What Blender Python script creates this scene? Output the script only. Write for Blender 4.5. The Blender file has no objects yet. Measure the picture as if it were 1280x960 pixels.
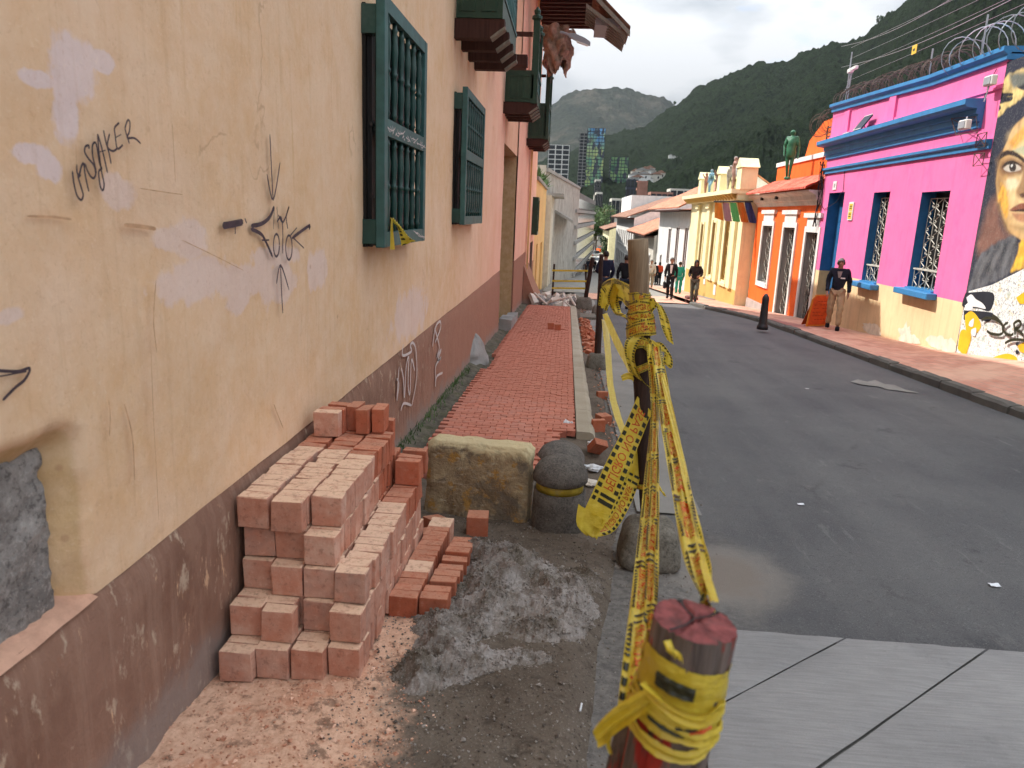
import bpy, bmesh, math, random
from mathutils import Vector, Matrix, noise
random.seed(7)
S = bpy.context.scene
C = bpy.data.collections.new("place"); S.collection.children.link(C)
PI = math.pi

# ------------------------------------------------------------------ camera
FPX, CX, CY, EYE = 930.0, 640.0, 480.0, 1.7
def _n(v): v = Vector(v); return v.normalized()
_up = -_n((470-CX, -(4500-CY), -FPX))
_fw = Vector((712-CX, -(271-CY), -FPX)); _fw = (_fw - _fw.dot(_up)*_up).normalized()
_rt = _fw.cross(_up)
RW = Matrix((_rt, _fw, _up))                 # camera axes -> world
cam = bpy.data.cameras.new("camera"); camo = bpy.data.objects.new("camera", cam); C.objects.link(camo)
camo.matrix_world = Matrix.Translation((0, 0, EYE)) @ RW.to_4x4()
cam.sensor_width = 36; cam.lens = FPX/1280*36; cam.clip_start = 0.05; cam.clip_end = 20000
cam.dof.use_dof = True; cam.dof.focus_distance = 7.0; cam.dof.aperture_fstop = 5.0
S.camera = camo

# ------------------------------------------------------------------ sky, sun, exposure
SUN = _n((-1.0, 0.30, 1.20))
w = bpy.data.worlds.new("World"); S.world = w; w.use_nodes = True
nt = w.node_tree; nt.nodes.clear(); N = nt.nodes.new; L = nt.links.new
out = N('ShaderNodeOutputWorld'); sky = N('ShaderNodeTexSky'); sky.sky_type = 'NISHITA'; sky.sun_disc = False
sky.sun_elevation = math.asin(SUN.z); sky.sun_rotation = math.atan2(SUN.x, SUN.y); sky.altitude = 2600
b1 = N('ShaderNodeBackground'); b1.inputs[1].default_value = 0.12; L(sky.outputs[0], b1.inputs[0])
tc = N('ShaderNodeTexCoord'); sep = N('ShaderNodeSeparateXYZ'); L(tc.outputs['Generated'], sep.inputs[0])
mp = N('ShaderNodeMapping'); mp.inputs['Scale'].default_value = (1, 1, 2.6); L(tc.outputs['Generated'], mp.inputs[0])
n1 = N('ShaderNodeTexNoise'); n1.inputs['Scale'].default_value = 3.2; n1.inputs['Detail'].default_value = 8; n1.inputs['Roughness'].default_value = .58; L(mp.outputs[0], n1.inputs[0])
r1 = N('ShaderNodeValToRGB'); r1.color_ramp.elements[0].position = .30; r1.color_ramp.elements[1].position = .44; L(n1.outputs[0], r1.inputs[0])
n2 = N('ShaderNodeTexNoise'); n2.inputs['Scale'].default_value = 4.6; n2.inputs['Detail'].default_value = 9; L(mp.outputs[0], n2.inputs[0])
r2 = N('ShaderNodeValToRGB'); e = r2.color_ramp.elements
e[0].position = .40; e[0].color = (.34, .40, .47, 1); e[1].position = .64; e[1].color = (.95, .97, 1.0, 1); L(n2.outputs[0], r2.inputs[0])
# cloud strength rises steeper than CIE overcast; unseen zenith brightened to lift shaded walls
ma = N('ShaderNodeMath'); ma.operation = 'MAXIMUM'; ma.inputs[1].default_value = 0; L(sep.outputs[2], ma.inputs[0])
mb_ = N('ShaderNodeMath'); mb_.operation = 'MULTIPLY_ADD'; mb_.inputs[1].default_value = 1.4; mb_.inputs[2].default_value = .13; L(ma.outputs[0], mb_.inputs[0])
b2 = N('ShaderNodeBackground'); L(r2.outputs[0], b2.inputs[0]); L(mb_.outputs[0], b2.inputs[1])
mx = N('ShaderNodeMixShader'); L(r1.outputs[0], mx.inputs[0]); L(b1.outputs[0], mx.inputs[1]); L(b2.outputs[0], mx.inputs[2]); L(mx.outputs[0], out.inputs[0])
sl = bpy.data.lights.new("sun", 'SUN'); sl.energy = 2.5; sl.angle = math.radians(.6); sl.color = (1, .96, .90)
so = bpy.data.objects.new("sun", sl); C.objects.link(so); so.rotation_euler = SUN.to_track_quat('Z', 'Y').to_euler()
vs = S.view_settings; vs.view_transform = 'Standard'; vs.look = 'None'; vs.exposure = 1.28; vs.gamma = 1; vs.use_curve_mapping = False
S.cycles.use_adaptive_sampling = True; S.cycles.adaptive_threshold = .025
S.cycles.max_bounces = 6; S.cycles.diffuse_bounces = 3; S.cycles.glossy_bounces = 2; S.cycles.transparent_max_bounces = 8

# ------------------------------------------------------------------ measuring helpers (points of the photo -> places in the street)
def ray(x, y): return RW @ Vector((x-CX, -(y-CY), -FPX))
EY = Vector((0, 0, EYE))
def RX(x, y, X): d = ray(x, y); return EY + d*(X/d.x)
def RY(x, y, Y): d = ray(x, y); return EY + d*(Y/d.y)
def RZ(x, y, Z): d = ray(x, y); return EY + d*((Z-EYE)/d.z)
_GP = [(-40, 1.84), (22, -1.012), (27, -1.30), (60, -3.3), (112, -6.3), (320, -6.9), (4000, -20), (12000, -20)]
def G(Y):
    for (a, za), (b, zb) in zip(_GP, _GP[1:]):
        if Y <= b: return za+(zb-za)*(Y-a)/(b-a)
    return _GP[-1][1]
def SW(Y):                                    # foot of the right-hand facades
    P = [(-10, 1.75), (8, .12), (11, -.10), (14, -.46), (22, -.98), (29.4, -1.5), (42, -2.2), (60, -3.2), (112, -6.2), (320, -6.8)]
    for (a, za), (b, zb) in zip(P, P[1:]):
        if Y <= b: return za+(zb-za)*(Y-a)/(b-a)
    return P[-1][1]
def RG(x, y, off=0.0):
    d = ray(x, y); lo, hi = 0.0, 1.0
    t = .0005
    while t < 2:
        p = EY+d*t
        if p.z < G(p.y)+off: return p
        t *= 1.004
    return EY+d*t

# ------------------------------------------------------------------ mesh helpers
class MB:
    def __init__(s): s.v = []; s.f = []; s.m = []
    def add(s, vs, fs, mi=0):
        o = len(s.v); s.v += [tuple(v) for v in vs]; s.f += [tuple(i+o for i in f) for f in fs]; s.m += [mi]*len(fs); return s
    def box(s, a, b, mi=0, rz=0, c=None, jit=0, bev=0):
        x0, y0, z0 = a; x1, y1, z1 = b
        if bev:
            vs = []; fs = []
            for sx in (0, 1):
                for sy in (0, 1):
                    for sz in (0, 1):
                        X = (x0, x1)[sx]; Y = (y0, y1)[sy]; Z = (z0, z1)[sz]; dx = bev*(1-2*sx); dy = bev*(1-2*sy); dz = bev*(1-2*sz)
                        vs += [(X, Y+dy, Z+dz), (X+dx, Y, Z+dz), (X+dx, Y+dy, Z)]
            k = lambda sx, sy, sz, a_: (sx*4+sy*2+sz)*3+a_
            for q in (0, 1):
                fs.append([k(q, 0, 0, 0), k(q, 1, 0, 0), k(q, 1, 1, 0), k(q, 0, 1, 0)]); fs.append([k(0, q, 0, 1), k(1, q, 0, 1), k(1, q, 1, 1), k(0, q, 1, 1)]); fs.append([k(0, 0, q, 2), k(1, 0, q, 2), k(1, 1, q, 2), k(0, 1, q, 2)])
                for r in (0, 1):
                    fs.append([k(q, r, 0, 0), k(q, r, 1, 0), k(q, r, 1, 1), k(q, r, 0, 1)]); fs.append([k(q, 0, r, 0), k(q, 1, r, 0), k(q, 1, r, 2), k(q, 0, r, 2)]); fs.append([k(0, q, r, 1), k(1, q, r, 1), k(1, q, r, 2), k(0, q, r, 2)])
                    for t in (0, 1): fs.append([k(q, r, t, 0), k(q, r, t, 1), k(q, r, t, 2)])
            fs = [f for i, f in enumerate(fs)]
        else:
            vs = [(x0, y0, z0), (x1, y0, z0), (x1, y1, z0), (x0, y1, z0), (x0, y0, z1), (x1, y0, z1), (x1, y1, z1), (x0, y1, z1)]
            fs = [(0, 3, 2, 1), (4, 5, 6, 7), (0, 1, 5, 4), (1, 2, 6, 5), (2, 3, 7, 6), (3, 0, 4, 7)]
        if jit: vs = [tuple(q+random.uniform(-jit, jit) for q in v) for v in vs]
        if rz:
            cc = Vector(c) if c else Vector(((x0+x1)/2, (y0+y1)/2, 0)); R = Matrix.Rotation(rz, 3, 'Z')
            vs = [tuple(R@(Vector(v)-cc)+cc) for v in vs]
        return s.add(vs, fs, mi)
    def tube(s, pts, r, n=8, mi=0, cap=True):
        pts = [Vector(p) for p in pts]; rs = r if isinstance(r, (list, tuple)) else [r]*len(pts)
        t0 = (pts[1]-pts[0]).normalized(); u = t0.orthogonal().normalized(); vs = []; fs = []
        for i, p in enumerate(pts):
            t = (pts[min(i+1, len(pts)-1)]-pts[max(i-1, 0)]).normalized()
            u = (u-u.dot(t)*t)
            u = u.normalized() if u.length > 1e-6 else t.orthogonal().normalized()
            v = t.cross(u)
            for k in range(n):
                a = 2*PI*k/n; vs.append(p+(u*math.cos(a)+v*math.sin(a))*rs[i])
        for i in range(len(pts)-1):
            for k in range(n): fs.append((i*n+k, i*n+(k+1) % n, (i+1)*n+(k+1) % n, (i+1)*n+k))
        if cap: fs.append(tuple(range(n-1, -1, -1))); fs.append(tuple((len(pts)-1)*n+k for k in range(n)))
        return s.add(vs, fs, mi)
    def lathe(s, c, prof, n=12, mi=0, sx=1, sy=1):
        pts = []; fs = []; c = Vector(c)
        for (r, z) in prof:
            for k in range(n):
                a = 2*PI*k/n; pts.append(c+Vector((r*math.cos(a)*sx, r*math.sin(a)*sy, z)))
        for i in range(len(prof)-1):
            for k in range(n): fs.append((i*n+k, i*n+(k+1) % n, (i+1)*n+(k+1) % n, (i+1)*n+k))
        fs.append(tuple(range(n-1, -1, -1))); fs.append(tuple((len(prof)-1)*n+k for k in range(n)))
        return s.add(pts, fs, mi)
    def prism(s, poly, off, mi=0):               # polygon (3-D points) pushed along a vector
        n = len(poly); off = Vector(off); a = [Vector(p) for p in poly]; b = [p+off for p in a]
        fs = [tuple(range(n)), tuple(range(2*n-1, n-1, -1))]+[(i, i+n, (i+1) % n+n, (i+1) % n) for i in range(n)]
        return s.add(a+b, fs, mi)
    def grid(s, P, nu, nv, mi=0):                # P(i,j)
        vs = [P(i, j) for i in range(nu) for j in range(nv)]
        fs = [(i*nv+j, (i+1)*nv+j, (i+1)*nv+j+1, i*nv+j+1) for i in range(nu-1) for j in range(nv-1)]
        return s.add(vs, fs, mi)
    def build(s, name, mats, parent=None, smooth=False, loc=None, fix=True):
        me = bpy.data.meshes.new(name); me.from_pydata(s.v, [], s.f)
        for m in (mats if isinstance(mats, (list, tuple)) else [mats]): me.materials.append(m)
        if len(set(s.m)) > 1: me.polygons.foreach_set('material_index', s.m)
        if fix:
            bm = bmesh.new(); bm.from_mesh(me); bmesh.ops.recalc_face_normals(bm, faces=bm.faces); bm.to_mesh(me); bm.free()
        if smooth: me.polygons.foreach_set('use_smooth', [True]*len(me.polygons))
        me.update()
        return link(name, me, parent, loc)
def link(name, me, parent=None, loc=None):
    o = bpy.data.objects.new(name, me); C.objects.link(o)
    if parent is not None:
        o.parent = parent
        o.matrix_parent_inverse = parent_inv(parent)
    if loc is not None: o.location = loc
    return o
def wm(o):
    m = o.matrix_basis.copy(); p = o.parent; q = o
    while p is not None:
        m = p.matrix_basis @ q.matrix_parent_inverse @ m; q = p; p = p.parent
    return m
def parent_inv(p): return wm(p).inverted()
def tag(o, label=None, cat=None, group=None, kind=None):
    if label: o['label'] = label
    if cat: o['category'] = cat
    if group: o['group'] = group
    if kind: o['kind'] = kind
    return o
def thing(name, label, cat, loc=(0, 0, 0), group=None):
    o = bpy.data.objects.new(name, None); C.objects.link(o); o.location = loc; o.empty_display_size = .1
    return tag(o, label, cat, group)
def struct(o): return tag(o, kind='structure')
def stuff(o, label=None, cat=None): return tag(o, label, cat, kind='stuff')
def copy_tree(o, parent=None):
    c = o.copy(); C.objects.link(c)
    if parent is not None: c.parent = parent
    for ch in [x for x in C.objects if x.parent == o]: copy_tree(ch, c)
    return c
def fbm(x, y, z=0, o=4): return noise.fractal(Vector((x, y, z)), 1.0, 2.0, o)
def wallp(x, y, X): return RX(x, y, X)
# ------------------------------------------------------------------ materials
class NT:
    def __init__(s, name):
        s.m = bpy.data.materials.new(name); s.m.use_nodes = True; s.t = s.m.node_tree; s.b = s.t.nodes['Principled BSDF']
        s.geo = s.n('ShaderNodeNewGeometry'); s.pos = s.geo.outputs['Position']
    def n(s, k, **kw):
        o = s.t.nodes.new(k)
        for a, v in kw.items(): setattr(o, a, v)
        return o
    def l(s, a, b): s.t.links.new(a, b)
    def set(s, inp, v):
        if hasattr(v, 'links'): s.l(v, inp)
        else: inp.default_value = v
    def map(s, src, scale=(1, 1, 1), loc=(0, 0, 0), rot=(0, 0, 0)):
        o = s.n('ShaderNodeMapping'); s.l(src, o.inputs[0]); o.inputs['Scale'].default_value = scale; o.inputs['Location'].default_value = loc; o.inputs['Rotation'].default_value = rot
        return o.outputs[0]
    def noise(s, scale, detail=4, rough=.55, src=None, dist=0):
        o = s.n('ShaderNodeTexNoise'); o.inputs['Scale'].default_value = scale; o.inputs['Detail'].default_value = detail
        o.inputs['Roughness'].default_value = rough; o.inputs['Distortion'].default_value = dist; s.l(src or s.pos, o.inputs['Vector']); return o.outputs[0]
    def vor(s, scale, src=None, out='Distance', feature='F1'):
        o = s.n('ShaderNodeTexVoronoi', feature=feature); o.inputs['Scale'].default_value = scale; s.l(src or s.pos, o.inputs['Vector']); return o.outputs[out]
    def ramp(s, src, a, b, ca=(0, 0, 0, 1), cb=(1, 1, 1, 1)):
        o = s.n('ShaderNodeValToRGB'); e = o.color_ramp.elements; e[0].position = a; e[1].position = b; e[0].color = ca; e[1].color = cb; s.l(src, o.inputs[0]); return o.outputs[0]
    def step(s, src, a, b):
        o = s.n('ShaderNodeMapRange', interpolation_type='SMOOTHSTEP'); s.l(src, o.inputs[0]); o.inputs[1].default_value = a; o.inputs[2].default_value = b; return o.outputs[0]
    def math(s, op, a, b=0.0, c=0.0, clamp=False):
        o = s.n('ShaderNodeMath', operation=op, use_clamp=clamp); s.set(o.inputs[0], a); s.set(o.inputs[1], b); s.set(o.inputs[2], c); return o.outputs[0]
    def mix(s, f, a, b, mode='MIX'):
        o = s.n('ShaderNodeMix', data_type='RGBA', blend_type=mode); s.set(o.inputs[0], f)
        s.set(o.inputs[6], a if hasattr(a, 'links') else tuple(a)+(1,)*(4-len(a))); s.set(o.inputs[7], b if hasattr(b, 'links') else tuple(b)+(1,)*(4-len(b))); return o.outputs[2]
    def xyz(s, src=None):
        o = s.n('ShaderNodeSeparateXYZ'); s.l(src or s.pos, o.inputs[0]); return o.outputs
    def obj(s): return s.n('ShaderNodeTexCoord').outputs['Object']
    def rnd(s): return s.n('ShaderNodeObjectInfo').outputs['Random']
    def bump(s, h, strength=.3, dist=.01, prev=None):
        o = s.n('ShaderNodeBump'); o.inputs['Strength'].default_value = strength; o.inputs['Distance'].default_value = dist; s.l(h, o.inputs['Height'])
        if prev is not None: s.l(prev, o.inputs['Normal'])
        return o.outputs[0]
    def done(s, col, rough=.85, normal=None, spec=.3, metal=0):
        s.set(s.b.inputs['Base Color'], col if hasattr(col, 'links') else tuple(col)+(1,)*(4-len(col))); s.set(s.b.inputs['Roughness'], rough)
        s.b.inputs['Specular IOR Level'].default_value = spec; s.b.inputs['Metallic'].default_value = metal
        if normal is not None: s.l(normal, s.b.inputs['Normal'])
        return s.m
def sc(c, k): return tuple(min(1, x*k) for x in c[:3])
def simple(name, col, var=.18, scale=6, rough=.8, bump=.2, bscale=60, bdist=.004, spec=.3, metal=0, dirt=None, objc=False, stretch=(1, 1, 1), streak=0):
    t = NT(name); src = t.obj() if objc else t.pos
    src = t.map(src, stretch)
    c = t.mix(t.ramp(t.noise(scale, 5, .6, src), .3, .7), sc(col, 1-var), sc(col, 1+var))
    if dirt:
        c = t.mix(t.math('MULTIPLY', t.ramp(t.noise(scale*.6+1.3, 6, .7, src), .5, .72), dirt[3] if len(dirt) > 3 else .6), c, dirt[:3])
    if streak:
        c = t.mix(t.math('MULTIPLY', t.ramp(t.noise(1, 6, .65, t.map(t.pos, (7, 7, .55))), .50, .74), streak), c, sc(col, .5)); c = t.mix(t.math('MULTIPLY', t.ramp(t.noise(.8, 7, .7, t.map(t.pos, (1, 1, 1), (8, 3, 2))), .52, .66), streak*.8), c, sc(col, 1.25))
    nrm = t.bump(t.noise(bscale, 4, .6, src), bump, bdist) if bump else None
    return t.done(c, rough, nrm, spec, metal)

M = {}
XREV = -1.27
def plaster_wall():
    t = NT('ochre_plaster'); x, y, z = t.xyz(); nz = t.noise(1.6, 6, .62); nf = t.noise(9, 5, .6)
    streak = t.noise(1.0, 5, .6, t.map(t.pos, (1, 26, 1.6)))
    base = t.mix(t.ramp(nz, .35, .7), (.72, .46, .25), (.79, .55, .36))
    base = t.mix(t.ramp(nf, .35, .8), base, t.mix(.6, base, (.84, .64, .46)))
    pink = t.mix(t.ramp(nz, .35, .7), (.84, .46, .32), (.90, .55, .41))
    yy = t.math('ADD', y, t.math('MULTIPLY', nz, 1.6))
    base = t.mix(t.step(yy, 7.0, 16.0), base, pink)
    # peel marks where newer coats faded (pale lilac cover-up paint): soft-edged blobs at fixed places of the wall
    en = t.math('SUBTRACT', t.noise(7, 5, .6), .5); en2 = t.math('SUBTRACT', t.noise(26, 3, .6), .5)
    mask = None
    for (px, py, rx, ry) in [(92, 85, 30, 48), (128, 78, 18, 13), (50, 100, 24, 11), (82, 130, 16, 55), (38, 192, 30, 14), (62, 210, 18, 20), (150, 240, 24, 22),
                             (300, 352, 34, 26), (350, 352, 20, 30), (300, 372, 16, 20), (398, 338, 12, 26), (245, 350, 45, 30), (238, 300, 22, 28), (205, 300, 16, 14), (515, 392, 20, 30), (345, 322, 30, 16), (12, 395, 20, 12)]:
        c = RX(px, py, -1.27); ry_ = abs(RX(px, py+ry, -1.27).z-c.z); rx_ = abs(RX(px+rx, py, -1.27).y-c.y)
        a = t.math('DIVIDE', t.math('SUBTRACT', y, c.y), rx_); b = t.math('DIVIDE', t.math('SUBTRACT', z, c.z), ry_)
        d = t.math('SQRT', t.math('ADD', t.math('MULTIPLY', a, a), t.math('MULTIPLY', b, b)))
        d = t.math('ADD', t.math('ADD', d, t.math('MULTIPLY', en, 1.9)), t.math('MULTIPLY', en2, .5))
        k = t.math('MULTIPLY', t.step(d, 1.12, .80), 1.0 if py < 215 else .62)
        mask = k if mask is None else t.math('MAXIMUM', mask, k)
    base = t.mix(t.math('MULTIPLY', mask, .85), base, (.76, .62, .60))
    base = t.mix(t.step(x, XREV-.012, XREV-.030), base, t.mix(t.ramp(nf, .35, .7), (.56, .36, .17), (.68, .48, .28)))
    base = t.mix(t.math('MULTIPLY', t.ramp(streak, .55, .78), .30), base, (.50, .30, .15))
    base = t.mix(t.math('MULTIPLY', t.ramp(t.noise(.9, 5, .6, t.map(t.pos, (1, 1.2, 1.0), (3, 5, 1))), .5, .75), .35), base, (.93, .70, .54))
    # hairline cracks and scars
    wob = t.n('ShaderNodeVectorMath', operation='ADD'); t.l(t.pos, wob.inputs[0]); nn = t.n('ShaderNodeTexNoise'); nn.inputs['Scale'].default_value = 2.2; nn.inputs['Detail'].default_value = 5; t.l(t.pos, nn.inputs['Vector']); t.l(nn.outputs['Color'], wob.inputs[1])
    ck = t.vor(.8, wob.outputs[0], feature='DISTANCE_TO_EDGE')
    ckm = t.math('MULTIPLY', t.step(ck, .010, .002), t.step(t.noise(2.0, 3), .56, .64))
    base = t.mix(t.math('MULTIPLY', ckm, .38), base, (.42, .24, .13))
    spots = t.math('MULTIPLY', t.step(t.vor(7), .11, .05), t.step(t.noise(3.1, 2), .52, .6))
    base = t.mix(t.math('MULTIPLY', spots, .45), base, (.45, .25, .14))
    drip = t.step(t.noise(1.0, 4, .7, t.map(t.pos, (1, 9, .55), (0, 2.2, 0))), .62, .74)
    base = t.mix(t.math('MULTIPLY', drip, .32), base, (.62, .36, .13))
    fine = t.noise(60, 6, .7); base = t.mix(t.math('MULTIPLY', t.step(fine, .56, .70), .22), base, (.95, .78, .58)); base = t.mix(t.math('MULTIPLY', t.step(fine, .44, .32), .25), base, (.48, .28, .15))
    h = t.math('ADD', t.noise(14, 8, .65), t.math('ADD', t.math('MULTIPLY', fine, .3), t.math('MULTIPLY', t.noise(1.0, 3, .5, t.map(t.pos, (1, 40, 6))), .3)))
    n1_ = t.bump(h, .5, .010); n2_ = t.bump(t.noise(2.2, 3, .5), .4, .05, n1_)
    return t.done(base, .88, n2_, .2)
M['plaster'] = plaster_wall()
def dado_mat():
    t = NT('brown_dado_paint'); x, y, z = t.xyz(); n = t.noise(2.4, 7, .65); n3 = t.noise(7, 7, .7, t.map(t.pos, (1, 1.6, .8))); vs_ = t.noise(1, 6, .65, t.map(t.pos, (1, 22, 1.2)))
    c = t.mix(t.ramp(n, .35, .68), (.22, .115, .078), (.33, .19, .135))
    c = t.mix(t.math('MULTIPLY', t.ramp(vs_, .5, .75), .45), c, (.46, .30, .22))
    far = t.step(y, 5.0, 9.0); c = t.mix(t.math('MULTIPLY', far, .75), c, (.40, .20, .135))
    c = t.mix(t.math('MULTIPLY', t.step(t.noise(3.1, 8, .72, t.map(t.pos, (1, 1.5, 1), (7, 7, 7))), .52, .60), t.math('MULTIPLY_ADD', far, -.3, .35)), c, (.36, .21, .145)); c = t.mix(t.math('MULTIPLY', t.step(n3, .57, .66), t.math('SUBTRACT', 1.0, t.math('MULTIPLY', far, .9))), c, (.50, .37, .27))
    c = t.mix(t.math('MULTIPLY', t.step(t.noise(5.5, 8, .75, t.map(t.pos, (1, 2.4, .7), (4, 1, 2))), .60, .66), t.math('MULTIPLY_ADD', far, -.8, .8)), c, (.74, .48, .30))
    zz = t.math('ADD', t.math('ADD', z, t.math('MULTIPLY', y, .046)), t.math('MULTIPLY', n, .5))
    c = t.mix(t.math('MULTIPLY', t.step(zz, .52, .38), .55), c, (.30, .27, .25))
    n1_ = t.bump(t.noise(16, 8, .7), .6, .014); n1_ = t.bump(n3, .5, .02, n1_)
    return t.done(c, .9, n1_, .2)
M['dado'] = dado_mat()
def brick_mat(name, red, dust, dustamt, topdust):
    t = NT(name); o = t.obj(); r = t.rnd(); sh = t.n('ShaderNodeVectorMath', operation='ADD'); t.l(o, sh.inputs[0])
    cmb = t.n('ShaderNodeCombineXYZ'); t.l(t.math('MULTIPLY', r, 31.0), cmb.inputs[0]); t.l(t.math('MULTIPLY', r, 17.0), cmb.inputs[1]); t.l(cmb.outputs[0], sh.inputs[1]); v = sh.outputs[0]
    c = t.mix(r, sc(red, .78), sc(red, 1.25)); r2 = t.math('FRACT', t.math('MULTIPLY', r, 7.31)); c = t.mix(t.math('MULTIPLY', t.step(r2, .45, .95), .55), c, (red[0]*.85, red[1]*1.35, red[2]*1.7)); c = t.mix(t.ramp(t.noise(14, 5, .6, v), .35, .7), c, sc(red, 1.12))
    d = t.math('MULTIPLY', t.ramp(t.noise(9, 6, .68, v), .40, .66), t.math('MULTIPLY_ADD', r, .7, .35))
    c = t.mix(t.math('MULTIPLY', d, dustamt, clamp=True), c, dust)
    nz = t.xyz(t.geo.outputs['Normal'])[2]
    top = t.math('MULTIPLY', t.step(nz, .6, .9), t.math('MULTIPLY', t.ramp(t.noise(24, 7, .75, v), .32, .50), topdust))
    c = t.mix(top, c, (.80, .55, .38))
    g = t.step(t.noise(46, 5, .7, v), .66, .72); c = t.mix(t.math('MULTIPLY', g, .5), c, (.14, .07, .05)); f2 = t.noise(34, 6, .75, v); c = t.mix(t.math('MULTIPLY', t.step(f2, .46, .36), .45), c, sc(red, .5)); c = t.mix(t.math('MULTIPLY', t.step(f2, .56, .68), .35), c, sc(dust, 1.15))
    n = t.bump(t.noise(42, 6, .7, v), .6, .006); n = t.bump(t.noise(7, 3, .5, v), .4, .012, n)
    return t.done(c, .92, n, .15)
M['brick_dusty'] = brick_mat('dusty_clay_brick', (.50, .225, .15), (.66, .44, .34), .85, .95)
M['brick_red'] = brick_mat('red_clay_brick', (.42, .120, .062), (.50, .27, .19), .35, .25)
M['brick_pave'] = brick_mat('paving_clay_brick', (.47, .150, .098), (.50, .25, .19), .45, .10)
def pave_far():
    t = NT('paving_brick_mass'); n = t.noise(3, 6, .6); w_ = t.vor(9, t.map(t.pos, (1, 1.6, 1)), out='Color'); s_ = t.n('ShaderNodeSeparateColor'); t.l(w_, s_.inputs[0])
    c = t.mix(s_.outputs[0], (.36, .115, .078), (.55, .205, .145)); c = t.mix(t.math('MULTIPLY', t.ramp(n, .4, .7), .45), c, (.52, .24, .18))
    return t.done(c, .9, t.bump(t.noise(60, 4), .4, .004), .2)
M['pave_far'] = pave_far()
def asphalt():
    t = NT('asphalt'); x, y, z = t.xyz(); n = t.noise(.55, 7, .62); f = t.noise(150, 3, .6); p = t.noise(5, 7, .75, t.map(t.pos, (2.2, .7, 1)))
    c = t.mix(t.ramp(n, .35, .65), (.070, .070, .074), (.128, .125, .122)); c = t.mix(t.math('MULTIPLY', t.ramp(t.noise(1, 5, .6, t.map(t.pos, (1.9, .12, 1), (4, 0, 0))), .45, .62), .35), c, (.145, .142, .138)); c = t.mix(t.math('MULTIPLY', t.step(t.noise(1.1, 6, .7, t.map(t.pos, (1, 1, 1), (31, 7, 0))), .62, .68), .45), c, (.035, .035, .037)); ck_ = t.vor(.42, t.map(t.pos, (1.3, .6, 1)), feature='DISTANCE_TO_EDGE'); c = t.mix(t.math('MULTIPLY', t.math('MULTIPLY', t.step(t.math('ADD', ck_, t.math('MULTIPLY', t.math('SUBTRACT', t.noise(9, 4), .5), .05)), .012, .003), t.step(t.noise(.6, 3), .55, .62)), .3), c, (.035, .034, .033))
    c = t.mix(t.math('MULTIPLY', t.step(f, .60, .70), .7), c, (.24, .235, .23)); c = t.mix(t.math('MULTIPLY', t.step(f, .44, .34), .6), c, (.03, .03, .032))
    c = t.mix(t.math('MULTIPLY', t.step(p, .58, .70), .36), c, (.20, .19, .18)); p2 = t.noise(28, 6, .75); c = t.mix(t.math('MULTIPLY', t.step(p2, .56, .70), .35), c, (.19, .185, .18)); c = t.mix(t.math('MULTIPLY', t.step(p2, .44, .32), .45), c, (.035, .035, .037))
    c = t.mix(t.math('MULTIPLY', t.step(t.noise(2.0, 6, .7, t.map(t.pos, (3.5, .5, 1), (9, 2, 0))), .62, .68), .25), c, (.25, .24, .23))
    # dusty gutter side and the dried puddle
    e_ = t.math('ADD', x, t.math('MULTIPLY', t.noise(1.4, 6, .65), -1.1))
    c = t.mix(t.math('MULTIPLY', t.step(e_, .70, -.05), .7), c, t.mix(t.ramp(t.noise(24, 7, .75), .38, .62), (.10, .09, .08), (.25, .23, .205)))
    cc = RG(905, 716); a = t.math('DIVIDE', t.math('SUBTRACT', x, cc.x), .24); b = t.math('DIVIDE', t.math('SUBTRACT', y, cc.y), .30)
    d = t.math('ADD', t.math('SQRT', t.math('ADD', t.math('MULTIPLY', a, a), t.math('MULTIPLY', b, b))), t.math('MULTIPLY', t.math('SUBTRACT', t.noise(5, 6, .7), .5), 1.3))
    c = t.mix(t.math('MULTIPLY', t.step(d, 1.9, .8), .6), c, (.27, .24, .205)); c = t.mix(t.math('MULTIPLY', t.step(d, 1.1, .6), .7), c, (.19, .155, .125))
    w_ = RG(1120, 488); a = t.math('ABSOLUTE', t.math('SUBTRACT', x, w_.x)); 
    c = t.mix(t.math('MULTIPLY', t.math('MULTIPLY', t.step(t.vor(1.1), .045, .03), t.step(t.noise(6, 3), .5, .6)), .9), c, (.55, .54, .52))
    return t.done(c, t.math('MULTIPLY_ADD', n, .2, .72), t.bump(f, .7, .006, t.bump(n, .2, .03)), .35)
M['asphalt'] = asphalt()
def concrete(name, col, col2, lines=0, rough=.9):
    t = NT(name); n = t.noise(1.7, 7, .65); f = t.noise(160, 3, .6)
    c = t.mix(t.ramp(n, .3, .7), col, col2); c = t.mix(t.math('MULTIPLY', t.step(f, .62, .72), .35), c, sc(col, .45)); c = t.mix(t.math('MULTIPLY', t.step(f, .42, .3), .35), c, sc(col2, 1.3))
    c = t.mix(t.math('MULTIPLY', t.step(t.noise(4, 7, .75), .58, .7), .35), c, sc(col, .6))
    h = f
    if lines:
        br = t.noise(1, 3, .6, t.map(t.pos, (5, 95, 1), rot=(0, 0, .08))); c = t.mix(t.math('MULTIPLY', t.ramp(br, .4, .62), .28), c, sc(col, .55)); h = t.math('ADD', f, t.math('MULTIPLY', br, 1.4))
    return t.done(c, rough, t.bump(h, .5, .005), .3)
M['slab'] = concrete('brushed_concrete', (.235, .230, .228), (.33, .32, .31), 1)
M['joint'] = concrete('dirty_joint_fill', (.08, .075, .068), (.17, .16, .145))
M['gutter'] = concrete('worn_concrete', (.19, .18, .165), (.28, .265, .24))
M['kerb'] = concrete('kerb_concrete', (.34, .29, .21), (.47, .42, .33))
M['kerb_dark'] = concrete('dark_kerb_stone', (.085, .078, .07), (.16, .15, .13))
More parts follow.
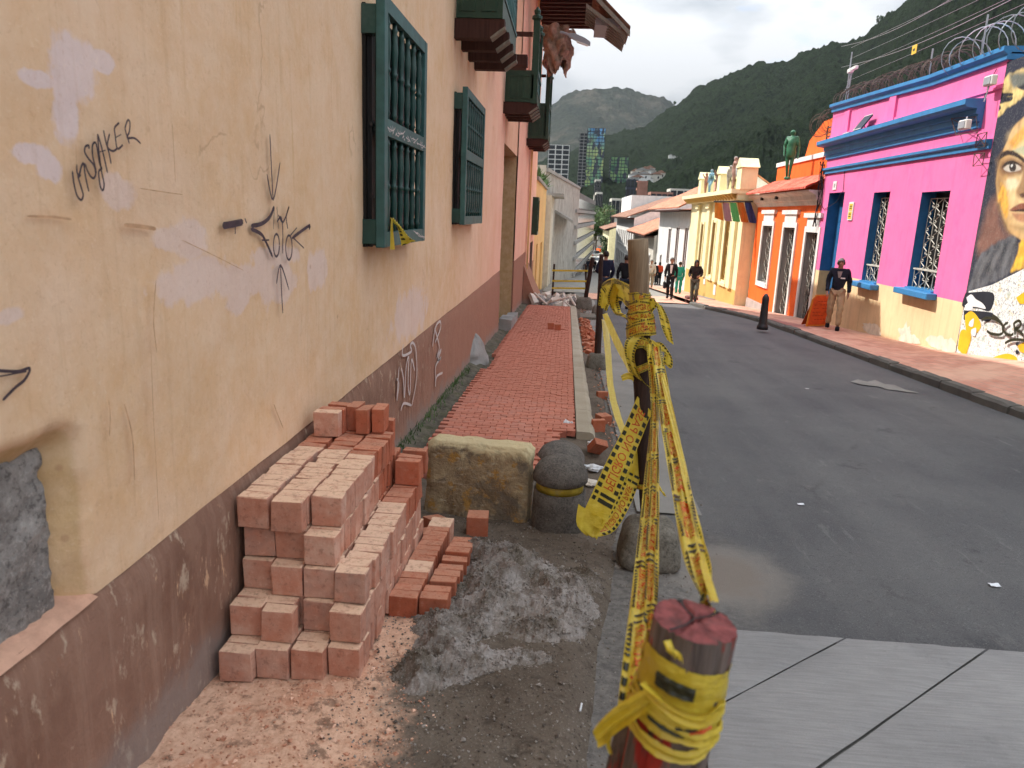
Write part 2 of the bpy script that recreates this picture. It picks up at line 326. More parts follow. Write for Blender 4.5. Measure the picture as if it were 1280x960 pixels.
M['boll'] = concrete('cast_concrete_aggregate', (.125, .112, .10), (.20, .18, .16))
M['stone_grey'] = concrete('grey_stone', (.22, .205, .19), (.38, .36, .34))
M['block'] = concrete('footing_concrete', (.15, .135, .11), (.23, .21, .18))
M['sill_peach'] = simple('worn_peach_sill', (.62, .36, .25), .2, 9, .9, .5, 40, .01, dirt=(.40, .22, .15, .7))
def rough_stone(name, a, b, d, sc_=1):
    t = NT(name); n = t.noise(7*sc_, 8, .72); f = t.noise(45*sc_, 6, .75); v = t.vor(24*sc_, t.pos)
    c = t.mix(t.ramp(n, .36, .62), a, b); c = t.mix(t.math('MULTIPLY', t.step(f, .53, .64), .6), c, sc(b, 1.35)); c = t.mix(t.math('MULTIPLY', t.step(f, .47, .38), .65), c, d); c = t.mix(t.math('MULTIPLY', t.step(v, .16, .08), .5), c, d)
    return t.done(c, .92, t.bump(f, .8, .010, t.bump(n, .6, .02)), .2)
M['stone_rough'] = rough_stone('rough_grey_stone', (.20, .18, .165), (.36, .335, .31), (.08, .07, .065))
M['boll'] = rough_stone('cast_concrete_aggregate', (.105, .095, .085), (.19, .17, .15), (.05, .045, .04), 1.6)
M['block'] = rough_stone('footing_concrete', (.13, .115, .09), (.22, .20, .165), (.07, .06, .05), 1.2)
def dirt_mat():
    t = NT('loose_dirt'); x, y, z = t.xyz(); n = t.noise(2.2, 8, .7); f = t.noise(90, 5, .7); g = t.vor(70)
    c = t.mix(t.ramp(n, .3, .7), (.095, .073, .055), (.185, .15, .118)); c = t.mix(t.math('MULTIPLY', t.step(f, .58, .72), .6), c, (.36, .31, .26)); c = t.mix(t.math('MULTIPLY', t.step(f, .43, .3), .6), c, (.045, .034, .026))
    c = t.mix(t.math('MULTIPLY', t.step(g, .22, .12), .35), c, (.33, .30, .27))
    # brick dust trodden round the foot of the stack
    e_ = t.math('ADD', t.math('ADD', x, t.math('MULTIPLY', t.math('SUBTRACT', n, .5), .9)), t.math('MULTIPLY', t.math('SUBTRACT', t.noise(10, 6, .7), .5), .4))
    near = t.step(y, 3.3, 2.9)
    k = t.math('MULTIPLY', t.step(e_, -.40, -.64), near)
    dust = t.mix(t.ramp(t.noise(22, 6, .75), .32, .60), (.56, .31, .20), (.78, .50, .35)); dust = t.mix(t.math('MULTIPLY', t.step(t.noise(3.5, 6, .7, t.map(t.pos, (1, 1, 1), (5, 5, 5))), .54, .62), .6), dust, (.60, .26, .15))
    c = t.mix(t.math('MULTIPLY', k, .95), c, dust)
    cl_ = t.noise(11, 7, .7); c = t.mix(t.math('MULTIPLY', t.step(cl_, .47, .36), .55), c, sc((.05, .038, .03), 1)); return t.done(c, .95, t.bump(t.math('ADD', f, t.math('MULTIPLY', g, -.5)), .7, .005, t.bump(t.noise(16, 6, .7), .6, .012)), .15)
M['dirt'] = dirt_mat()
def mortar_mat():
    t = NT('dry_mortar'); n = t.noise(5, 7, .7); f = t.noise(120, 5, .75)
    c = t.mix(t.ramp(n, .38, .60), (.13, .105, .08), (.33, .295, .27)); c = t.mix(t.math('MULTIPLY', t.step(f, .54, .66), .5), c, (.50, .46, .43)); c = t.mix(t.math('MULTIPLY', t.step(f, .44, .32), .6), c, (.13, .11, .095))
    return t.done(c, .95, t.bump(f, .6, .004), .12)
M['mortar'] = mortar_mat()
def sandstone():
    t = NT('yellow_sandstone'); o = t.pos; n = t.noise(5, 7, .65, dist=1.2); x, y, z = t.xyz()
    c = t.mix(t.ramp(n, .35, .66), (.21, .135, .075), (.52, .40, .24)); c = t.mix(t.step(t.noise(9, 6, .7, t.map(o, (1, 1, 1), (3, 3, 3))), .53, .62), c, (.46, .25, .07)); c = t.mix(t.math('MULTIPLY', t.step(t.noise(14, 6, .7, t.map(o, (1, 1, 3), (3, 1, 3))), .55, .66), .6), c, (.60, .52, .38)); c = t.mix(t.math('MULTIPLY', t.step(t.noise(3.2, 6, .7, t.map(o, (1, 1, 1), (9, 3, 3))), .50, .58), .75), c, (.15, .125, .10))
    c = t.mix(t.math('MULTIPLY', t.step(t.math('ADD', z, t.math('MULTIPLY', t.math('SUBTRACT', n, .5), .3)), .19, .26), .9), c, (.72, .60, .36))
    return t.done(c, .9, t.bump(t.noise(26, 8, .7), .8, .02, t.bump(n, .6, .04)), .2)
M['sandstone'] = sandstone()
def wood(name, a, b, red=0, objc=False):
    t = NT(name); src = t.pos; g = t.noise(1, 6, .7, t.map(src, (40, 40, 2.2))); c = t.mix(t.ramp(g, .3, .7), a, b)
    if red: c = t.mix(t.step(t.noise(1, 5, .7, t.map(src, (12, 12, 3.0), (1, 2, 0))), .53, .60), c, (.36, .035, .025))
    return t.done(c, .85, t.bump(g, .8, .008), .25)
M['post_pale'] = wood('weathered_post', (.17, .115, .07), (.34, .25, .16))
M['post_dark'] = wood('dark_post', (.022, .014, .012), (.07, .040, .03))
M['post_red'] = wood('red_stained_post', (.045, .032, .028), (.23, .185, .16), 1)
M['brown_wood'] = wood('brown_painted_timber', (.040, .016, .012), (.075, .032, .024))
M['grey_wood'] = wood('grey_timber', (.16, .14, .11), (.3, .26, .21))
M['cut_red'] = simple('red_painted_endgrain', (.235, .065, .062), .5, 45, .85, .8, 120, .004, dirt=(.10, .05, .045, .8))
M['green'] = simple('green_gloss_paint', (.012, .056, .046), .22, 5, .45, .15, 80, .002, .5, dirt=(.12, .17, .15, .35))
M['green_dk'] = simple('bottle_green_paint', (.010, .042, .022), .25, 7, .45, .15, 80, .002, .5, dirt=(.04, .09, .05, .4))
M['green_lt'] = simple('weathered_green_face', (.042, .118, .112), .25, 9, .55, .2, 80, .002, .4, dirt=(.025, .075, .07, .6))
M['void'] = simple('dark_interior', (.012, .011, .010), .2, 4, .6, 0)
M['iron'] = simple('black_iron', (.018, .018, .02), .3, 9, .5, .2, 90, .002, .5)
M['steel'] = simple('galvanised_steel', (.42, .43, .45), .2, 12, .35, .2, 60, .002, .5, .8)
M['rust'] = simple('rusty_wire', (.11, .075, .06), .4, 14, .7, .3, 60, .002)
M['lampgrey'] = simple('grey_lamp_metal', (.30, .31, .33), .1, 8, .5, 0)
M['cable'] = simple('black_cable', (.02, .02, .022), .2, 9, .6, 0)
M['pink'] = simple('pink_render', (.84, .175, .38), .05, 1.6, .85, .35, 40, .006, .2, dirt=(.66, .09, .30, .4), streak=.25)
M['cream'] = simple('cream_render', (.80, .59, .34), .08, 1.5, .88, .35, 40, .006, .2, dirt=(.62, .42, .23, .30), streak=.35)
M['blue'] = simple('blue_gloss_paint', (.04, .20, .42), .15, 4, .55, .15, 50, .003, .4)
M['blue_dk'] = simple('deep_blue_paint', (.02, .12, .28), .25, 4, .6, .15, 50, .003, .4)
M['orange'] = simple('orange_render', (.83, .145, .025), .09, 2, .85, .3, 40, .006, .2, dirt=(.55, .07, .02, .3), streak=.35)
M['white'] = simple('white_paint', (.74, .72, .68), .07, 3, .8, .2, 50, .004, .3, dirt=(.45, .43, .40, .35), streak=.35)
M['offwhite'] = simple('old_whitewash', (.62, .58, .50), .12, 2, .88, .3, 30, .008, .2, dirt=(.30, .27, .22, .6), streak=.35)
M['yellow'] = simple('pale_yellow_render', (.78, .71, .43), .06, 1.6, .85, .3, 30, .006, .2, dirt=(.58, .46, .22, .4), streak=.35)
M['ochre'] = simple('ochre_dado', (.55, .37, .12), .12, 1.6, .85, .3, 30, .006, .2)
M['tan'] = simple('tan_render', (.72, .47, .21), .1, 1.2, .88, .3, 30, .006, .2, dirt=(.45, .28, .14, .45), streak=.35)
M['grey'] = simple('grey_render', (.33, .32, .30), .16, 1.0, .88, .3, 30, .006, .2, dirt=(.16, .15, .14, .5), streak=.35)
M['plinth'] = simple('grey_plinth', (.40, .36, .33), .15, 3, .9, .4, 40)
M['glass'] = simple('dark_window_glass', (.02, .024, .028), .3, 2, .12, 0, spec=.6)
M['rose_brick'] = simple('far_brick', (.36, .17, .12), .2, .3, .9, 0)
M['navy'] = simple('navy_cladding', (.028, .035, .055), .2, .1, .6, 0)
M['statue'] = simple('green_bronze', (.022, .135, .06), .35, 10, .45, .5, 30, .01, .5)
M['bark'] = simple('tree_bark', (.10, .07, .05), .3, 6, .9, .6, 30, .02)
M['gold'] = simple('flaking_plaster_patch', (.75, .66, .52), .2, 6, .9, .4, 30)
def tile_mat(name, a, b, sc_=6):
    t = NT(name); w_ = t.vor(sc_, t.map(t.pos, (1, 1.6, 1)), out='Color'); s_ = t.n('ShaderNodeSeparateColor'); t.l(w_, s_.inputs[0])
    c = t.mix(s_.outputs[0], a, b); c = t.mix(t.math('MULTIPLY', t.ramp(t.noise(2.2, 6, .7), .5, .7), .5), c, sc(a, .45))
    return t.done(c, .85, t.bump(t.noise(20, 4), .4, .01), .2)
M['tile'] = tile_mat('clay_roof_tile', (.42, .165, .10), (.66, .32, .21)); M['tile_dk'] = tile_mat('weathered_roof_tile', (.22, .12, .085), (.42, .24, .17)); M['tile_red'] = tile_mat('red_roof_tile', (.60, .115, .075), (.78, .22, .15))
def sidewalk_mat():
    t = NT('red_paver_sidewalk'); br = t.n('ShaderNodeTexBrick'); t.l(t.map(t.pos, (1, 1, 1), rot=(0, 0, PI/2)), br.inputs[0]); br.inputs['Scale'].default_value = 1.0
    br.inputs['Brick Width'].default_value = .24; br.inputs['Row Height'].default_value = .12; br.inputs['Mortar Size'].default_value = .006
    br.inputs['Color1'].default_value = (.50, .22, .155, 1); br.inputs['Color2'].default_value = (.66, .33, .24, 1); br.inputs['Mortar'].default_value = (.40, .27, .21, 1)
    n = t.noise(1.1, 7, .65); c = t.mix(t.math('MULTIPLY', t.ramp(n, .40, .62), .75), br.outputs[0], (.68, .43, .31)); c = t.mix(t.math('MULTIPLY', t.step(t.noise(.55, 6, .6, t.map(t.pos, (1.2, .45, 1), (4, 0, 0))), .56, .66), .85), c, (.29, .12, .105))
    return t.done(c, .88, t.bump(br.outputs[1], -.3, .004), .25)
M['sidewalk'] = sidewalk_mat()
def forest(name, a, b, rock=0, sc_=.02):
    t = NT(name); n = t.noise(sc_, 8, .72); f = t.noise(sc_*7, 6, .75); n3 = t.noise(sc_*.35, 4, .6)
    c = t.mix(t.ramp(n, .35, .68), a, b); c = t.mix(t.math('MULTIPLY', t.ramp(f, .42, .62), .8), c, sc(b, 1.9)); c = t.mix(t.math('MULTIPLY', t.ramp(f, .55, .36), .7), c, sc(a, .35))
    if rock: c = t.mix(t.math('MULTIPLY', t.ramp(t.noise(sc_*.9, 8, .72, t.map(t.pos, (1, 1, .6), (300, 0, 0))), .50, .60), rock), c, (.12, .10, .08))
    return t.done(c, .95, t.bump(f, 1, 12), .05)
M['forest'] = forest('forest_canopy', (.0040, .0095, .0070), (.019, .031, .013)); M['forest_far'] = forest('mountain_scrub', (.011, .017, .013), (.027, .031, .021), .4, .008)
M['leaf'] = simple('broad_leaf', (.060, .105, .028), .5, 1.2, .7, 0); M['leaf_dk'] = simple('dark_leaf', (.03, .06, .02), .5, 1.2, .7, 0); M['moss'] = simple('mossy_mortar', (.115, .10, .075), .5, 9, .95, .8, 50, .01, dirt=(.075, .085, .03, .8))
M['ground'] = simple('town_ground', (.13, .12, .10), .3, .05, .95, 0)
def tape_mat():
    t = NT('yellow_barrier_plastic'); n = t.noise(18, 5, .6)
    c = t.mix(t.ramp(n, .3, .7), (.72, .52, .028), (.85, .68, .09)); m = t.done(c, .28, t.bump(t.noise(38, 3, .6, t.map(t.pos, (1, 1, 2))), .5, .01), .5)
    tr = t.n('ShaderNodeBsdfTranslucent'); t.l(c, tr.inputs[0]); mxs = t.n('ShaderNodeMixShader'); mxs.inputs[0].default_value = .3
    o = [q for q in t.t.nodes if q.type == 'OUTPUT_MATERIAL'][0]; t.l(t.b.outputs[0], mxs.inputs[1]); t.l(tr.outputs[0], mxs.inputs[2]); t.l(mxs.outputs[0], o.inputs[0]); return m
M['tape'] = tape_mat(); M['ink_black'] = simple('black_print', (.035, .035, .02), .2, 20, .4, 0); M['ink_red'] = simple('red_print', (.60, .095, .02), .2, 20, .4, 0)
M['marker'] = simple('marker_ink', (.065, .045, .055), .3, 20, .6, 0); M['spray_white'] = simple('white_spray', (.62, .55, .52), .15, 12, .8, 0)
M['plastic_white'] = simple('white_plastic', (.75, .77, .80), .08, 30, .3, .3, 20, .01, .5)
M['reflect'] = simple('yellow_reflective_band', (.40, .30, .035), .3, 12, .6, .2, 60, dirt=(.25, .23, .2, .8))
M['rubble_pale'] = simple('pale_rubble', (.72, .66, .58), .15, 6, .9, .5, 30)
# ------------------------------------------------------------------ ground, road, pavements
def strip(name, x0, x1, ys, off, mat, nx=2, relief=None):
    xs0 = x0 if callable(x0) else (lambda y: x0); xs1 = x1 if callable(x1) else (lambda y: x1); m = MB()
    def P(i, j):
        y = ys[i]; a, b = xs0(y), xs1(y); x = a+(b-a)*j/(nx-1); return (x, y, G(y)+off+(relief(x, y) if relief else 0))
    m.grid(P, len(ys), nx); return m.build(name, mat, smooth=True)
def rng(a, b, s): n = max(1, int(round((b-a)/s))); return [a+(b-a)*i/n for i in range(n+1)]
ysr = rng(-12, 30, .5)+rng(33, 320, 6)
m = MB(); YS = [-40, -12, 0, 10, 22, 27, 40, 60, 85, 112, 160, 320, 700, 1500, 3000, 6000]; XS = [-3000, -800, -200, -60, -20, -5, 0, 5, 12, 25, 60, 200, 700, 2000, 5000]
m.grid(lambda i, j: (XS[j], YS[i], G(YS[i])-.12), len(YS), len(XS)); struct(m.build('ground', M['ground']))
def kerbx(y):                                   # the right kerb swings in where the crossing starts
    return 5.36 if y < 20 else max(4.55, 5.36-(y-20)*.13)
struct(strip('road', lambda y: -.3 if y < 29 else .4, kerbx, ysr, 0, M['asphalt'], 14, lambda x, y: .012*fbm(x*.7, y*.5) if x > .8 else -.012))
struct(strip('gutter_strip', .56, lambda y: 1.02+.03*math.sin(y), rng(4.7, 30, .5), .008, M['gutter'], 3))
# concrete slab of the side road in front, with its sawn joints
yE = 3.11
sl_ = thing('concrete_road', None, None); struct(sl_)
ja, jb = RG(1022, 826), RG(902, 892); ka, kb = RG(1212, 836), RG(1040, 960)
def jx(a, b, y): return a.x+(b.x-a.x)*(y-a.y)/(b.y-a.y)
def slab_piece(fx0, fx1, y0, y1):
    m = MB(); ys = rng(y0, y1, .12)
    m.grid(lambda i, j: (fx0(ys[i])+(fx1(ys[i])-fx0(ys[i]))*j/8+(.004*fbm(ys[i]*9, j) if j in (0, 8) else 0), ys[i]+.008*fbm(j*.9, 3) if i == len(ys)-1 else ys[i], G(ys[i])+.046-(.006 if i in (0, len(ys)-1) or j in (0, 8) else 0)+.003*fbm(j, ys[i]*2)), len(ys), 9)
    return m.build('concrete_slab', M['slab'], sl_, smooth=True)
s0x = lambda y: .52+.05*math.sin(y*3)
slab_piece(s0x, lambda y: max(s0x(y)+.02, jx(ja, jb, y)-.006), -3, yE); slab_piece(lambda y: max(s0x(y)+.03, jx(ja, jb, y)+.006), lambda y: jx(ka, kb, y)-.007, -3, yE)
slab_piece(lambda y: jx(ka, kb, y)+.007, lambda y: max(5.3, jx(ka, kb, y)+.5), -3, yE)
m = MB(); ys_ = rng(-2.9, yE-.02, .3); m.grid(lambda i, j: ((.6, 5.3)[j], ys_[i], G(ys_[i])+.026), len(ys_), 2); m.build('joint_filler', M['joint'], sl_)
# dirt where the old pavement was lifted
def dirt_edge(y):
    P = [(-3, .35), (1.6, .30), (2.2, .16), (3.0, .24), (3.9, .38), (4.6, .47), (6, .52), (30, .58)]
    for (a, xa), (b, xb) in zip(P, P[1:]):
        if y <= b: return xa+(xb-xa)*(y-a)/(b-a)
    return .58
def dirt_h(x, y):
    e = max(0, min(1, (dirt_edge(y)+.05-x)/.16)); e = e*e*(3-2*e)
    h = .034+.020*fbm(x*2.2, y*2.2)+.010*fbm(x*9, y*9, 2)+.006*fbm(x*26, y*26, 5)
    if y < 6.5: h += .05*math.exp(-((x+.1)**2/.12+(y-3.1)**2/.8))*1.0
    k = max(0, min(1, (y-3.5)/.6)); h -= .03*k*(1 if y < 6 else 0)
    return h*e-.03*(1-e)
struct(strip('dirt', -1.32, lambda y: dirt_edge(y)+.08, rng(-1, 1.5, .1)+rng(1.53, 6, .025)+rng(6.1, 30, .15), 0, M['dirt'], 90, dirt_h))

def dirt_z(x, y): return G(y)+dirt_h(x, y)

# spilled mortar on the dirt and over the low bricks: lumpy sheet
def mortar():
    m = MB(); P = [RG(*p) for p in []]
    blobs = [(RG(620, 745), .20, .16, .085), (RG(560, 800), .20, .13, .07), (RG(690, 760), .16, .2, .06), (RG(640, 720), .17, .22, .08), (RG(600, 775), .2, .1, .075), (RG(540, 850), .12, .09, .05), (RG(660, 810), .14, .08, .04), (RG(590, 712), .13, .13, .10), (RG(730, 740), .1, .16, .05), (RG(530, 862), .13, .09, .075), (RG(585, 845), .13, .09, .07), (RG(650, 842), .12, .08, .06), (RG(700, 800), .11, .12, .06), (RG(545, 825), .10, .08, .07), (RG(720, 770), .10, .12, .05)]
    xs = rng(-.80, .46, .0085); ys = rng(2.15, 4.1, .0105)
    H = {}
    def h(x, y):
        s_ = 0
        for c, rx, ry, a in blobs: s_ += a*math.exp(-(((x-c.x)/rx)**2+((y-c.y)/ry)**2))
        cr = 1-abs(fbm(x*3.1+5, y*3.1)); rg_ = 1-min(1, 2.2*abs(fbm(x*4.2+2, y*5.2)))
        k_ = min(1, s_*20)
        v = s_*(.42+.35*cr+.50*rg_)+k_*(.026*fbm(x*6, y*6, 1)+.014*fbm(x*17, y*17, 8)+.010*fbm(x*45, y*45, 3)+.010*abs(fbm(x*90, y*90, 5)))
        return v-.026
    vs_ = []
    for y in ys:
        for x in xs: H[(x, y)] = h(x, y)
    idx = {}
    for i in range(len(ys)-1):
        for j in range(len(xs)-1):
            q = [(xs[j], ys[i]), (xs[j+1], ys[i]), (xs[j+1], ys[i+1]), (xs[j], ys[i+1])]
            if max(H[k] for k in q) < -.004: continue
            f = []
            for k in q:
                if k not in idx: idx[k] = len(m.v); m.v.append((k[0], k[1], dirt_z(*k)+H[k]))
                f.append(idx[k])
            m.f.append(tuple(f)); m.m.append(0)
    random.seed(90); ks = [k for k in H if H[k] > -.002 and k in idx]; ks += [k for k in ks if fbm(k[0]*6, k[1]*6, 1) > .12]*3
    for _ in range(5200):
        k = random.choice(ks); r = random.uniform(.0025, .0075)*(1 if random.random() < .9 else 1.9); c0 = Vector((k[0]+random.gauss(0, .006), k[1]+random.gauss(0, .006), dirt_z(*k)+H[k]+r*.3)); s_ = [(1, 0, 0), (-1, 0, 0), (0, 1, 0), (0, -1, 0), (0, 0, 1), (0, 0, -1)]
        R = Matrix.Rotation(random.random()*6, 3, Vector((random.random(), random.random(), .3)).normalized()); m.add([c0+R@(Vector(p)*r*random.uniform(.6, 1.2)) for p in s_], [(0, 2, 4), (2, 1, 4), (1, 3, 4), (3, 0, 4), (2, 0, 5), (1, 2, 5), (3, 1, 5), (0, 3, 5)])
    return m.build('spilled_mortar', M['mortar'])
stuff(mortar(), 'grey lumpy heap of half dried mortar spilled on the dirt beside the bricks', 'mortar')
def pebbles(name, n, area, rr, mats, zf, shape=.7):
    m = MB()
    for _ in range(n):
        x, y = area(); r = random.uniform(*rr)*(1 if random.random() < .93 else 1.9); z = zf(x, y)+r*.25
        s_ = [(1, 0, 0), (-1, 0, 0), (0, 1, 0), (0, -1, 0), (0, 0, 1), (0, 0, -.6)]; R = Matrix.Rotation(random.random()*6, 3, Vector((random.random(), random.random(), random.random()+.1)).normalized())
        vs_ = [R@(Vector(p)*r*random.uniform(.6, 1.15)) for p in s_]; vs_ = [(v.x+x, v.y+y, v.z*shape+z) for v in vs_]
        m.add(vs_, [(0, 2, 4), (2, 1, 4), (1, 3, 4), (3, 0, 4), (2, 0, 5), (1, 2, 5), (3, 1, 5), (0, 3, 5)], random.randrange(len(mats)))
    return m.build(name, mats)
P_ = simple
stones = [simple('gravel_dark', (.10, .08, .065), .4, 30), simple('gravel_mid', (.19, .16, .13), .4, 30), simple('gravel_brown', (.13, .10, .08), .4, 30), simple('gravel_pale', (.30, .27, .24), .3, 30)]
def a1():
    y = random.uniform(1.5, 4.9); x = random.uniform(-.75, dirt_edge(y)+.02); return x, y
stuff(pebbles('gravel', 6000, a1, (.002, .0075), stones, dirt_z), 'loose gravel and grit scattered over the brown dirt', 'gravel')
crumbs = [simple('brick_crumb', (.50, .24, .15), .3, 30), simple('brick_crumb_pale', (.72, .45, .32), .3, 30)]
def a2():
    y = random.uniform(1.5, 2.75); return random.uniform(-1.25, -.45)+random.gauss(0, .08), y
stuff(pebbles('brick_crumbs', 2600, a2, (.002, .0075), crumbs, dirt_z), 'peach coloured brick crumbs and dust around the foot of the stack', 'brick crumbs')
def a3():
    y = random.uniform(1.9, 5.2); return dirt_edge(y)+random.uniform(-.02, .28)+abs(random.gauss(0, .12)), y
stuff(pebbles('grit', 1500, a3, (.002, .006), stones[1:], lambda x, y: G(y)+.002), 'pale grit washed along the edge of the road', 'grit')
def a4():
    y = random.uniform(6, 24); return random.uniform(.50, .62)+random.gauss(0, .05), y
stuff(pebbles('debris', 900, a4, (.006, .022), [stones[1], crumbs[0]], lambda x, y: G(y)+.03), 'broken brick bits and stones between kerb and gutter', 'debris')

# ------------------------------------------------------------------ left pavement of new bricks
PZ = .105
BW, BD = .128, .0735
def pave_right(y): return .165
pv = thing('brick_pavement', None, None); struct(pv)
Y0, Y1 = 5.15, 21.4
bm_ = MB(); bm_.box((-.0615, -.0345, -.11), (.0615, .0345, 0), bev=.003); me_b = bm_.build('brick', M['brick_pave']); me_pb = me_b.data; bpy.data.objects.remove(me_b)
rest = MB(); nb = 0; row = 0; y = Y0
def left_lim(y):
    return -1.06 if y < 9.6 else (-.98 if y < 10.9 else -1.05)
while y < Y1:
    x = left_lim(y)+(BW/2 if row % 2 else 0)+random.uniform(-.008, .008)
    rl = .165
    # ragged open end beside the kerb stone and round the old bollard base
    if y < 6.45: rl = [-.02, .04, -.04, .03, -.05, 0][row % 6]+(.0 if y > 5.6 else -.06)
    if y < 5.35: rl = min(rl, -.16)
    while x+BW*.98 <= rl+.02:
        if 14.9 < y < 15.1 and -.30 < x < -.02: x += BW; continue
        ez = PZ+random.uniform(-.003, .003)
        if nb < 300:
            o = link('brick', me_pb, pv, (x+BW/2, y, G(y)+ez)); o.rotation_euler = (random.uniform(-.012, .012)+(-.046), random.uniform(-.015, .015), random.uniform(-.02, .02)); nb += 1
        else:
            z0 = G(y)+ez; g = .0035 if y < 13 else .005
            a = random.uniform(-.002, .002)
            rest.add([(x+g, y-.0335, z0+a), (x+BW-g, y-.0335, z0-a), (x+BW-g, y+.0335, z0-a-.003), (x+g, y+.0335, z0+a-.003), (x+g, y-.0335, z0-.05), (x+BW-g, y-.0335, z0-.05), (x+BW-g, y+.0335, z0-.05), (x+g, y+.0335, z0-.05)],
                     [(0, 1, 2, 3), (0, 4, 5, 1), (1, 5, 6, 2), (2, 6, 7, 3), (3, 7, 4, 0)])
        x += BW
    if rl == .165 and x < rl-.02 and y > 6.45:
        z0 = G(y)+PZ; rest.box((x+.004, y-.0335, z0-.05), (rl-.002, y+.0335, z0))
    y += BD; row += 1
stuff(rest.build('brick_mass', M['brick_pave'], pv))
bed = MB(); ys = rng(Y0-.02, Y1, .5)
bed.grid(lambda i, j: ((left_lim(ys[i])+.05, (-.14 if ys[i] < 6.4 else .16))[j], ys[i], G(ys[i])+PZ-.018), len(ys), 2); stuff(bed.build('bedding_sand', M['brick_pave'], pv))
# kerb stones on its street side
ke = thing('left_kerb', None, None); struct(ke)
y = 6.42; k = 0
while y < 21.2:
    L_ = random.uniform(.92, 1.0); m = MB(); x0, x1 = .172, .342+random.uniform(-.004, .004)
    prof = [(x0, -.22), (x0, PZ+.008), (x1-.055, PZ+.006), (x1-.02, PZ-.008), (x1, PZ-.045), (x1+.006, -.22)]
    secs = []
    n_ = 6
    for i in range(n_+1):
        yy = y+.004+(L_-.008)*i/n_; inset = .006 if i in (0, n_) else 0
        secs.append([(px-(inset if q > 2 else 0)+.002*fbm(yy*5, q), yy, G(yy)+pz-inset+.002*fbm(yy*7, q, 3)) for q, (px, pz) in enumerate(prof)])
    m.grid(lambda i, j: secs[i][j], n_+1, len(prof)); m.add(secs[0], [tuple(range(len(prof)))]); m.add(secs[-1], [tuple(range(len(prof)))])
    m.build('kerb_stone', M['kerb'], ke); y += L_
# rough moss and rubble strip between wall and bricks
m = MB(); ys = rng(5.0, 22, .06)
m.grid(lambda i, j: (-1.275+.30*j/6, ys[i], G(ys[i])+.035+(.075*(1-j/6)**1.2)*(1+.5*fbm(ys[i]*1.3, 2))+.030*fbm(j*.9, ys[i]*6, 3)), len(ys), 7); stuff(m.build('mossy_edge', M['moss'], smooth=False), 'mossy rubble strip along the foot of the wall beside the new bricks', 'moss')
m = MB()
for _ in range(260):
    y = random.uniform(5.1, 9.5); x = -1.25+abs(random.gauss(0, .05)); z = G(y)+.08; h = random.uniform(.02, .075); a = random.random()*6; dx, dy = .5*h*math.cos(a), .5*h*math.sin(a)
    z = G(y)+.10; m.add([(x-.004, y-.003, z), (x+.004, y+.003, z), (x+dx, y+dy, z+h)], [(0, 1, 2)])
stuff(m.build('weeds', M['leaf'], fix=False), 'small weeds growing at the foot of the brown dado', 'weeds')

# ------------------------------------------------------------------ right sidewalk and kerb
swk = thing('right_sidewalk', None, None); struct(swk)
ysw = rng(-8, 48, .4)
m = MB()
def swz(x, y):
    a = kerbx(y)+.16; t = (x-a)/max(.01, 7.02-a); return (G(y)+.115)*(1-t)+SW(y)*t
m.grid(lambda i, j: ((lambda y: (lambda x: (x, y, swz(x, y)+.006*fbm(x*2, y*1.2)))(kerbx(y)+.155+(7.03-kerbx(y)-.155)*j/10))(ysw[i])), len(ysw), 11); m.build('paving', M['sidewalk'], swk, smooth=True)
y = -7.9
while y < 27.4:
    L_ = random.uniform(.75, 1.15); m = MB(); n_ = 7; secs = []; dz = random.uniform(-.02, .012); dxx = random.uniform(-.012, .012)
    for i in range(n_+1):
        yy = y+.007+(L_-.014)*i/n_; ins = .014 if i in (0, n_) else 0; x0 = kerbx(yy)+dxx
        pr = [(x0-.008, -.18), (x0+ins*.5, .085), (x0+.03, .122-ins), (x0+.14, .128-ins), (x0+.175, .12), (x0+.18, -.05)]
        secs.append([(px+.008*fbm(yy*4, q), yy, G(yy)+pz+dz+.009*fbm(yy*5, q, 3)) for q, (px, pz) in enumerate(pr)])
    m.grid(lambda i, j: secs[i][j], n_+1, 6); m.add(secs[0], [tuple(range(6))]); m.add(secs[-1], [tuple(range(6))]); m.build('kerb_stone', M['kerb_dark'], swk); y += L_
# raised red crossing at the crest and the pavement beyond
struct(strip('brick_crossing', .9, lambda y: kerbx(y)-.01, rng(27.6, 33, .5), .03, M['sidewalk'], 4))
struct(strip('far_street', -1.0, 7.05, rng(33, 320, 7), .02, M['gutter'], 3))

# flat worn white mark on the asphalt
m = MB(); pts = [(1063, 477), (1072, 474), (1084, 477), (1094, 475), (1106, 480), (1118, 481), (1132, 487), (1150, 491), (1134, 490), (1122, 488), (1110, 487), (1098, 483), (1086, 482), (1074, 480)]
m.add([RG(x, y, .016) for x, y in pts], [tuple(range(len(pts)))]); struct(m.build('worn_road_marking', M['gutter']))
# ------------------------------------------------------------------ LEFT BUILDING
XW = -1.27
lb = thing('colonial_house', 'long peach and ochre colonial house with a brown dado, green window grilles and balconies', 'house', (XW, 8, G(8)))
def rr_sdf(y, z, y0, y1, z0, z1, r):
    cy_, cz_ = (y0+y1)/2, (z0+z1)/2; dy_ = abs(y-cy_)-(y1-y0)/2+r; dz_ = abs(z-cz_)-(z1-z0)/2+r
    return math.hypot(max(dy_, 0), max(dz_, 0))+min(max(dy_, dz_), 0)-r
BZ = .60                                       # top of the brown dado
EAVE = 7.7
def niche_d(y, z):
    return rr_sdf(y+.02*fbm(z*6, 2), z+.015*fbm(y*6, 4), .3, 1.83, .30, 1.12, .08)
def wall_x(y, z):
    x = XW+.010*fbm(y*.6, z*.6)+.004*fbm(y*3, z*3, 2)
    if -1 < y < 2.4 and z < 1.4:
        d = niche_d(y, z)
        if d < 0: x -= .10*min(1, -d/.10)
    return x
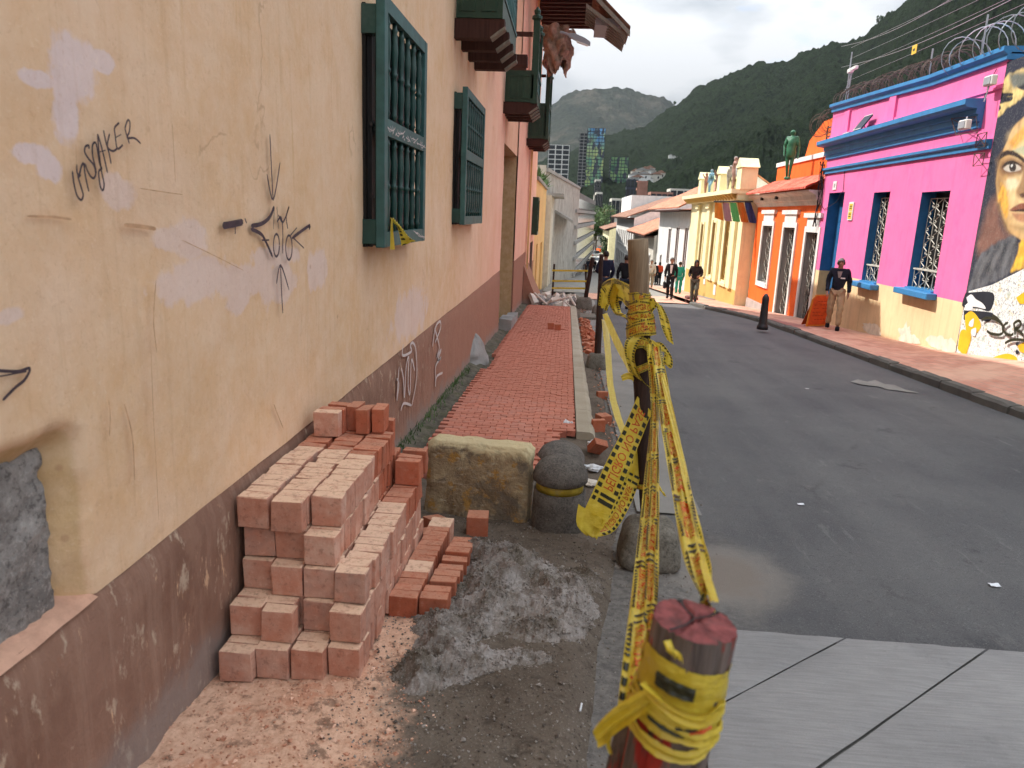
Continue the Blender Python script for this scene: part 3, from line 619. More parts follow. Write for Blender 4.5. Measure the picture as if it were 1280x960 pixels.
ys = rng(-7, -1, .5)+rng(-.9, .4, .08)+rng(.44, 2.3, .018)+rng(2.36, 14.28, .08); zs = rng(BZ, 1.3, .018)+rng(1.36, EAVE, .10)
m = MB(); m.grid(lambda i, j: (wall_x(ys[i], zs[j]), ys[i], zs[j]), len(ys), len(zs)); m.build('plaster_wall', M['plaster'], lb, smooth=True)
# dado: stands a few millimetres proud, lower edge below the ground
def dx(y, z): return .006+.008*fbm(y*1.3, z*2, 7)+(.006*fbm(y*5, z*5, 1))
zz = [0, .25, .5, .7, .85, 1]
def dado(y0, y1, step, name='dado'):
    m = MB(); ys = rng(y0, y1, step); nz = 14
    def P(i, j):
        y = ys[i]; zb = G(y)-.15; z = zb+(BZ-zb)*j/nz
        x = XW+.006+dx(y, z)*min(1, (nz-j)/1.5)
        if j == nz: x = XW-.01; z = BZ+.003*fbm(y*4, 1)
        return (x, y, z)
    m.grid(P, len(ys), nz+1); return m.build(name, M['dado'], lb, smooth=True)
dado(-7, 14.27, .06)
# old stone block set into the near wall
m = MB(); ys = rng(.15, 1.80, .015); zs = rng(.40, 1.16, .015)
m.grid(lambda i, j: (XW-.055+.012*fbm(ys[i]*4, zs[j]*4)+.008*fbm(ys[i]*14, zs[j]*14, 1)+.005*fbm(ys[i]*40, zs[j]*40, 1)-.08*max(0, min(1, (ys[i]-1.735+.025*fbm(zs[j]*9, 1))/.02))-.08*max(0, min(1, (zs[j]-1.055+.015*fbm(ys[i]*8, 5))/.02)), ys[i], zs[j]), len(ys), len(zs))
tag(m.build('stone_block', M['stone_rough'], lb, smooth=True))
m = MB(); m.grid(lambda i, j: (XW-.12+.126*j/5, -.2+2.02*i/40, .640-.045*j/5+.010*fbm(i*.3, j*.6)), 41, 6); m.build('niche_sill', M['sill_peach'], lb, smooth=True)
# masonry core closing the wall: near end, doorway with its far jamb, further wall, back, roof
core = MB()
core.box((XW-.6, -7, G(-7)-.5), (XW-.2, 14.27, EAVE))
core.box((XW-.2, 14.05, -1.6), (XW-.03, 14.285, EAVE)); core.box((XW-.2, -7, BZ), (XW-.03, -6.8, EAVE)); 
core.build('wall_core', M['tan'], lb)
DZ = 2.95
m = MB(); m.box((XW-.6, 14.285, DZ), (XW-.02, 17.95, EAVE)); m.build('wall_above_doorway', M['plaster'], lb)
m = MB(); ys = rng(17.95, 27.0, .2); zs = rng(-1.6, EAVE, .3)
m.grid(lambda i, j: (XW+(.0 if ys[i] < 22.7 else .05)+.012*fbm(ys[i]*.7, zs[j]*.7), ys[i], zs[j]), len(ys), len(zs))
m.box((XW-.6, 17.95, -1.6), (XW-.03, 27.0, EAVE)); m.build('pink_plaster_wall', M['plaster'], lb)
m = MB(); m.box((XW-.03, 17.96, -1.6), (XW+.012, 22.7, .55)); m.build('far_dado', M['dado'], lb)
for (a_, b_, h_) in ((22.7, 24.4, .15), (25.9, 27.01, .05)): m = MB(); m.box((XW+.03, a_, -1.9), (XW+.065, b_, h_)); m.build('far_dado', M['dado'], lb)
m = MB(); m.box((XW-.35, 14.285, -1.2), (XW-.33, 17.95, DZ)); m.build('street_door', M['brown_wood'], lb)
m = MB(); m.box((XW+.03, 24.45, -1.9), (XW+.068, 25.85, .75)); m.build('far_door', M['brown_wood'], lb)
m = MB(); m.box((XW+.05, 22.62, -1.2), (XW+.10, 22.68, EAVE-.2)); m.build('drain_pipe', M['tan'], lb)
st = MB()
for (a, b, h) in [(14.5, 15.3, .30), (15.5, 16.6, .22)]: st.box((XW+.01, a, G(a)-.1), (XW+.24, b, G(a)+h), jit=.015)
st.build('door_step', M['stone_grey'], lb)

def ribbon(m, pts, wd, X, off=.003, taper=False):
    P = [RX(x, y, X) for x, y in pts]; P = [p+Vector((off, 0, 0)) for p in P]
    n = len(P); vs_ = []
    for i, p in enumerate(P):
        t = (P[min(i+1, n-1)]-P[max(i-1, 0)]); t.x = 0; t = t.normalized() if t.length > 0 else Vector((0, 1, 0)); q = Vector((0, -t.z, t.y))*wd*.5*(.45 if (i in (0, n-1)) else 1)
        vs_ += [p+q, p-q]
    m.add(vs_, [(2*i, 2*i+1, 2*i+3, 2*i+2) for i in range(n-1)])
def smooth_px(pts, k=5):
    out_ = []; n = len(pts)
    for i in range(n-1):
        p0, p1, p2, p3 = pts[max(i-1, 0)], pts[i], pts[i+1], pts[min(i+2, n-1)]
        for q in range(k):
            t = q/k; f = lambda a, b, c, d: .5*((2*b)+(-a+c)*t+(2*a-5*b+4*c-d)*t*t+(-a+3*b-3*c+d)*t**3)
            out_.append((f(p0[0], p1[0], p2[0], p3[0]), f(p0[1], p1[1], p2[1], p3[1])))
    return out_+[pts[-1]]
def graffiti(strokes, fx, wd, mat, name='graffiti', parent=None, X=XW, off=.014):
    m = MB()
    for k_, st_ in enumerate(strokes):
        ww = wd
        if isinstance(st_, tuple): ww, st_ = st_
        p = [fx(x, y) for x, y in st_]; p = smooth_px(p) if len(p) > 2 else p; ribbon(m, p, ww, X, off+.0004*k_)
    return m.build(name, mat, parent if parent is not None else lb, fix=False)
z4 = lambda x, y: (x/4.8, 100+y/4.8)
graffiti([[(402, 545), (412, 620), (430, 690), (455, 718), (468, 690), (455, 640), (436, 575), (452, 572), (432, 558), (428, 505)], [(440, 590), (455, 520), (470, 500), (478, 560), (490, 620), (502, 668)],
          [(462, 505), (478, 507), (490, 540), (510, 575), (530, 588), (542, 560), (530, 510), (498, 470), (475, 430), (480, 398), (500, 392), (500, 412)],
          [(545, 560), (538, 520), (522, 450), (522, 390), (540, 375), (552, 420), (565, 500), (578, 530), (560, 545), (562, 590), (570, 640), (585, 660), (592, 620), (575, 540), (560, 420), (552, 322)],
          [(552, 322), (575, 400), (595, 480), (612, 556)], [(565, 430), (600, 420)], [(585, 298), (600, 370), (620, 440), (632, 502)], [(622, 320), (608, 395), (640, 425), (668, 410)],
          [(680, 255), (652, 285), (655, 330), (668, 410), (702, 388)], [(655, 345), (690, 325)], [(712, 290), (725, 335), (740, 380)], [(710, 292), (728, 240), (742, 255), (738, 310), (725, 345), (770, 348), (808, 380)]], z4, .0062, M['marker'])
z5 = lambda x, y: (220+x/3.427, 140+y/3.427)
el = lambda cx_, cy_, rx, ry: [(cx_+rx*math.cos(a*PI/6), cy_+ry*math.sin(a*PI/6)) for a in range(13)]
graffiti([[(388, 95), (395, 240), (402, 375)], [(375, 265), (402, 375), (432, 215)], (.026, [(182, 487), (225, 480), (272, 470)]), (.018, [(237, 475), (237, 522)]), (.016, [(278, 455), (286, 475)]),
          (.018, [(305, 487), (350, 478), (385, 450), (405, 405)]), (.016, [(303, 500), (345, 520), (365, 548), (398, 620)]), (.016, [(350, 548), (382, 548)]), [(405, 405), (400, 500)], [(415, 405), (422, 500)],
          [(415, 470), (432, 450), (440, 500), (440, 605)], [(420, 440), (442, 470), (467, 405), (455, 450), (462, 500)], el(412, 570, 13, 48), el(466, 580, 14, 52), (.014, [(470, 530), (500, 495)]), (.016, [(478, 540), (552, 487), (552, 502)]), (.016, [(480, 535), (530, 582)]),
          [(438, 862), (432, 760), (428, 655)], [(410, 735), (428, 655), (465, 762)]], z5, .0105, M['marker'])
graffiti([[(-20, 462), (14, 464), (30, 460), (24, 474), (12, 484), (-4, 500)], [(-8, 470), (26, 464)]], lambda x, y: (x, y), .008, M['marker'])
M['stain'] = simple('brown_stain', (.56, .335, .19), .25, 30, .9, 0)
graffiti([(.006, [(28, 270), (60, 271), (84, 274)]), (.012, [(150, 281), (172, 283), (190, 286)]), (.005, [(190, 350), (187, 400), (191, 440)]), (.006, [(150, 505), (160, 545), (163, 600)]), (.004, [(130, 500), (132, 520), (131, 545)]), (.003, [(210, 155), (212, 190), (214, 228)]), (.003, [(88, 180), (89, 212)]), (.003, [(183, 440), (186, 520), (190, 590), (193, 650)]), (.008, [(338, 505), (343, 518), (350, 535)]), (.003, [(222, 300), (260, 318), (300, 338)]), (.003, [(412, 60), (410, 110), (413, 170)]), (.003, [(168, 235), (200, 240), (222, 243)])], lambda x, y: (x, y), .004, M['stain'], 'stain_mark', off=.012)
z8 = lambda x, y: (440+x/6, 380+y/6)
graffiti([[(380, 300), (375, 385), (440, 355), (432, 312), (452, 290), (475, 350), (480, 550), (445, 760)], [(365, 480), (380, 560), (388, 700), (400, 480), (420, 400), (415, 600), (430, 670), (440, 420), (465, 500)],
          [(330, 560), (345, 600), (330, 720), (347, 470)], [(360, 800), (382, 745), (440, 760)]], z8, .022, M['spray_white'], X=XW+.02, off=.006)
graffiti([[(600, 320), (620, 180), (655, 130), (660, 180), (618, 290)], [(615, 180), (650, 320), (630, 400), (665, 340), (640, 420), (666, 400), (625, 460), (622, 560), (622, 620)], [(620, 620), (630, 545), (675, 515)]], z8, .026, M['spray_white'], X=XW+.02, off=.006)

# --- grille windows: an outer frame standing off the wall, turned balusters, blocks, dark window behind
def baluster(m, x, y, z0, z1, r):
    h = z1-z0
    pr = [(.75, 0), (.75, .06), (1.15, .075), (.8, .1), (.95, .18), (1.2, .30), (.95, .42), (.78, .46), (1.15, .475), (1.15, .5), (.78, .515), (.95, .58), (1.2, .72), (.95, .84), (.8, .9), (1.15, .925), (.75, .94), (.75, 1)]
    m.lathe((x, y, z0), [(r*a, h*b) for a, b in pr], 10)
def window_grille(y0, y1, z0, z1, zm, nb, X=-1.13, fw=.085, detail=True):
    g = bpy.data.objects.new('window', None); C.objects.link(g); g.location = (XW, y0, z0); g.parent = lb; g.matrix_parent_inverse = parent_inv(lb)
    m = MB(); t = .055
    m.box((X-t, y0, z0), (X, y0+fw, z1), bev=.004); m.box((X-t, y1-fw, z0), (X, y1, z1), bev=.004)
    m.box((X-t+.002, y0+fw, z1-fw), (X-.002, y1-fw, z1-.003)); m.box((X-t+.002, y0+fw, z0+.003), (X-.002, y1-fw, z0+fw*1.1)); m.box((X-t+.002, y0+fw, zm-.05), (X-.002, y1-fw, zm+.05)); m.build('frame', M['green_lt'], g)
    for i in range(nb):
        y = y0+fw+(y1-y0-2*fw)*(i+.5)/nb
        m = MB(); baluster(m, X-.03, y, z0+fw*1.05, zm-.045, .020); baluster(m, X-.03, y, zm+.045, z1-fw+.005, .020); m.build('baluster', M['green'], g, smooth=True)
    for (a, b) in ((z0+.02, z0+.17), (z1-.22, z1-.06)):
        for (ya, yb) in ((y0+.005, y0+.09), (y1-.10, y1-.015)):
            m = MB(); m.box((XW-.02, ya, a), (X-t, yb, b), bev=.003); m.build('bracket', M['green'], g)
    m = MB(); m.box((XW-.05, y0+.02, z0-.0), (XW+.018, y1-.02, z1-.05)); m.build('dark_window', M['void'], g)
    m = MB(); n_ = 5
    for q in range(n_): 
        y = y0+.08+(y1-y0-.16)*q/(n_-1); m.box((XW+.02, y-.015, z0), (XW+.045, y+.015, z1-.06))
    for q in range(4):
        x = XW+.03+q*.022; m.tube([(x, y0+.035, z0+.01), (x, y0+.035, z1-.08)], .0035, 6)
    for z in (zm, z0+.30): m.box((XW+.045, y0+.02, z), (XW+.06, y1-.02, z+.02))
    m.build('inner_bars', M['iron'], g)
    return g
w1 = window_grille(4.60, 5.92, 1.45, 2.90, 2.17, 6); w2 = window_grille(8.17, 9.85, 1.54, 2.95, 2.28, 8)
# scrawl on the middle rail of the near grille
random.seed(5)
for (xa, ya, xb, yb, n_) in [(484, 160, 528, 182, 24), (517, 288, 528, 296, 7)]:
    st_ = []
    for q in range(n_):
        t = q/n_; x = xa+(xb-xa)*t; y = ya+(yb-ya)*t; st_.append([(x+random.uniform(-2, 2), y+random.uniform(-6, 2)), (x+random.uniform(-1, 4), y+random.uniform(-2, 5)), (x+random.uniform(0, 5), y+random.uniform(-5, 5))])
    graffiti(st_, lambda x, y: (x, y), .006, M['spray_white'], 'scrawl', w1, -1.13, .002)
# small dark window far along the wall
sw_ = bpy.data.objects.new('window', None); C.objects.link(sw_); sw_.location = (XW, 24.8, 1.1); sw_.parent = lb; sw_.matrix_parent_inverse = parent_inv(lb)
m = MB(); m.box((XW+.05, 24.75, 1.0), (XW+.24, 24.85, 2.2)); m.box((XW+.05, 25.7, 1.0), (XW+.24, 25.8, 2.2)); m.box((XW+.18, 24.85, 2.1), (XW+.24, 25.7, 2.2)); m.box((XW+.18, 24.85, 1.0), (XW+.24, 25.7, 1.1)); m.build('frame', M['green_dk'], sw_)
m = MB(); m.box((XW+.05, 24.85, 1.1), (XW+.08, 25.7, 2.1)); m.build('pane', M['void'], sw_)

# --- balconies
def balcony(y0, y1, zf, x1, hh, posts_h, tiers=4, rails=True):
    g = bpy.data.objects.new('balcony', None); C.objects.link(g); g.location = (XW, y0, zf); g.parent = lb; g.matrix_parent_inverse = parent_inv(lb)
    m = MB(); m.box((XW+.02, y0, zf), (x1, y0+.04, zf+hh)); m.build('side_panel', M['green_dk'], g); m = MB(); m.box((XW+.02, y1-.04, zf), (x1, y1, zf+hh)); m.build('side_panel', M['green_dk'], g)
    m = MB()
    for (a, b) in ((XW+.06, (XW+x1)/2-.03), ((XW+x1)/2+.03, x1-.06)):
        for q in ((zf+.06, zf+.09), (zf+hh-.10, zf+hh-.07)): m.box((a, y0-.012, q[0]), (b, y0, q[1]))
        m.box((a, y0-.012, zf+.09), (a+.03, y0, zf+hh-.10)); m.box((b-.03, y0-.012, zf+.09), (b, y0, zf+hh-.10))
    m.build('panel_moulding', M['green_dk'], g)
    m = MB(); m.box((x1-.05, y0+.04, zf), (x1, y1-.04, zf+.22)); m.build('front_panel', M['green_dk'], g)
    n_ = max(6, int((y1-y0)/.17))
    for i in range(n_):
        y = y0+.1+(y1-y0-.2)*i/(n_-1); m = MB(); baluster(m, x1-.025, y, zf+.22, zf+hh-.05, .022) if rails else m.box((x1-.04, y-.02, zf+.22), (x1-.01, y+.02, zf+hh-.05)); m.build('baluster', M['green_lt'], g, smooth=False)
    m = MB(); m.box((x1-.06, y0-.01, zf+hh-.05), (x1+.02, y1+.01, zf+hh+.01)); m.box((x1-.052, y0+.04, zf+.2), (x1+.012, y1-.04, zf+.235)); m.build('hand_rail', M['green_lt'], g)
    if posts_h:
        for yy in (y0, y1-.10):
            m = MB(); m.box((x1-.10, yy-.012, zf-.02), (x1+.012, yy+.09, zf+posts_h-.1)); m.lathe((x1-.045, yy+.04, zf+posts_h-.1), [(.05, 0), (.09, .03), (.09, .07), (.05, .10), (.06, .16), (.01, .22)], 10); m.build('corner_post', M['green_dk'], g)
        m = MB(); m.box((XW+.01, y0+.01, zf+posts_h-.35), (x1-.11, y0+.07, zf+posts_h-.28)); m.box((x1-.09, y0+.09, zf+posts_h-.2), (x1-.02, y1-.1, zf+posts_h-.12)); m.build('top_rail', M['brown_wood'], g)
    for k_ in range(tiers):                      # row of joists carrying the floor, chamfered at the outer end
        y = y0+.01+(y1-y0-.16)*k_/max(1, tiers-1); z = zf-.19; xe = x1+.02
        m = MB(); m.prism([(XW-.01, y, z), (xe-.13, y, z), (xe-.05, y, z+.06), (xe, y, z+.10), (xe, y, z+.186), (XW-.01, y, z+.186)], (0, .13, 0)); m.build('floor_joist', M['brown_wood'], g)
        m = MB(); m.prism([(xe-.13, y-.006, z-.006), (xe-.05, y-.006, z+.054), (xe+.008, y-.006, z+.096), (xe+.008, y-.006, z+.12), (xe-.06, y-.006, z+.075), (xe-.14, y-.006, z+.014)], (0, .142, 0)); m.build('joist_edge', M['grey_wood'], g)
    return g
balcony(8.03, 9.85, RX(567, 47, XW).z+.19, -.78, .95, 0, 4)
balcony(13.77, 15.1, RX(629, 141, XW).z+.19, -.70, .52, 1.42, 4)
balcony(21.0, 23.0, RX(659, 183, XW).z+.19, -.72, .9, 1.9, 4)
pbx = MB(); pbx.box((XW-.02, 11.2, 3.72), (-.72, 11.4, 3.86)); pbx.build('wall_beam', M['brown_wood'], lb); pbx = MB(); pbx.box((XW-.02, 11.9, 3.8), (-.78, 12.05, 3.92)); pbx.build('wall_beam', M['brown_wood'], lb)

# --- eaves: rafter tails, boards, clay tiles
rf = bpy.data.objects.new('roof', None); C.objects.link(rf); rf.location = (XW, 8, EAVE); rf.parent = lb; rf.matrix_parent_inverse = parent_inv(lb)
def roof_strip(y0, y1, xo, ze, name='tile_slope', mat=None, parent=rf, pitch=.42, back=4.0, xb=XW):
    m = MB(); w_ = .2; n_ = int((y1-y0)/w_)*6
    def P(i, j):
        y = y0+(y1-y0)*i/n_; a = 2*PI*(y-y0)/w_; x = xo-(xo-xb+back)*j/8; return (x, y, ze+(xo-x)*pitch+.035*math.cos(a)+(.012 if j % 2 else 0))
    m.grid(P, n_+1, 9)
    m.add([(xo-.01, y0, ze-.03), (xo-.01, y1, ze-.03), (xb-back, y1, ze-.03+(xo-xb+back)*pitch), (xb-back, y0, ze-.03+(xo-xb+back)*pitch)], [(0, 1, 2, 3)])
    return m.build(name, mat or M['tile_dk'], parent)
roof_strip(-7, 19.0, .02, EAVE+.06); roof_strip(19.05, 26.0, .58, EAVE+.06)
for i in range(36):
    y = 18.2+i*.42
    if y > 25.9: break
    dl = 0 if y > 19 else -.54
    m = MB(); m.prism([(XW-.02, y, EAVE-.22), (.42+dl, y, EAVE-.20), (.52+dl, y, EAVE-.12), (.54+dl, y, EAVE-.03), (XW-.02, y, EAVE+.02)], (0, .1, 0)); m.build('rafter_tail', M['brown_wood'], rf)
m = MB(); m.box((XW-.02, 19.0, EAVE-.04), (.56, 26.0, EAVE)); m.box((XW, -7, EAVE-.2), (-.02, 18.0, EAVE)); m.build('soffit_boards', M['brown_wood'], rf)
# ------------------------------------------------------------------ stack of bricks
random.seed(21)
U = .132                                       # stacking module
def brick_mesh(name, sx, sy, sz, mat, v):
    m = MB(); m.box((-sx/2, -sy/2, 0), (sx/2, sy/2, sz), bev=.0028, jit=.0016); 
    for _ in range(3):
        k_ = random.randrange(8)*3; d_ = random.uniform(.001, .0035)
        for q in range(3): p_ = Vector(m.v[k_+q]); m.v[k_+q] = tuple(p_-Vector((math.copysign(d_, p_.x), math.copysign(d_*.7, p_.y), math.copysign(d_, p_.z-sz/2))))
    o = m.build(name, mat); me = o.data; bpy.data.objects.remove(o); return me
BS = (.127, .0635, .128)
DUSTY = [brick_mesh('brick', *BS, M['brick_dusty'], i) for i in range(9)]; RED = [brick_mesh('brick', *BS, M['brick_red'], i) for i in range(7)]
HALF = [brick_mesh('brick', .127, .127, .128, M['brick_dusty'], 0), brick_mesh('brick', .127, .127, .128, M['brick_red'], 1)]
stk = thing('brick_stack', 'stepped stack of dusty clay bricks piled against the brown dado', 'brick stack', (-1.0, 3.0, G(3.0)))
inv_s = parent_inv(stk)
def brick(parent, me, x, y, z, rz=0, rx=0, ry=0):
    o = bpy.data.objects.new('brick', me); C.objects.link(o); o.location = (x, y, z); o.rotation_euler = (rx, ry, rz)
    if parent is not None: o.parent = parent; o.matrix_parent_inverse = inv_s
    return o
X0 = XW+.040
def column(col, lv, y0, n, redfrom=99, skip_front_full=True, dx=0.0):
    """row of bricks one behind another, on edge, beginning with a face to the camera"""
    y = y0
    for i in range(n):
        x = X0+.0635+col*U+dx+random.uniform(-.004, .004); z = G(2.5)+.030+lv*(U-.001)
        if i and random.random() < .12: x += random.uniform(-.012, .014)
        src = RED if y > redfrom+random.uniform(-.1, .1) else DUSTY
        brick(stk, random.choice(src), x, y+.032, z+random.uniform(-.001, .002)+(.0), random.uniform(-.03, .03), 0, random.choice((0, PI))*0)
        y += .0665+random.uniform(0, .002)
# level 0: protruding front course, shorter brick to the left
for c, y0 in enumerate((2.42, 2.455, 2.465, 2.50)): column(c, 0, y0, 19)
for c, y0 in enumerate((2.53, 2.50, 2.60, 2.53)): column(c, 1, y0, 18)
for c, y0 in enumerate((2.66, 2.62, 2.62, 2.60)): column(c, 2, y0, 17, 3.3)
for c, y0 in enumerate((2.68, 2.68, 2.64)): column(c, 3, y0, 16 if c < 2 else 17, 3.35)
for c, y0 in enumerate((2.66, 2.64, 2.72)): column(c, 4, y0, 15 if c < 2 else 14, 3.28, dx=-.012 if c == 0 else 0)
zt = G(2.5)+.030+5*(U-.001)
# loose ones on top at the far end, and at the corner
for (x, y, rz, h) in [(-1.145, 3.50, .05, 0), (-1.14, 3.57, .02, 0), (-1.12, 3.66, -.02, 0), (-1.05, 3.67, .0, 1), (-.985, 3.62, -.04, 1), (-.915, 3.65, .04, 1)]:
    brick(stk, random.choice(RED if h else DUSTY+RED), x, y, zt, rz+(PI/2 if h else 0))
brick(stk, RED[2], -.93, 3.76, G(2.5)+.030+4*(U-.001)+.035, .03)
for (x, y, lv) in [(-.755, 3.60, 3), (-.76, 3.67, 3), (-.755, 3.78, 3)]: brick(stk, random.choice(RED), x, y, G(2.5)+.030+lv*(U-.001), random.uniform(-.04, .04))
# low courses in front of the slab
low = thing('low_brick_course', 'low single course of bricks half covered with mortar right of the tall stack', 'brick stack', (-.62, 3.4, G(3.4))); inv_l = parent_inv(low)
def lowb(me, x, y, z, rz=0):
    o = bpy.data.objects.new('brick', me); C.objects.link(o); o.parent = low; o.matrix_parent_inverse = inv_l; o.location = (x, y, z); o.rotation_euler = (0, 0, rz)
y = 2.98
for i in range(15):
    lowb(random.choice(RED+DUSTY[:2]), -.645+i*.0012, y+.03, G(y)+.015+random.uniform(0, .004), random.uniform(-.03, .03)); y += .067
y = 2.99
lowb(RED[0], -.512, 3.03, G(3.03)+.010, .02); lowb(RED[1], -.510, 3.10, G(3.1)+.012, 0)
for i, y in enumerate((3.22, 3.29, 3.36, 3.46, 3.53, 3.60, 3.67)): lowb(random.choice(RED), -.500+.006*i, y, G(y)+.005+(.02 if i > 3 else 0), random.uniform(-.04, .04))
# loose single bricks
LB = []
def loose(label, x, y, z, e, me=None, grp='loose red bricks'):
    o = link('loose_brick', me or random.choice(RED), None, (x, y, z)); o.rotation_euler = e; tag(o, label, 'brick', grp); return o
p = RG(597, 662, .03); loose('single brick standing on the dirt in front of the yellow stone slab', p.x, p.y, dirt_z(p.x, p.y)-.005, (0, 0, .08), HALF[1])
p = RG(540, 652, .03); loose('brick lying askew between the low course and the yellow stone slab', p.x-.01, p.y-.02, dirt_z(p.x, p.y)+.045, (PI/2, .15, .9))
p = RG(530, 660, .03); loose('brick tipped against the far end of the low brick course', p.x, p.y-.1, dirt_z(p.x, p.y)+.05, (PI/2, -.1, .3))
p = RG(741, 565, .05); loose('tilted brick wedged beside the white litter right of the short bollard', p.x, p.y, G(p.y)+.06, (.7, .3, .5))
p = RG(750, 525, .02); loose('brick lying in the gutter next to the end of the kerb stone', p.x, p.y, G(p.y)+.03, (PI/2, 0, .5), HALF[1])
p = RG(747, 541, .02); loose('half brick in the gutter just before the end of the kerb stone', p.x, p.y, G(p.y)+.02, (0, 0, .2))
p = RG(746, 496, .02); loose('lone brick in the gutter beyond the end of the kerb stone', p.x, p.y, G(p.y)+.02, (0, PI/2, .3))
# two darker bricks lying in the gap left in the paving
for dx_, lb_ in ((-.255, 'left one of two dark bricks left lying on the new paving'), (-.115, 'right one of two dark bricks left lying on the new paving')):
    loose(lb_, dx_, 15.0+(.0 if dx_ < -.2 else -.15), G(15)+PZ+.0, (0, 0, PI/2*0+.1))
# heap of broken bricks farther down between kerb and footing
hp = MB(); 
for _ in range(150):
    x = .45+random.uniform(-.06, .13); y = random.uniform(12.0, 18.5); z = G(y)+.02+random.uniform(0, .12)*(1-abs(y-14.5)/4.5)
    s_ = random.uniform(.5, 1); R = Matrix.Rotation(random.random()*6, 3, Vector((random.random()-.5, random.random()-.5, random.random()+.2)).normalized())
    b = MB(); b.box((-.06*s_, -.035, -.03), (.06*s_, .035, .03), jit=.006); hp.add([tuple(R@Vector(v)+Vector((x, y, z))) for v in b.v], b.f)
o = hp.build('broken_bricks', M['brick_red']); stuff(o, 'heap of broken red bricks lying along the street side of the kerb stones', 'rubble')

# ------------------------------------------------------------------ yellow stone slab
def rock(name, quad, d, mat, seed=0, n=14, r=.03, parent=None, nrm=.012):
    """slab whose front face is the quad (4 points), thickness vector d; rounded, chipped"""
    a, b, c, e = [Vector(q) for q in quad]; m = MB(); d = Vector(d)
    bm = bmesh.new(); bmesh.ops.create_cube(bm, size=2); bmesh.ops.subdivide_edges(bm, edges=bm.edges[:], cuts=n, use_grid_fill=True)
    vs_ = []
    for v in bm.verts:
        u, w_, t = (v.co.x+1)/2, (v.co.z+1)/2, (v.co.y+1)/2
        p = a.lerp(b, u).lerp(e.lerp(c, u), w_)+d*t; ctr = (a+b+c+e)/4+d*.5
        k = Vector((max(0, abs(v.co.x)-.9)/.1, max(0, abs(v.co.z)-.9)/.1, max(0, abs(v.co.y)-.7)/.3)); q = min(1, max(0, k.length-1)/.73)
        p = p.lerp(ctr, q*r*1.2/max(.05, (p-ctr).length)*1.0)
        nn = (p-ctr).normalized(); p += nn*(nrm*fbm(p.x*6+seed, p.y*6, p.z*6)+nrm*.5*fbm(p.x*22+seed, p.y*22, p.z*22))
        v.co = p
    me = bpy.data.meshes.new(name); bmesh.ops.recalc_face_normals(bm, faces=bm.faces); bm.to_mesh(me); bm.free(); me.materials.append(mat); me.polygons.foreach_set('use_smooth', [True]*len(me.polygons)); return link(name, me, parent)
tag(rock('stone_slab', [(-.83, 4.43, -.27), (-.165, 4.33, -.27), (-.155, 4.35, .285), (-.812, 4.44, .285)], (.03, .13, .01), M['sandstone'], 2, 20, .04), 'large upright yellow sandstone slab at the near end of the new paving', 'stone slab')
# grey rock cemented to the foot of the wall
m = MB()
pc = RG(610, 452)
nA, nB = 26, 18
def PR(i, j):
    a = PI*(i/(nA-1)); h = j/(nB-1); r = .50*max(0, 1-h**1.6)**.6*(1+.18*fbm(math.cos(a)*2, h*3, 4)); return (XW-.02+max(0, math.sin(a))*r*.50+.01*fbm(i*.9, j*.9), 10.5-math.cos(a)*r*1.15, G(10.5)-.05+h*.52+.03*fbm(i*.6, j*.6, 2))
m.grid(PR, nA, nB); tag(m.build('corner_rock', M['stone_grey'], lb, smooth=True), 'pale grey rock cemented against the dado')

# ------------------------------------------------------------------ bollards
def dome_bollard(name, label, x, y, z, r, h, band=True, hidden=False):
    t = thing(name, label, 'bollard', (x, y, z)); m = MB()
    m.lathe((x, y, z-.05), [(r*1.06, 0), (r*1.04, .06), (r*1.01, h*.45), (r*.98, h*.62)], 40); m.build('shaft', M['boll'], t, smooth=False)
    for p_ in t.children: p_.data.polygons.foreach_set('use_smooth', [len(f.vertices) == 4 for f in p_.data.polygons])
    m = MB(); m.lathe((x, y, z-.05), [(r*.90, h*.615), (r*.90, h*.73)], 40); o = m.build('reflective_band', M['reflect'] if band else M['boll'], t); o.data.polygons.foreach_set('use_smooth', [len(f.vertices) == 4 for f in o.data.polygons])
    m = MB(); H_ = h*1.0
    m.lathe((x, y, z-.05), [(r*.97, h*.72), (r*1.04, h*.74), (r*1.045, h*.80), (r*.99, h*.86), (r*.86, h*.925), (r*.66, h*.975), (r*.42, h*1.005), (r*.2, h*1.018), (.004, h*1.022)], 40); o = m.build('domed_cap', M['boll'], t, smooth=True)
    return t
p = RG(697, 652, .03); dome_bollard('concrete_bollard', 'stout concrete bollard with domed cap and faded yellow band beside the slab',   .035, 4.34, G(4.34)-.02, .162, .52)
t = thing('concrete_bollard', 'second domed concrete bollard lying low behind the banded one', 'bollard', (.02, 5.5, G(5.5))); m = MB()
m.lathe((.04, 5.62, G(5.6)-.1), [(.19, 0), (.19, .16), (.185, .20), (.16, .245), (.11, .28), (.05, .297), (.004, .30)], 32, sx=1, sy=1.45); m.build('domed_cap', M['boll'], t, smooth=True)
m = MB(); m.box((-.16, 5.3, G(5.5)-.12), (.36, 5.95, G(5.5)-.02), jit=.02); m.build('broken_footing', M['block'], t)

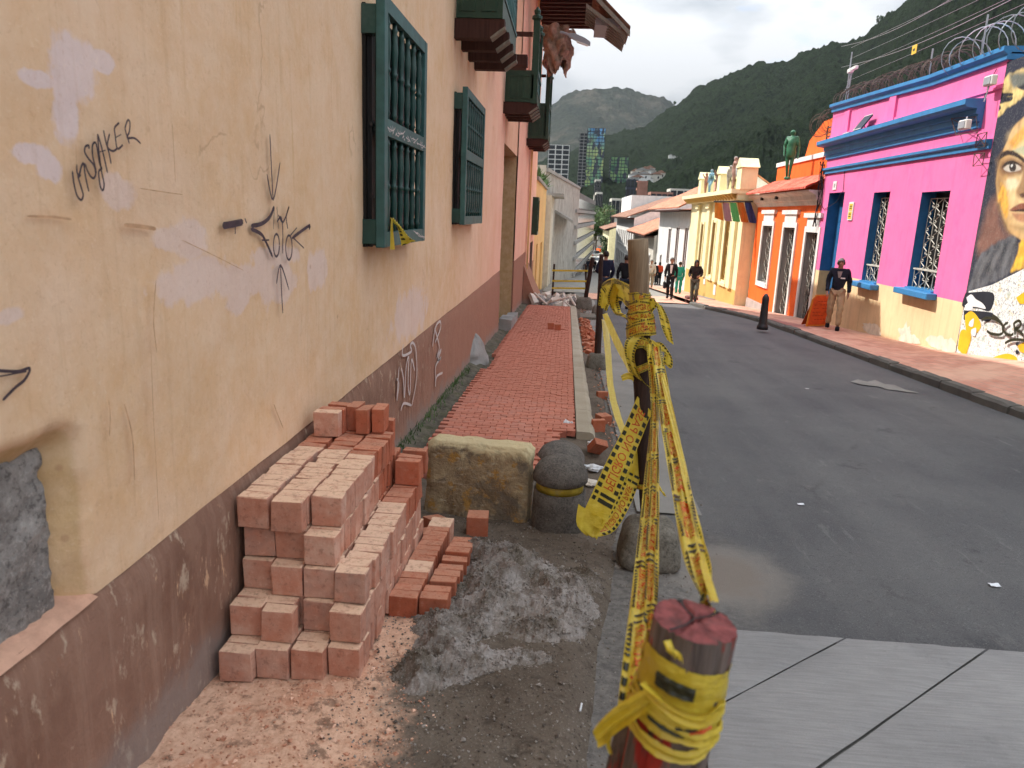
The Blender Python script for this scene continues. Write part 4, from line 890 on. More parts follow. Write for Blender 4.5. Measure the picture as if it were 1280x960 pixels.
# ------------------------------------------------------------------ wooden posts in concrete footings
def footing(x, y, z, w_, d_, h, parent):
    bm = bmesh.new(); bmesh.ops.create_cube(bm, size=2); bmesh.ops.subdivide_edges(bm, edges=bm.edges[:], cuts=6, use_grid_fill=True)
    for v in bm.verts:
        q = Vector(v.co); l = q.length; s_ = 1.0/max(1, ((abs(q.x)**5+abs(q.y)**5+abs(q.z)**5)**.2)); q = q*s_; tz = (q.z+1)/2
        k = 1-.26*tz; v.co = Vector((x+q.x*w_/2*k+.006*fbm(q.x*3, q.y*3, q.z*3), y+q.y*d_/2*k, z+tz*h-.02+.006*fbm(q.x*4, q.y*4, 5)))
    me = bpy.data.meshes.new('concrete_footing'); bmesh.ops.recalc_face_normals(bm, faces=bm.faces); bm.to_mesh(me); bm.free(); me.materials.append(M['block']); me.polygons.foreach_set('use_smooth', [True]*len(me.polygons)); return link('concrete_footing', me, parent)
def post(label, base, top, r0, r1, mat, foot=None, name='wooden_post', mat2=None, split=.55):
    t = thing(name, label, 'post', base); b = Vector(base); e_ = Vector(top); n_ = 26; nr = 16; m = MB(); u = (e_-b).normalized(); a = u.orthogonal().normalized(); c = u.cross(a)
    vs_ = []
    for i in range(n_+1):
        f = i/n_; ctr = b.lerp(e_, f)+a*.012*math.sin(f*5+1)*(1-f); 
        for k in range(nr):
            an = 2*PI*k/nr; r = (r0+(r1-r0)*f)*(1+.07*fbm(math.cos(an)*1.5, math.sin(an)*1.5, f*2.5)+.05*fbm(math.cos(an)*4, math.sin(an)*4, f*1.2)); vs_.append(ctr+(a*math.cos(an)+c*math.sin(an))*r)
    fs = []; mi = []
    for i in range(n_):
        for k in range(nr): fs.append((i*nr+k, i*nr+(k+1) % nr, (i+1)*nr+(k+1) % nr, (i+1)*nr+k)); mi.append(1 if (mat2 and i/n_ < split) else 0)
    fs.append(tuple(n_*nr+k for k in range(nr))); mi.append(0); m.v = [tuple(v) for v in vs_]; m.f = fs; m.m = mi
    o = m.build('timber', [mat, mat2] if mat2 else mat, t); o.data.polygons.foreach_set('use_smooth', [len(f.vertices) == 4 for f in o.data.polygons])
    if foot: footing(b.x, b.y, G(b.y), *foot, t)
    return t
PB = Vector((.55, 3.92, G(3.92)+.02)); PT = RY(797.5, 299, 3.88)
post('tall timber post wound with yellow tape, set in a rounded concrete footing', PB, PT, .040, .052, M['post_pale'], (.37, .36, .26), mat2=M['post_dark'], split=.70)
# footings and posts farther down the gutter
p = RG(748, 462, .02); FB = Vector((.52, 10.8, G(10.8))); FT = RY(757, 356, 10.9)
post('dark thin timber post with tape around its head, behind the tall post', FB, RY(752, 352, 10.9), .05, .045, M['post_dark'], (.34, .34, .25))
b3 = RG(737, 388, .02); post('brown timber post beside the yellow barrier frame', (.56, 21.8, G(21.8)), RY(741, 322, 21.6), .06, .06, M['post_dark'], (.55, .5, .4))
post('thin brown timber post in front of the man in dark blue', (.93, 20.2, G(20.2)), RY(752, 318, 20.2), .06, .055, M['post_dark'], (.4, .4, .3))
m = MB(); m.box((.42, 18.6, G(19)-.1), (.80, 19.3, G(19)+.10), jit=.03); tag(m.build('concrete_block', M['block']), 'loose rectangular concrete block in the gutter below the far posts', 'concrete block')

# near post: split head painted red, wound with tape
NPY = .95
tp = RY(868, 776, NPY); bt = RY(826, 962, NPY); dr = (bt-tp).normalized(); base = tp+dr*((tp.z-G(NPY)-.03)/-dr.z)
t = thing('wooden_post', 'nearest timber post with a split red-painted head and a wrapping of yellow tape', 'post', base)
rN = .0575; u = (tp-base).normalized(); a = u.cross(Vector((0, 1, 0))).normalized(); c = u.cross(a)
m = MB(); nr = 72; n_ = 40; vs_ = []; spl = [-1.35, -2.35, .9, 2.1]
def rad(an, f):
    r = rN*(1+.05*fbm(math.cos(an)*2, math.sin(an)*2, f*2)+.035*fbm(math.cos(an)*9, math.sin(an)*9, f*2.2)-.05*max(0, fbm(math.cos(an)*14, math.sin(an)*14, f*.8)))
    for k_, s_ in enumerate(spl):
        d = abs((an-s_+PI) % (2*PI)-PI); dep = (.22, .13, .2, .2)[k_]*max(0, min(1, (f-(.45, .6, .5, .4)[k_])*3)); r *= 1-dep*max(0, 1-d/.055)
    return r
for i in range(n_+1):
    f = i/n_; ctr = base.lerp(tp, f)
    for k in range(nr): an = 2*PI*k/nr; vs_.append(ctr+(a*math.cos(an)+c*math.sin(an))*rad(an, f))
m.v = [tuple(v) for v in vs_]; m.f = [(i*nr+k, i*nr+(k+1) % nr, (i+1)*nr+(k+1) % nr, (i+1)*nr+k) for i in range(n_) for k in range(nr)]; m.m = [0]*len(m.f); m.build('timber', M['post_red'], t, smooth=True)
m = MB(); rings = 7
def top_pt(i, k):
    q = i/(rings-1); an = 2*PI*k/nr; r = rad(an, 1)*q*.995; p = tp+(a*math.cos(an)+c*math.sin(an))*r+u*(.004*(1-q)+.0025*fbm(math.cos(an)*q*3, math.sin(an)*q*3))
    for k_, s_ in enumerate(spl[:3]):
        d = abs((an-s_+PI) % (2*PI)-PI)*q*rN
        if d < .0045: p = p-u*.012*(1-d/.0045)
    return tuple(p)
m.grid(lambda i, k: top_pt(i, k % nr), rings, nr+1); m.build('split_head', M['cut_red'], t, smooth=True)
m = MB()
for k_, (an0, r0_, r1_) in enumerate([(-1.35, 0, 1.0), (-2.4, .0, .98), (.75, 0, .98)]):
    aa = a*math.cos(an0)+c*math.sin(an0); bb = u.cross(aa); P0 = tp+aa*rN*r0_+u*.0046; P1 = tp+aa*rN*r1_*.97+u*.0012; Mid = P0.lerp(P1, .5)+bb*.005*(-1)**k_+u*.0006
    w_ = .0014; m.add([P0-bb*w_, P0+bb*w_, Mid+bb*w_, Mid-bb*w_, P1+bb*w_*1.5, P1-bb*w_*1.5], [(0, 1, 2, 3), (3, 2, 4, 5)])
m.build('crack', M['void'], t, fix=False)
NEAR_AX = (tp, u, a, c)
# red paint-stained second stake leaning beside it at the bottom edge
sb = RY(775, 965, 1.02); st_t = RY(792, 893, 1.04); dd = (sb-st_t).normalized(); sbase = st_t+dd*((st_t.z-G(1.0))/-dd.z)
post('short stake with red paint leaning against the nearest post', sbase, st_t, .026, .022, M['post_red'])

# ------------------------------------------------------------------ litter
def crumple(label, px, py, off, r, mat, name='litter', grp='white litter', fl=.5, cat='litter'):
    p = RG(px, py, off); bm = bmesh.new(); bmesh.ops.create_icosphere(bm, subdivisions=3, radius=1)
    for v in bm.verts: n_ = v.co.normalized(); k = 1+.5*fbm(n_.x*1.6+px, n_.y*1.6, n_.z*1.6)+.2*fbm(n_.x*5, n_.y*5+py, n_.z*5); v.co = Vector((p.x+n_.x*r*k, p.y+n_.y*r*k*.8, p.z+r*fl*.7+n_.z*r*k*fl))
    me = bpy.data.meshes.new(name); bm.to_mesh(me); bm.free(); me.materials.append(mat); return tag(link(name, me), label, cat, grp)
crumple('crumpled white plastic cup standing by the open end of the paving', 709, 536, .05, .045, M['plastic_white'], fl=1.1); crumple('small white scrap just right of the crumpled cup', 717, 541, .05, .02, M['plastic_white'])
crumple('white plastic bag caught behind the tilted brick', 742, 561, .06, .05, M['plastic_white'], fl=.9); crumple('shiny crushed foil wrapper below the tilted brick', 742, 587, .03, .06, M['plastic_white'], fl=.4); crumple('pale crumpled paper right of the banded bollard', 738, 606, .02, .06, M['rubble_pale'], fl=.35)
crumple('white pebble on the dirt near the bottom tape', 698, 912, .02, .011, M['rubble_pale'], 'pebble', None, .8, 'pebble')
p = RG(725, 889, .035); m = MB(); m.tube([p, p+Vector((.006, .03, .012))], .004, 8); tag(m.build('cigarette_end', M['plastic_white']), 'cigarette end on the dirt left of the tape', 'cigarette end')
for i, (x, y, r, lb_) in enumerate([(1243, 732, .028, 'white and yellow wrapper on the asphalt near the right edge'), (1001, 631, .022, 'small white scrap on the asphalt right of the tapes')]):
    p = RG(x, y, .012); m = MB(); m.grid(lambda a_, b_: (p.x+(a_/4-.5)*r*2, p.y+(b_/4-.5)*r*1.4, p.z+.006+.008*fbm(a_*.8+i, b_*.8)), 5, 5); tag(m.build('paper_scrap', M['plastic_white']), lb_, 'litter')
# ------------------------------------------------------------------ barrier tapes
_dg = None
def text_mesh(s_):
    cu = bpy.data.curves.new('t', 'FONT'); cu.body = s_; cu.resolution_u = 2; ob = bpy.data.objects.new('t', cu); S.collection.objects.link(ob)
    dg = bpy.context.evaluated_depsgraph_get(); me = bpy.data.meshes.new_from_object(ob.evaluated_get(dg)); bm = bmesh.new(); bm.from_mesh(me); bmesh.ops.triangulate(bm, faces=bm.faces)
    bmesh.ops.subdivide_edges(bm, edges=[e_ for e_ in bm.edges if e_.calc_length() > .35], cuts=2); vs_ = [(v.co.x, v.co.y) for v in bm.verts]; fs = [tuple(v.index for v in f.verts) for f in bm.faces]
    bm.free(); bpy.data.objects.remove(ob); bpy.data.curves.remove(cu); bpy.data.meshes.remove(me)
    x0 = min(v[0] for v in vs_); x1 = max(v[0] for v in vs_); y0 = min(v[1] for v in vs_); y1 = max(v[1] for v in vs_); return [((x-x0)/(x1-x0), (y-y0)/(y1-y0)-.5) for x, y in vs_], fs, (x1-x0)/(y1-y0)
TXT = text_mesh("PELIGRO NO PASE")
class Tape:
    """ribbon through (centre, half width vector) stations"""
    def __init__(s, st): 
        s.st = st; s.n = len(st); s.len = [0]
        for a_, b_ in zip(st, st[1:]): s.len.append(s.len[-1]+(b_[0]-a_[0]).length)
    def at(s, d):
        d = max(0, min(s.len[-1]-1e-6, d)); i = 0
        while i < s.n-2 and s.len[i+1] < d: i += 1
        t = (d-s.len[i])/max(1e-6, s.len[i+1]-s.len[i]); g = lambda k: s.st[max(0, min(s.n-1, k))]
        f = lambda a_, b_, c_, e_: .5*((2*b_)+(-a_+c_)*t+(2*a_-5*b_+4*c_-e_)*t*t+(-a_+3*b_-3*c_+e_)*t**3)
        return f(g(i-1)[0], g(i)[0], g(i+1)[0], g(i+2)[0]), f(g(i-1)[1], g(i)[1], g(i+1)[1], g(i+2)[1])
    def pt(s, d, v, off=0, fold=0.0):
        p, w_ = s.at(d); q, _ = s.at(min(s.len[-1], d+.01)); q0, _ = s.at(max(0, d-.01)); t = (q-q0).normalized(); nn = t.cross(w_).normalized() if w_.length > 0 else Vector((0, 0, 1))
        wr = .010*fold*(math.sin(v*7+d*9)+.6*math.sin(v*15-d*6)) if fold else 0
        return p+w_*v+nn*(off+wr)
def tape(label, st, group='yellow hazard tapes', text=True, mirror=False, W_=None, start=0.0, fold=.5, name='barrier_tape', ink=True, period=.62, step=.02, reps=99):
    T = Tape(st); t = thing(name, label, 'barrier tape', st[0][0], group); m = MB(); n_ = max(4, int(T.len[-1]/step)); nv = 9
    vs_ = [T.pt(T.len[-1]*i/n_, -1+2*j/(nv-1), 0, fold) for i in range(n_+1) for j in range(nv)]; m.add(vs_, [(i*nv+j, (i+1)*nv+j, (i+1)*nv+j+1, i*nv+j+1) for i in range(n_) for j in range(nv-1)])
    m.build('plastic_strip', M['tape'], t, smooth=True, fix=False)
    if not ink: return t
    bl, rd = MB(), MB(); offs = (.0016, -.0016)
    def patch(d0, d1, v0, v1, sl_=0):
        a_, b_ = 4, 3
        for of in offs: bl.grid(lambda i, j: T.pt(d0+(d1-d0)*i/a_+sl_*(v0+(v1-v0)*j/b_), v0+(v1-v0)*j/b_, of, fold), a_+1, b_+1)
    d = start; k_ = 0
    while d < T.len[-1]-.02 and k_ < reps:
        L_ = period*.72; q = d
        while q < min(d+L_, T.len[-1]-.02):
            patch(q, q+.018*period/.62*1.3, .56, .92); patch(q, q+.018*period/.62*1.3, -.92, -.56); q += .043*period/.62
        if text and d+L_ <= T.len[-1]:
            for of in offs:
                rd.add([T.pt(d+L_*((1-x) if mirror else x), y*.82, of*1.4, fold) for x, y in TXT[0]], TXT[1])
        for z_ in (0, .035, ): patch(d+L_+.03*period/.62+z_, d+L_+.05*period/.62+z_, -.9, .9)
        d += period; k_ += 1
    if bl.v: bl.build('black_print', M['ink_black'], t, fix=False)
    if rd.v: rd.build('red_lettering', M['ink_red'], t, fix=False)
    return t
def stn(*rows):                               # (px, py, Y, half-width dx, dy[, depth skew])
    o = []
    for r in rows:
        p = RY(r[0], r[1], r[2]); q = RY(r[0]+r[3], r[1]+r[4], r[2]+(r[5] if len(r) > 5 else 0)); o.append((p, q-p))
    return o
tape('wide left strand of taut tape between the nearest post and the tall post', stn((786, 902, 1.0, -16, 3), (797, 820, 1.12, -17, 1), (803, 740, 1.45, -14, 0), (808, 660, 1.95, -9, 0), (813, 590, 2.55, -7, 0), (819, 510, 3.25, -5, 0), (816, 440, 3.80, -5, 0)), start=.03, period=.35, fold=.35)
tape('narrow inner strand of tape lying beside the left strand', stn((800, 880, 1.02, -9, 2, .02), (812, 780, 1.25, -9, 0, .02), (815, 690, 1.7, -8, 0, .02), (818, 600, 2.4, -6, 0), (817, 500, 3.3, -4, 0), (812, 430, 3.82, -4, 0)), start=.05, period=.33, fold=.3)
tape('long right strand of taut tape between the nearest post and the tall post', stn((884, 770, .98, 14, 2), (876, 722, 1.15, -14, 0), (862, 664, 1.45, -14, 0), (850, 604, 1.9, -12, 0), (838, 545, 2.5, -10, 0), (829, 490, 3.15, -8, 0), (819, 432, 3.85, -7, 0)), start=.02, period=.42, fold=.45)
tape('glossy folded edge of the right strand with pale highlight', stn((893, 752, 1.0, 5, 1, .02), (873, 670, 1.42, 5, 0, .02), (858, 602, 1.9, 4, 0, .02), (842, 530, 2.6, 4, 0), (824, 450, 3.7, 3, 0)), ink=False, fold=.2)
tape('wide loose loop of tape with red lettering hanging left of the tall post', stn((806, 505, 3.86, 9, 10), (789, 545, 3.84, 11, 7), (771, 585, 3.80, 13, 8), (754, 625, 3.78, 14, 8), (739, 655, 3.76, 13, 8)), mirror=True, start=.05, period=.62, fold=.15, reps=1)
tape('crumpled lower end of the hanging loop', stn((739, 640, 3.765, 16, 10), (733, 662, 3.76, 12, 6, .02), (741, 671, 3.77, 6, 2), (748, 655, 3.79, 4, 3)), ink=False, fold=.5)
tape('return side of the hanging loop curling back up to the tall post', stn((741, 664, 3.80, 8, 7), (762, 655, 3.84, 7, 8), (780, 625, 3.88, 8, 6), (793, 590, 3.9, 8, 4), (800, 555, 3.9, 7, 3)), start=.04, period=.42, fold=.25)
tape('thin sagging tape from the far dark post to the lettered loop', stn((756, 400, 10.6, 4, 1), (760, 440, 8.6, 4, 1), (763, 480, 6.6, 4, 1), (772, 520, 5.2, 5, 2), (783, 548, 4.2, 5, 3)), ink=False, fold=.2, step=.08)
tape('thin tape running from the far dark post to the middle of the tall post', stn((756, 392, 10.6, 3, -1), (770, 425, 8.0, 4, -2), (784, 452, 5.8, 4, -2), (800, 480, 4.1, 6, -3)), ink=False, fold=.2, step=.08)
# windings round the tall post
def winding(label, cen, axis, r, turns, name='tape_winding', half=.016, parent=None, seed=0, ink=True, group='tape windings', nper=26, wob=.3):
    t = thing(name, label, 'barrier tape', cen[0], group); random.seed(seed); ax = Vector(axis).normalized(); a_ = ax.orthogonal().normalized(); c_ = ax.cross(a_)
    m = MB(); k = MB(); rd = MB()
    for ti, ce in enumerate(cen):
        ce = Vector(ce); tl = random.uniform(-wob, wob); tl2 = random.uniform(-wob, wob); rr = r+.0035*ti+.003; h = half*random.uniform(.7, 1.25)
        def P(i, j, o=0): 
            an = 2*PI*i/nper; z = (j-.5)*2*h+rr*(math.cos(an)*tl+math.sin(an)*tl2)+.004*math.sin(an*3+seed); q = rr+.003*math.sin(an*5+j*4+ti)+.002*math.sin(an*11+j*2)+o; return ce+(a_*math.cos(an)+c_*math.sin(an))*q+ax*z
        m.grid(lambda i, j: P(i, j/3), nper+1, 4)
        if ink:
            for i in range(nper*2):
                for v0 in (.08, .80): k.grid(lambda u_, v_: P(i*.5+u_*.3, v0+v_*.12, .0018), 2, 2)
            ph = random.uniform(0, nper); rd.add([P(ph+nper*.62*x_, .5+y_*.42, .0022) for x_, y_ in TXT[0]], TXT[1])
    m.build('plastic_strip', M['tape'], t, smooth=True, fix=False)
    if k.v: k.build('black_print', M['ink_black'], t, fix=False)
    if rd.v: rd.build('red_print', M['ink_red'], t, fix=False)
    return t
pax = PT-PB
def onp(py): return PB.lerp(PT, (610-py)/(610-299)*1.0*.0+((RY(800, py, 3.9).z-PB.z)/(PT.z-PB.z)))
winding('tape wound tightly round the middle of the tall post', [onp(q) for q in (372, 378, 385, 392, 399, 406, 413)], pax, .050, 7, half=.030, seed=3)
winding('loose dark turns of tape below the tight winding on the tall post', [onp(q) for q in (424, 440, 455)], pax, .052, 3, half=.022, seed=8, wob=1.1)
winding('single narrow turn of tape low on the tall post', [onp(518)], pax, .044, 1, half=.007, seed=5, ink=False, wob=.05)
winding('knotted turns of tape near the foot of the tall post', [onp(606), onp(612)], pax, .046, 2, half=.012, seed=9, wob=.6)
tape('loop of tape flapping out to the right from the tight winding', stn((812, 385, 3.86, 3, 5), (820, 377, 3.84, 5, 5), (828, 392, 3.83, 6, 4), (833, 412, 3.82, 6, 3), (838, 428, 3.82, 4, 3)), period=.2, fold=.3, step=.01, text=False)
tape('second lower loop of tape twisting beside the tall post', stn((815, 425, 3.85, 5, 3), (824, 434, 3.83, 5, -4), (835, 444, 3.82, 5, 4), (833, 456, 3.82, 6, 4), (824, 448, 3.83, 5, 4)), period=.2, fold=.3, step=.01, text=False)
tape('tape end tied below, sticking out left of the tall post', stn((800, 418, 3.84, 7, 0), (790, 428, 3.82, 8, 2), (787, 445, 3.82, 6, 3), (795, 468, 3.84, 7, 5), (810, 482, 3.86, 6, 5)), period=.2, fold=.3, step=.01, text=False)
tape('short yellow tail poking out left at the upper tape crossing', stn((792, 472, 3.86, 1, 5), (784, 470, 3.84, 1, 4), (777, 473, 3.83, 1, 3)), ink=False, step=.01)
tape('limp loop of tape draped between the tall post and the dark post', stn((790, 372, 3.95, 0, 14), (780, 366, 4.2, 2, 15), (769, 362, 4.5, 4, 14), (758, 368, 4.8, 5, 12), (753, 385, 4.9, 5, 4)), period=.3, fold=.6, step=.015, text=False)
tape('hanging tail of the limp loop beside the dark post', stn((771, 356, 4.4, 6, 3), (766, 375, 4.5, 7, 3), (772, 392, 4.4, 6, 2), (783, 396, 4.2, 4, 4)), period=.3, fold=.6, step=.015, text=False)
tape('little tail of tape sticking right near the foot of the tall post', stn((812, 600, 3.86, 1, 5), (822, 607, 3.84, 2, 5), (831, 620, 3.83, 2, 1)), ink=False, step=.01)
# window tape
tape('strip of tape tied to the bottom of the near green window grille', stn((489, 272, 4.72, 2, 0), (497, 281, 4.8, 5, 3), (505, 291, 4.85, 7, 5), (511, 304, 4.9, 9, -3)), period=.28, fold=.4, step=.01, text=False, group='tape ends on the window')
tape('thin tape tail hanging over the frame of the near window grille', stn((490, 273, 4.70, 1, 0), (490, 290, 4.66, 2, 0), (491, 312, 4.64, 3, 0)), ink=False, step=.02, group='tape ends on the window')
# windings of the near post
tp_, u_, a_, c_ = NEAR_AX
t = thing('tape_winding', 'broad tape with a black block wrapped round the nearest post', 'barrier tape', tp_-u_*.12, 'tape windings')
def band(m, z0, z1, rr, tilt, wav, a0=0, a1=2*PI, off=0, n_=64, nv=9):
    def P(i, j):
        an = a0+(a1-a0)*i/n_; f = j/(nv-1); z = z0+(z1-z0)*f+tilt*math.cos(an-.9)+wav*.5*math.sin(an*2+1)
        q = rr+off+wav*.10*math.sin(an*7+f*3)+wav*.22*math.sin(f*9+an*1.3)+.0008*math.sin(an*23+f*5); return tp_+(a_*math.cos(an)+c_*math.sin(an))*q+u_*z
    m.grid(P, n_+1, nv)
m = MB(); band(m, -.108, -.045, .0605, .006, .006); band(m, -.135, -.100, .063, -.012, .010); band(m, -.150, -.128, .065, .010, .012); band(m, -.168, -.150, .064, -.008, .012); m.build('plastic_strip', M['tape'], t, smooth=True, fix=False)
# which way is the camera side
tocam = (EY-tp_).normalized(); A0 = math.atan2(tocam.dot(c_), tocam.dot(a_))
m = MB(); band(m, -.086, -.066, .0620, .006, .006, A0-.55, A0+.35, .0012, 16, 5); m.build('black_block', M['ink_black'], t, fix=False)
m = MB(); band(m, -.106, -.100, .0620, .006, .006, A0-.4, A0-.05, .0016, 10, 3); band(m, -.118, -.112, .064, -.012, .010, A0+.4, A0+.9, .0016, 10, 3); m.build('red_print', M['ink_red'], t, fix=False)
m = MB(); band(m, -.114, -.110, .0640, -.012, .010, A0+.1, A0+.55, .0014, 10, 3); band(m, -.140, -.135, .066, .010, .012, A0-.5, A0+.3, .0014, 10, 3); m.build('black_print', M['ink_black'], t, fix=False)
tape('torn end of tape sticking out left of the nearest post winding', stn((812, 872, .90, -2, 12), (790, 886, .90, -1, 14), (768, 900, .905, 2, 13), (752, 915, .91, 4, 11), (744, 922, .91, 3, 8)), ink=False, fold=.5, step=.008)
tape('narrow shred of tape dangling from the torn end', stn((762, 915, .905, 3, 2), (760, 930, .905, 3, 0), (764, 942, .905, 2, 0)), ink=False, fold=.3, step=.006)
tape('flap of tape crossing the front of the nearest post', stn((806, 862, .885, 4, 9), (830, 884, .870, 1, 9), (858, 900, .870, -1, 9), (884, 902, .885, -3, 9), (900, 885, .91, -5, 8)), ink=False, fold=.4, step=.008)
tape('small crumpled knot of tape above the winding on the nearest post', stn((835, 806, .890, 2, 6), (842, 815, .876, 6, 5), (848, 824, .876, 5, 4)), ink=False, fold=.4, step=.005)
# ------------------------------------------------------------------ RIGHT SIDE
def YP(px, py=300, X=7.0): return RX(px, py, X).y
def ZP(px, py, X=7.0): return RX(px, py, X).z
def facade(parent, X, y0, y1, zb, zt, ops, mats, name='wall', thick=.3, dado=None, side=1, back=6):
    """street wall with real openings. side=1: faces -X. ops: (ya, yb, za, zb, depth)"""
    m = MB(); s_ = side; ys = sorted({y0, y1, *[o[0] for o in ops], *[o[1] for o in ops]}); zs = sorted({zb, zt, *[max(zb, o[2]) for o in ops], *[o[3] for o in ops], *([dado] if dado else [])})
    for a, b in zip(ys, ys[1:]):
        for c_, d in zip(zs, zs[1:]):
            my, mz = (a+b)/2, (c_+d)/2
            if any(o[0] < my < o[1] and o[2] < mz < o[3] for o in ops): continue
            m.add([(X, a, c_), (X, b, c_), (X, b, d), (X, a, d)], [(0, 1, 2, 3)], 1 if dado and mz < dado else 0)
    for (a, b, c_, d, dep) in ops:
        Xb = X+dep*s_; c2 = max(zb, c_)
        m.add([(X, a, c2), (Xb, a, c2), (Xb, a, d), (X, a, d)], [(0, 1, 2, 3)], 2); m.add([(X, b, c2), (Xb, b, c2), (Xb, b, d), (X, b, d)], [(0, 1, 2, 3)], 2)
        m.add([(X, a, d), (Xb, a, d), (Xb, b, d), (X, b, d)], [(0, 1, 2, 3)], 2); m.add([(X, a, c2), (Xb, a, c2), (Xb, b, c2), (X, b, c2)], [(0, 1, 2, 3)], 2)
    Xe = X+back*s_
    m.add([(X, y0, zb), (Xe, y0, zb), (Xe, y0, zt), (X, y0, zt), (X, y1, zb), (Xe, y1, zb), (Xe, y1, zt), (X, y1, zt)], [(0, 1, 2, 3), (4, 5, 6, 7), (3, 2, 6, 7), (1, 2, 6, 5)], 0)
    o = m.build(name, mats, parent, fix=False); return o
def child(name, parent, loc=None):
    o = bpy.data.objects.new(name, None); C.objects.link(o); o.location = loc or parent.location; o.empty_display_size = .1; o.parent = parent; o.matrix_parent_inverse = parent_inv(parent); return o
def pbox(parent, name, a, b, mat, **k): m = MB(); m.box(a, b, **k); return m.build(name, mat, parent)
M['iron_pale'] = simple('pale_painted_ironwork', (.50, .47, .40), .25, 9, .6, 0)
def scrolls(parent, X, y0, y1, z0, z1, ny, nz, mat, r=.008, name='ironwork'):
    m = MB(); dy, dz = (y1-y0)/ny, (z1-z0)/nz
    for i in range(ny):
        for j in range(nz):
            cy_, cz_ = y0+dy*(i+.5), z0+dz*(j+.5); sg = 1 if (i+j) % 2 else -1
            pts = [(X, cy_+sg*(.42*dy*math.sin(a)*(1-.1*a)), cz_+dz*.48*math.cos(a*.5)*(1 if a < 3.2 else .8)) for a in [q*.7 for q in range(10)]]; m.tube(pts, r, 4, cap=False)
    for i in range(ny+1): m.tube([(X+.01, y0+dy*i, z0), (X+.01, y0+dy*i, z1)], r*.9, 4)
    for z in (z0, z1): m.tube([(X+.01, y0, z), (X+.01, y1, z)], r*1.2, 4)
    return m.build(name, mat, parent)

# --- pink building
FX = 7.0
pk = thing('pink_house', 'bright pink house with blue cornices, cream base and a painted mural', 'house', (FX, 18, SW(18)))
yF, yM, yN = 22.0, 13.62, 2.0
BZp = .47
w2a, w2b = YP(1178, 300), YP(1143, 300); w1a, w1b = YP(1104, 300), YP(1084, 300); da, db = YP(1048, 300), YP(1029, 300)
ops = [(w2a, w2b, .50, 2.42, .30), (w1a, w1b, .42, 2.48, .30), (da, db, -1.4, 2.55, .34)]
facade(pk, FX, yM, yF, -1.8, 4.55, ops, [M['pink'], M['cream'], M['blue_dk']], 'wall', dado=BZp)
facade(pk, FX-.004, yN, yM, -1.2, 4.42, [], [M['navy'], M['navy'], M['navy']], 'mural_wall')
for (a, b, z0, z1, nm) in [(w2a, w2b, .50, 2.42, 0), (w1a, w1b, .42, 2.48, 1)]:
    wn = child('window', pk, (FX, (a+b)/2, z0)); pbox(wn, 'pane', (FX+.285, a, z0), (FX+.30, b, z1), M['void'])
    scrolls(wn, FX+.17, a+.03, b-.03, z0+.42, z1-.12, 4, 9, M['iron_pale'], .010); scrolls(wn, FX+.08, a+.03, b-.03, z0+.04, z0+.40, 4, 2, M['iron_pale'], .010, 'lower_ironwork')
    pbox(wn, 'grille_rail', (FX+.06, a+.01, z0+.40), (FX+.14, b-.01, z0+.43), M['iron_pale'])
    m = MB(); e0, e1 = a-.16, b+.16
    m.prism([(FX-.20, e0, z0-.07), (FX-.20, e0, z0-.0), (FX+.0, e0+.0, z0+.09), (FX+.28, e0+.2, z0+.09), (FX+.28, e0+.2, z0-.10), (FX-.02, e0, z0-.12)], (0, e1-e0, 0)) if False else m.box((FX-.20, e0, z0-.10), (FX+.0-.002, e1, z0+.02), bev=.012)
    m.box((FX-.05, a+.004, z0+.0), (FX+.28, b-.004, z0+.05)); m.build('sill', M['blue'], wn)
dr_ = child('door', pk, (FX, (da+db)/2, SW(21))); pbox(dr_, 'leaf', (FX+.30, da, -1.4), (FX+.34, db, 2.55), M['blue_dk'])
pbox(dr_, 'jamb_base', (FX+.001, db-.012, -1.4), (FX+.30, db+.01, BZp), M['tan'])
# cornices
def cornice(y0, y1, z0, z1, prof, mat, name='cornice', parent=pk):
    m = MB(); n_ = len(prof); vs_ = [(FX+px, y0, z0+pz) for px, pz in prof]+[(FX+px, y1, z1+pz) for px, pz in prof]; m.add(vs_, [(i, (i+1) % n_, (i+1) % n_+n_, i+n_) for i in range(n_)]+[tuple(range(n_)), tuple(range(2*n_-1, n_-1, -1))]); return m.build(name, mat, parent)
yC = YP(1232, 130)
cornice(yC, yF+.02, ZP(1232, 130)-.02, ZP(1232, 130)-.02, [(.02, .12), (-.34, .10), (-.34, .01), (-.30, -.03), (-.13, -.05), (-.13, -.13), (-.09, -.15), (-.09, -.25), (-.05, -.27), (-.05, -.36), (.02, -.38)], M['blue'])
zl = ZP(1150, 192); cornice(yM+.03, yF+.01, zl, zl, [(.02, .04), (-.10, .03), (-.10, -.02), (-.05, -.05), (-.05, -.12), (.02, -.13)], M['blue'], 'moulding')
p1, p2, p3 = RX(1046, 134, FX), RX(1168, 100, FX), RX(1256, 68, FX)
tops = [(yF, p1.z), (p2.y+.02, p2.z), (p3.y-.2, p3.z)]
m = MB()
for (ya, za), (yb, zb_) in zip(tops, tops[1:]): m.add([(FX, ya, 4.54), (FX, yb, 4.54), (FX, yb, zb_), (FX, ya, za), (FX+.3, ya, 4.54), (FX+.3, yb, 4.54), (FX+.3, yb, zb_), (FX+.3, ya, za)], [(0, 1, 2, 3), (4, 5, 6, 7), (3, 2, 6, 7), (0, 4, 7, 3), (1, 5, 6, 2)])
m.build('parapet', M['pink'], pk)
for (ya, za), (yb, zb_) in zip(tops, tops[1:]): cornice(yb, ya, zb_, za, [(.32, .10), (-.13, .09), (-.13, .02), (-.06, -.03), (-.06, -.11), (.30, -.12)], M['blue'], 'coping')
